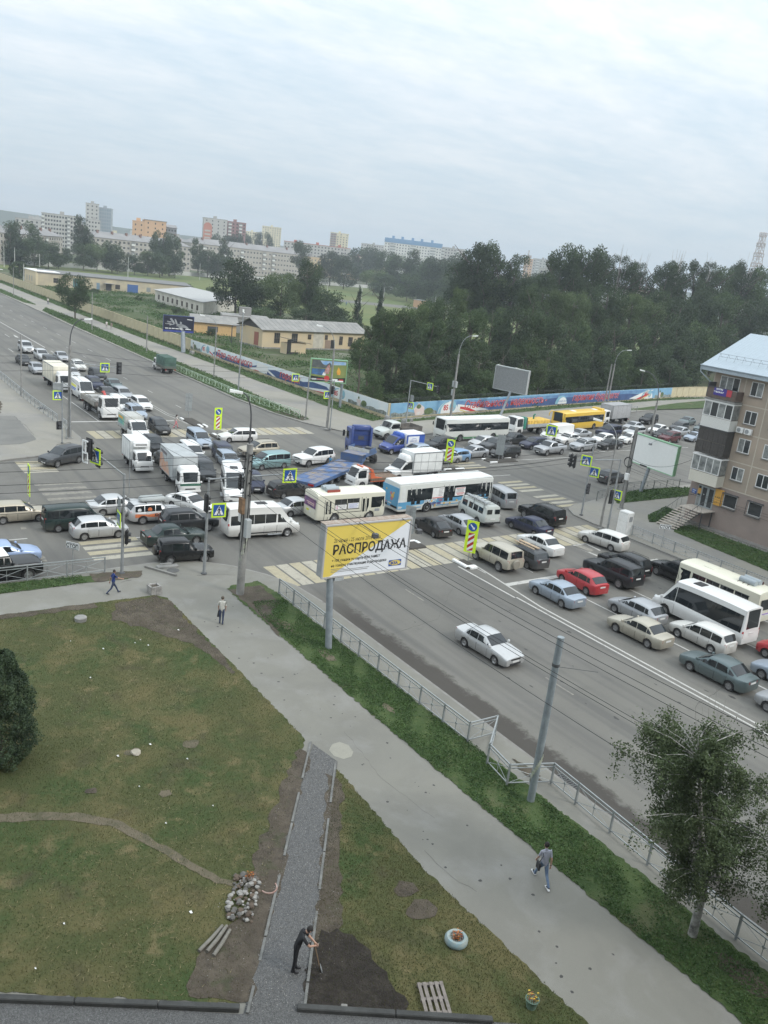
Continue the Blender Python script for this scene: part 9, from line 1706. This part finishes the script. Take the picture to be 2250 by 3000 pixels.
# ---------------------------------------------------------------- people
SKIN=mat('skin',(.42,.25,.18),.55)
def seg_d(p,a,b):
 ab=b-a;t=max(0,min(1,(p-a).dot(ab)/max(1e-9,ab.length_squared)));return(p-(a+ab*t)).length
def person(label,loc,deg,cl,stride=.0,arms=(.3,-.3),lean=.0,H=1.76,hair=(.02,.017,.015),short=True,fingers=True,bend=None,reach=None,head_down=0.,skirt=False,bare_legs=False,longhair=False):
 """faces +x; cl = (top, trousers, shoes)"""
 J={};R={};E=[];k=H/1.76
 def P(n,v,r):J[n]=Vector(v)*k;R[n]=r*k;return n
 def leg(s,a,knee):
  hip=Vector((0,s*.09,.0));kn=hip+Vector((math.sin(a),0,-math.cos(a)))*.43;an=kn+Vector((math.sin(a-knee),0,-math.cos(a-knee)))*.42;pitch=-max(0,(knee-.15))*.9 if a<0 else(.25 if a>.2 else 0)
  return hip,kn,an,pitch
 L=[leg(1,stride,.08 if stride else .02),leg(-1,-stride*.75,.5*abs(stride)*1.6 if stride else .02)]
 hz=-min(l[2].z for l in L)+.075
 for i,(hip,kn,an,pitch)in enumerate(L):
  t='LR'[i];u=Vector((0,0,hz));P('hip'+t,hip+u,.095);P('knee'+t,kn+u,.062);P('ankle'+t,an+u,.043)
  d=Vector((math.cos(pitch),0,math.sin(pitch)));P('ball'+t,an+u+d*.13+Vector((0,0,-.035)),.042);P('toe'+t,an+u+d*.20+Vector((0,0,-.045)),.028)
  P('heel'+t,an+u-d*.05+Vector((0,0,-.035)),.036);E+=[('hip'+t,'knee'+t),('knee'+t,'ankle'+t),('ankle'+t,'ball'+t),('ball'+t,'toe'+t),('ankle'+t,'heel'+t)]
 up=Vector((math.sin(lean),0,math.cos(lean)));b=Vector((0,0,hz+.03));fw=Vector((math.cos(lean),0,-math.sin(lean)))
 P('pelvis',b,.13);P('waist',b+up*.2,.122);P('chest',b+up*.4,.15);P('neck0',b+up*.53,.07);hd=Vector((math.sin(lean+head_down),0,math.cos(lean+head_down)))
 P('neck',b+up*.53+hd*.06+fw*.01,.052);P('chin',J['neck']/k+hd*.07+fw*.02,.07);P('head',J['neck']/k+hd*.15+fw*.02,.088);P('crown',J['neck']/k+hd*.215+fw*.01,.07)
 E+=[('pelvis','hipL'),('pelvis','hipR'),('pelvis','waist'),('waist','chest'),('chest','neck0'),('neck0','neck'),('neck','chin'),('chin','head'),('head','crown')]
 for i,s in enumerate((1,-1)):
  t='LR'[i];sh=b+up*.49+Vector((0,s*.185,0));P('sh'+t,sh,.062);a=arms[i]
  if reach and reach[i]:el,wr=[Vector(q)for q in reach[i]]
  else:el=sh+Vector((math.sin(a),s*.10,-math.cos(a)))*.29;wr=el+Vector((math.sin(a+.35),-s*.02,-math.cos(a+.35)))*.26
  P('elb'+t,el,.043);P('wr'+t,wr,.029);d=(wr-el).normalized();P('palm'+t,wr+d*.07,.034);E+=[('chest','sh'+t),('sh'+t,'elb'+t),('elb'+t,'wr'+t),('wr'+t,'palm'+t)]
  if fingers:
   fwd=Vector((d.z,0,-d.x))if abs(d.y)<.9 else Vector((1,0,0));fwd=(fwd-d*fwd.dot(d)).normalized();inn=d.cross(fwd)*(-s)
   for q in range(4):
    o=fwd*(-.03+.02*q);p1=wr+d*.085+o;p2=p1+d*(.042-.004*abs(q-1.5))+inn*.008;p3=p2+d*.03+inn*.02
    P('f%d1'%q+t,p1,.0105);P('f%d2'%q+t,p2,.010);P('f%d3'%q+t,p3,.008);E+=[('palm'+t,'f%d1'%q+t),('f%d1'%q+t,'f%d2'%q+t),('f%d2'%q+t,'f%d3'%q+t)]
   p1=wr+d*.05-fwd*.035*(-1);p2=p1+fwd*.025+d*.03+inn*.01;P('th1'+t,p1,.012);P('th2'+t,p2,.010);E+=[('palm'+t,'th1'+t),('th1'+t,'th2'+t)]
 names=list(J);idx={n:i for i,n in enumerate(names)}
 me=bpy.data.meshes.new('body_tmp');me.from_pydata([tuple(J[n])for n in names],[(idx[a],idx[c])for a,c in E],[]);o=bpy.data.objects.new('body_tmp',me);COL.objects.link(o)
 md=o.modifiers.new('Skin','SKIN');md.use_smooth_shade=True;sv=me.skin_vertices[0].data
 for n in names:
  r=R[n];y={'chest':1.18,'waist':1.08,'pelvis':1.12}.get(n,1);sv[idx[n]].radius=(r*y,r*(.82 if y>1 else 1));sv[idx[n]].use_root=(n=='pelvis')
 ss=o.modifiers.new('Sub','SUBSURF');ss.levels=2 if fingers else 1;ss.render_levels=ss.levels
 bm=bpy.data.meshes.new_from_object(o.evaluated_get(bpy.context.evaluated_depsgraph_get()));bpy.data.objects.remove(o)
 top,tr,shoe=cl;bm.materials.clear();[bm.materials.append(m)for m in(top,tr,shoe,SKIN)]
 segs=[]
 for a,c in E:
  m=0
  if a[:3]in('hip','kne'):m=1 if not(bare_legs and a[:3]=='kne')else 3
  if(a,c)==('pelvis','hipL')or(a,c)==('pelvis','hipR'):m=1
  if a[:3]in('ank','bal'):m=2
  if a in('neck','chin','head','neck0')or a[:2]in('wr',)or a[0:2]in('th','f0','f1','f2','f3')or a[:4]=='palm':m=3
  if a[:3]=='elb':m=3 if short else 0
  segs.append((J[a],J[c],m,(R[a]+R[c])/2))
  if short and a[:2]=='sh':mid=J[a].lerp(J[c],.6);segs[-1]=(J[a],mid,0,R[a]);segs.append((mid,J[c],3,R[c]))
 for p in bm.polygons:
  c=p.center;p.material_index=min(segs,key=lambda q:seg_d(c,q[0],q[1])-q[3])[2];p.use_smooth=True
 t=thing('person',label,'person',(loc[0],loc[1],loc[2]if len(loc)>2 else .14),math.radians(deg));body=ob('body',bm,t)
 HM=mat('hair_%.2f'%hair[0],hair,.8);hc=J['head'];g=MB();prof=[(.0,.115),(.055,.102),(.085,.065),(.096,.02),(.094,-.03),(.07,-.075)];prof=[(r*k,z*k)for r,z in prof][::-1];prof[-1]=(.004,prof[-1][1])
 M=Matrix.Translation(hc-fw*.018*k+Vector((0,0,.012*k)))@Matrix.Rotation(lean+head_down-.28,4,'Y');n0=len(g.v);g.lathe(prof,'Z',12);g.v=[tuple(M@Vector(v))for v in g.v];part('hair',g,HM,t,60)
 if longhair:g=MB();g.tube([tuple(hc-fw*.06),tuple(hc-fw*.1-Vector((0,0,.2))),tuple(hc-fw*.09-Vector((0,0,.36)))],[.06,.06,.02],8);part('hair',g,HM,t,60)
 hx=hd;g=MB();f=hc+fw*.088*k;g.add([tuple(f+Vector((0,-.012,-.02))*k),tuple(f+Vector((0,.012,-.02))*k),tuple(f+fw*.024*k+Vector((0,0,-.022))*k),tuple(f+hd*.03*k)],[(0,1,2),(0,2,3),(2,1,3)]);part('nose',g,SKIN,t)
 for s in(1,-1):
  g=MB();e=hc+Vector((0,s*.09*k,0));g.lathe([(.02,-.006),(.024,.006)],'Y',8,c=tuple(e));part('ear',g,SKIN,t,60)
  g=MB();e=hc+fw*.082*k+Vector((0,s*.03*k,.012*k));g.lathe([(.009,0),(.006,.008)],'X',8,c=tuple(e));part('eye',g,SK_,t)
 g=MB();e=hc+fw*.084*k-hd*.052*k;g.box(e.x-.004,e.x+.006,-.022,.022,e.z-.005,e.z+.005);part('mouth',g,mat('lips',(.30,.11,.09),.5),t)
 return t,J,k
CT=lambda n,c:mat('cloth_'+n,c,.85,var=.12,vscale=9)
JEANS=mat('cloth_jeans',(.09,.14,.23),.85,rgb2=(.19,.26,.36),vscale=5);SHOE=mat('shoe_black',(.02,.02,.022),.5);DJ=CT('dark_jeans',(.035,.05,.095))
SOLE=WHITE
t,J,k=person('man in a pale grey polo shirt and blue jeans striding up the near path',(*(-17.50,22.23,0.14)[:2],.135),158,(CT('polo',(.38,.39,.45)),JEANS,SHOE),.55,(.25,-.45),.08,1.78)
g=MB();a,b=J['shL']*.97+Vector((-.02,-.03,.05)),Vector((0,.25,J['pelvis'].z-.02));g.tube([tuple(a+Vector((.1,-.02,-.1))),tuple(a),tuple(a+Vector((-.13,.0,-.1))),tuple(b)],.014,5);part('bag_strap',g,SHOE,t,60);g=MB();g.cbox(-.16,.14,.2,.28,J['pelvis'].z-.22,J['pelvis'].z+.08,.03);part('shoulder_bag',g,SHOE,t,30)
g=MB();w_=J['wrR'];g.lathe([(.034,-.015),(.034,.015)],'Z',10,c=tuple(w_));part('wrist_watch',g,SK_,t,60)
for s in 'LR':q=J['ball'+s];g=MB();g.cbox(q.x-.20,q.x+.13,q.y-.045,q.y+.045,q.z-.048,q.z-.030,.01);part('shoe_sole',g,SOLE,t)
t,J,k=person('man in a pale shirt and jeans seen from behind carrying a black bag',(*(-42.89,20.44,0.14)[:2],.125),150,(CT('pale_shirt',(.52,.51,.46)),DJ,SHOE),.10,(.1,.08),.0,1.76,hair=(.10,.08,.06))
hp=J['palmL'];t2=thing('black_bag','black bag hanging from the hand of the man in the pale shirt','bag',(0,0,0));g=MB();g.add([(-.05,-.03,.0),(.07,-.03,.0),(.2,-.07,-.34),(-.18,-.07,-.36),(-.05,.03,.0),(.07,.03,.0),(.2,.07,-.34),(-.18,.07,-.36)],[(0,1,2,3),(7,6,5,4),(0,4,5,1),(1,5,6,2),(2,6,7,3),(3,7,4,0)]);g.tube([(-.04,0,-.02),(0,0,.06),(.06,0,-.02)],.008,4);part('bag_body',g,SHOE,t2,30)
t2.matrix_world=Matrix.Translation(t.location)@Matrix.Rotation(t.rotation_euler[2],4,'Z')@Matrix.Translation(hp-Vector((0,0,.04)))
person('man in a dark blue shirt and jeans walking to the right on the left path',(*(-49.36,16.00,0.14)[:2],.125),92,(CT('blue_shirt',(.018,.04,.17)),DJ,SHOE),.52,(-.5,.9),.06,1.66,hair=(.03,.02,.015))
t,J,k=person('man in black stooping over a spade on the gravel path',(*(-18.19,11.94,0.14)[:2],.16),62,(CT('black_top',(.018,.018,.02)),CT('black_trousers',(.012,.012,.014)),SHOE),.06,(.6,.6),.34,1.80,head_down=.55,reach=[((.40,.14,1.16),(.55,.03,1.07)),((.36,-.20,1.13),(.56,-.05,1.02))])
t2=thing('spade','long-handled spade held by the man in black','tool',(0,0,0));g=MB();g.tube([(.54,0,1.12),(.82,.02,.05)],.017,6);part('handle',g,mat('wood_handle',(.22,.15,.09),.8),t2,60);g=MB();g.add([(.80,-.1,.22),(.80,.1,.22),(.88,.1,.0),(.90,0,-.03),(.88,-.1,.0),(.81,-.1,.22),(.81,.1,.22),(.89,.1,.0),(.91,0,-.03),(.89,-.1,.0)],[(0,1,2,3,4),(9,8,7,6,5)]);part('blade',g,STEEL,t2)
t2.location=t.location;t2.rotation_euler=t.rotation_euler
person('woman in a white top and long pink skirt trousers crossing the far zebra',(-95.9,38.2,.0),80,(CT('white_top',(.60,.56,.53)),CT('pink',(.60,.20,.22)),SHOE),.35,(-.4,.5),.05,1.66,fingers=False,longhair=True)
person('person in a bright blue top standing beside the blue-silver estate',(-98.3,34.0,.0),10,(CT('bright_blue',(.06,.22,.38)),DJ,SHOE),.1,(.4,.2),.1,1.75,fingers=False)
person('left of two walkers on the far pavement, in a white top',(-197.6,61.2),170,(CT('white_top',(.60,.56,.53)),CT('grey_cloth',(.28,.25,.24)),SHOE),.3,(.2,-.2),0,1.7,fingers=False);person('right of two walkers on the far pavement, in brownish grey',(-196.0,61.8),170,(CT('taupe',(.24,.19,.17)),CT('grey_cloth',(.28,.25,.24)),SHOE),.3,(.2,-.2),0,1.68,fingers=False)
person('lone walker in a white shirt at the far pavement gap',(-249.7,61.2),0,(CT('white_top',(.60,.56,.53)),DJ,SHOE),.3,(.2,-.2),0,1.78,fingers=False)
person('tiny figure in blue standing on the far grey road beyond the spruces',(*(-338.25,213.51,1.99)[:2],.2),0,(CT('bright_blue',(.06,.22,.38)),DJ,SHOE),.1,(.2,-.2),0,1.8,fingers=False)
person('driver in a bright blue shirt at the ajar door of the white off-roader',(-74.6,47.0,.0),-78,(CT('bright_blue',(.06,.22,.38)),DJ,SHOE),.05,(.2,-.2),0,1.6,fingers=False)
# ---------------------------------------------------------------- small things on the near ground
FL=mat('flower_orange',(.62,.20,.03),.6);FLY=mat('flower_yellow',(.75,.50,.06),.6);FLR=mat('flower_rust',(.28,.08,.03),.7);LEAFM=mat('potted_leaves',(.05,.07,.02),.8)
def flowers(t,R,z,ms,n,seed,hh=.25,x=0,y=0):
 r=random.Random(seed)
 for m in ms+[LEAFM]:
  g=MB()
  for i in range(n):
   a,q=r.uniform(0,6.3),R*math.sqrt(r.random());px,py,pz=x+q*math.cos(a),y+q*math.sin(a),z+hh*r.uniform(.2,1);s=r.uniform(.02,.045)
   g.add([(px-s,py,pz-s*.4),(px,py-s,pz),(px+s,py,pz+s*.5),(px,py+s,pz)],[(0,1,2,3)]);g.add([(px,py,z),(px+.01,py,z),(px,py,pz)],[(0,1,2)])
  part('blossoms' if m!=LEAFM else 'leaves',g,m,t)
p=(-16.67,17.36,0.14);t=thing('tyre_planter','pale blue painted tyre planted with rust-coloured flowers','planter',(p[0],p[1],.14));g=MB();g.lathe([(.22,.02),(.34,.0),(.40,.08),(.40,.20),(.34,.28),(.25,.27),(.22,.2)],'Z',22);part('painted_tyre',g,mat('planter_blue',(.22,.34,.38),.8,rgb2=(.33,.34,.29),vscale=3),t,50);g=MB();g.lathe([(.23,.18),(.1,.2)],'Z',14);part('soil',g,DARKSOIL,t);flowers(t,.2,.2,[FLR,FLR,FL],26,1)
p=(-13.48,17.83,0.14);t=thing('bucket_planter','green bucket full of yellow and rust flowers at bottom right','planter',(p[0],p[1],.14));g=MB();g.lathe([(.15,0),(.21,.32),(.225,.33),(.20,.32),(.19,.28)],'Z',18);part('bucket',g,mat('bucket_green',(.20,.30,.24),.7,var=.2),t,50);flowers(t,.18,.3,[FLR,FLY],26,2,.22)
t=thing('rock_bed','heaped bed of grey stones with a few orange flowers','rockery',(-21.9,11.95,.14),math.radians(-36));r=random.Random(3)
for i in range(150):
 x=r.uniform(-1.05,1.2);y=r.uniform(-.5,.5);s=r.uniform(.035,.12);z=.10*max(0,1-abs(y)*1.6)+s*.2;g=MB();g.lathe([(s*.5,-s*.5),(s,-s*.1),(s*.8,s*.4),(s*.2,s*.55)],'Z',7);g.v=[(a*r.uniform(.8,1.2)+x,b*r.uniform(.7,1.2)+y,c+z)for a,b,c in g.v];part('stone',g,(mat('bed_stone',(.11,.105,.095),.9,var=.35,vscale=5),mat('bed_stone_pale',(.27,.26,.24),.9,var=.3,vscale=5),mat('bed_stone_brown',(.10,.075,.055),.9,var=.3,vscale=5))[i%3],t)
flowers(t,.14,.18,[FL,FLR],22,5,.22,-.75,.05)
t=thing('flint_edging','curved line of small white and red chips beside the rock bed','edging',(-21.9,12.9,.16));g=MB()
for i in range(24):a=-1.2+i*.12;g.box(.35*math.cos(a)-.03,.35*math.cos(a)+.02,.3*math.sin(a)-.02,.3*math.sin(a)+.025,0,.035)
part('chips',g,mat('pale_chips',(.48,.42,.38),.8,rgb2=(.3,.12,.08),vscale=12),t)
LG=mat('log_bark',(.24,.23,.20),.9,rgb2=(.13,.12,.10),vscale=6,bump=.6)
for i,(A_,B_,lb)in enumerate((((-20.29,9.60,0.20),(-20.93,10.71,0.20),'leftmost of three grey logs below the rock bed'),((-20.13,9.81,0.22),(-20.84,10.82,0.22),'middle of three grey logs below the rock bed'),((-19.90,9.93,0.20),(-20.65,10.85,0.20),'rightmost of three grey logs below the rock bed'))):
 A_,B_=Vector(A_),Vector(B_);g=MB();g.tube([(0,0,0),tuple((B_-A_)/2+Vector((.02,.01,.0))),tuple(B_-A_)],[.062,.066,.055],10,0);o=part('log',g,LG,None,60,A_);o['label']=lb;o['category']='log';o['group']='three logs by the rock bed'
t=thing('wooden_pallet','grey weathered broken pallet lying on the small lawn','pallet',(*(-15.15,15.23,0.14)[:2],.15),math.radians(-24));PLW=mat('weathered_pallet',(.25,.22,.195),.9,rgb2=(.15,.13,.115),vscale=7)
for i,x in enumerate((-.36,-.18,.02,.2,.37)):g=MB();g.box(-.6,.6,x-.055-(i==1)*.01,x+.05,.1,.125);part('slat',g,PLW,t)
for x in(-.55,0,.52):g=MB();g.box(x-.05,x+.05,-.42,.42,0,.1);part('bearer',g,PLW,t)
t=thing('rake','pale handled hoe lying on the dug soil','tool',(*(-16.91,11.46,0.14)[:2],.19),math.radians(58));g=MB();g.tube([(0,0,0),(1.25,0,.03)],.016,6);part('handle',g,mat('pale_wood',(.42,.36,.25),.8),t,60);g=MB();g.cbox(1.22,1.42,-.12,.12,-.0,.07,.02);part('head',g,KERB,t)
t=thing('brick_planter','low square planter of grey bricks at the path junction','planter',(*(-48.70,18.41),.13),math.radians(5))
for k in range(4):
 for s in range(4):
  for q in range(2):g=MB();a=Matrix.Rotation(s*PI/2,4,'Z');x0=-.34+q*.34+(.0 if k%2 else-.0);g.box(x0+.006,x0+.332,-.36,-.24,k*.13+.004,k*.13+.125,0,a);part('brick',g,mat('planter_brick',(.30,.29,.27),.9,var=.3,vscale=3),t)
g=MB();g.box(-.24,.24,-.24,.24,.38,.42);part('soil',g,SOIL,t)
def lump(label,x,y,s,m,cat,z=.14,f=.5,nm='stone',seed=1):
 g=MB();r=random.Random(seed);g.lathe([(s*.6,0),(s,s*f*.4),(s*.75,s*f),(s*.2,s*f*1.15)],'Z',8);g.v=[(a*r.uniform(.8,1.2),b*r.uniform(.8,1.2),c)for a,b,c in g.v];o=part(nm,g,m,None,None,(x,y,z));o['label']=label;o['category']=cat;return o
g=MB();g.lathe([(.33,0),(.35,.22),(.30,.26),(.1,.27)],'Z',16);o=part('concrete_ring',g,CONC,None,40,(-46.1,13.1,.14));o['label']='small round concrete stub on the upper part of the lawn';o['category']='concrete stub'
lump('big pale flat stone in the middle of the large lawn',-31.9,11.5,.26,mat('pale_stone',(.33,.30,.24),.9,var=.2),'stone',f=.35,nm='boulder',seed=2);lump('round rubber sign base on the left pavement',*(-107.25,25.54),.55,DARKG,'base',f=.3,nm='rubber_base',z=.13)
g=MB();g.lathe([(.42,0),(.42,.02),(.1,.025)],'Z',20);o=part('manhole_cover',g,mat('iron_dark',(.10,.10,.095),.8,var=.2),None,40,(*(-52.00,20.95),.128));o['label']='round iron manhole cover left of the thick concrete pole';o['category']='manhole cover'
t=thing('broken_slab','broken concrete slab lying at the kerb behind the black small off-roader','concrete slab',(*(-52.65,20.83),.13),math.radians(88));g=MB();g.cbox(-.8,.7,-.22,.2,0,.16,.05);part('slab',g,CONC,t);g=MB();g.cbox(-.5,.2,.1,.3,.05,.24,.04);part('chunk',g,CONC,t)
t=thing('kerb_beam','loose kerb beam lying askew on the path corner','concrete beam',(*(-52.02,20.07),.13),math.radians(32));g=MB();g.cbox(-1.3,1.3,-.09,.09,0,.14,.02);part('beam',g,KERB,t)
t=thing('drain_grate','iron drain grate at the near kerb right of the thick steel pole','drain',(-21.9,28.35,.006),0);g=MB();g.box(-.62,.62,-.25,.25,0,.012);part('pit',g,BLACK,t)
for k in range(9):g=MB();g.box(-.6+k*.14,-.55+k*.14,-.24,.24,.014,.03);part('bar',g,mat('iron_dark',(.10,.10,.095),.8),t)
r=random.Random(11)
for i in range(26):
 x,y=r.uniform(-44,-18),r.uniform(5,18);
 if y>18-(x+29)*.7-2 and x>-31:continue
 s=r.uniform(.03,.07);g=MB();g.add([(-s,-s*.6,.03),(s,-s*.5,.05),(s*.8,s*.7,.02),(-s*.7,s*.5,.06)],[(0,1,2,3)]);o=part('litter_scrap',g,WHITE,None,None,(x,y,.15));o['label']='tiny white scrap of litter lying in the grass';o['category']='litter';o['group']='white litter scraps on the lawn'
g=MB()
for i in range(60):x,y=r.uniform(-46,-12),21+r.uniform(-1.6,1.3);s=r.uniform(.02,.09);q=r.uniform(0,6);g.add([(x+s*math.cos(q+j*1.26)*r.uniform(.5,1.2),y+s*math.sin(q+j*1.26)*r.uniform(.5,1.2),.1265)for j in range(5)],[(0,1,2,3,4)])
for i in range(90):x,y=r.uniform(-52,2),r.uniform(31,61);s=r.uniform(.04,.16);q=r.uniform(0,6);g.add([(x+s*2.2*math.cos(q+j*1.26)*r.uniform(.5,1.2),y+s*math.sin(q+j*1.26)*r.uniform(.5,1.2),.0035)for j in range(5)],[(0,1,2,3,4)])
struct('dark_stains',g,mat('tar_stain',(.055,.053,.05),.9),kind='structure')
# ---------------------------------------------------------------- air
g=MB();g.box(-2500,2500,-2500,2500,-1.2,95);hz_=g.mesh('haze',[bpy.data.materials.new('haze')]);hm=hz_.materials[0];hm.use_nodes=True;n_=hm.node_tree;n_.nodes.clear()
v_=n_.nodes.new('ShaderNodeVolumePrincipled');v_.inputs['Color'].default_value=(.86,.93,1.,1);v_.inputs['Density'].default_value=.00032;v_.inputs['Anisotropy'].default_value=.3
n_.links.new(v_.outputs[0],n_.nodes.new('ShaderNodeOutputMaterial').inputs['Volume']);o=ob('haze',hz_);o['kind']='stuff';o['label']='thin pale summer haze over the city';o['category']='haze'
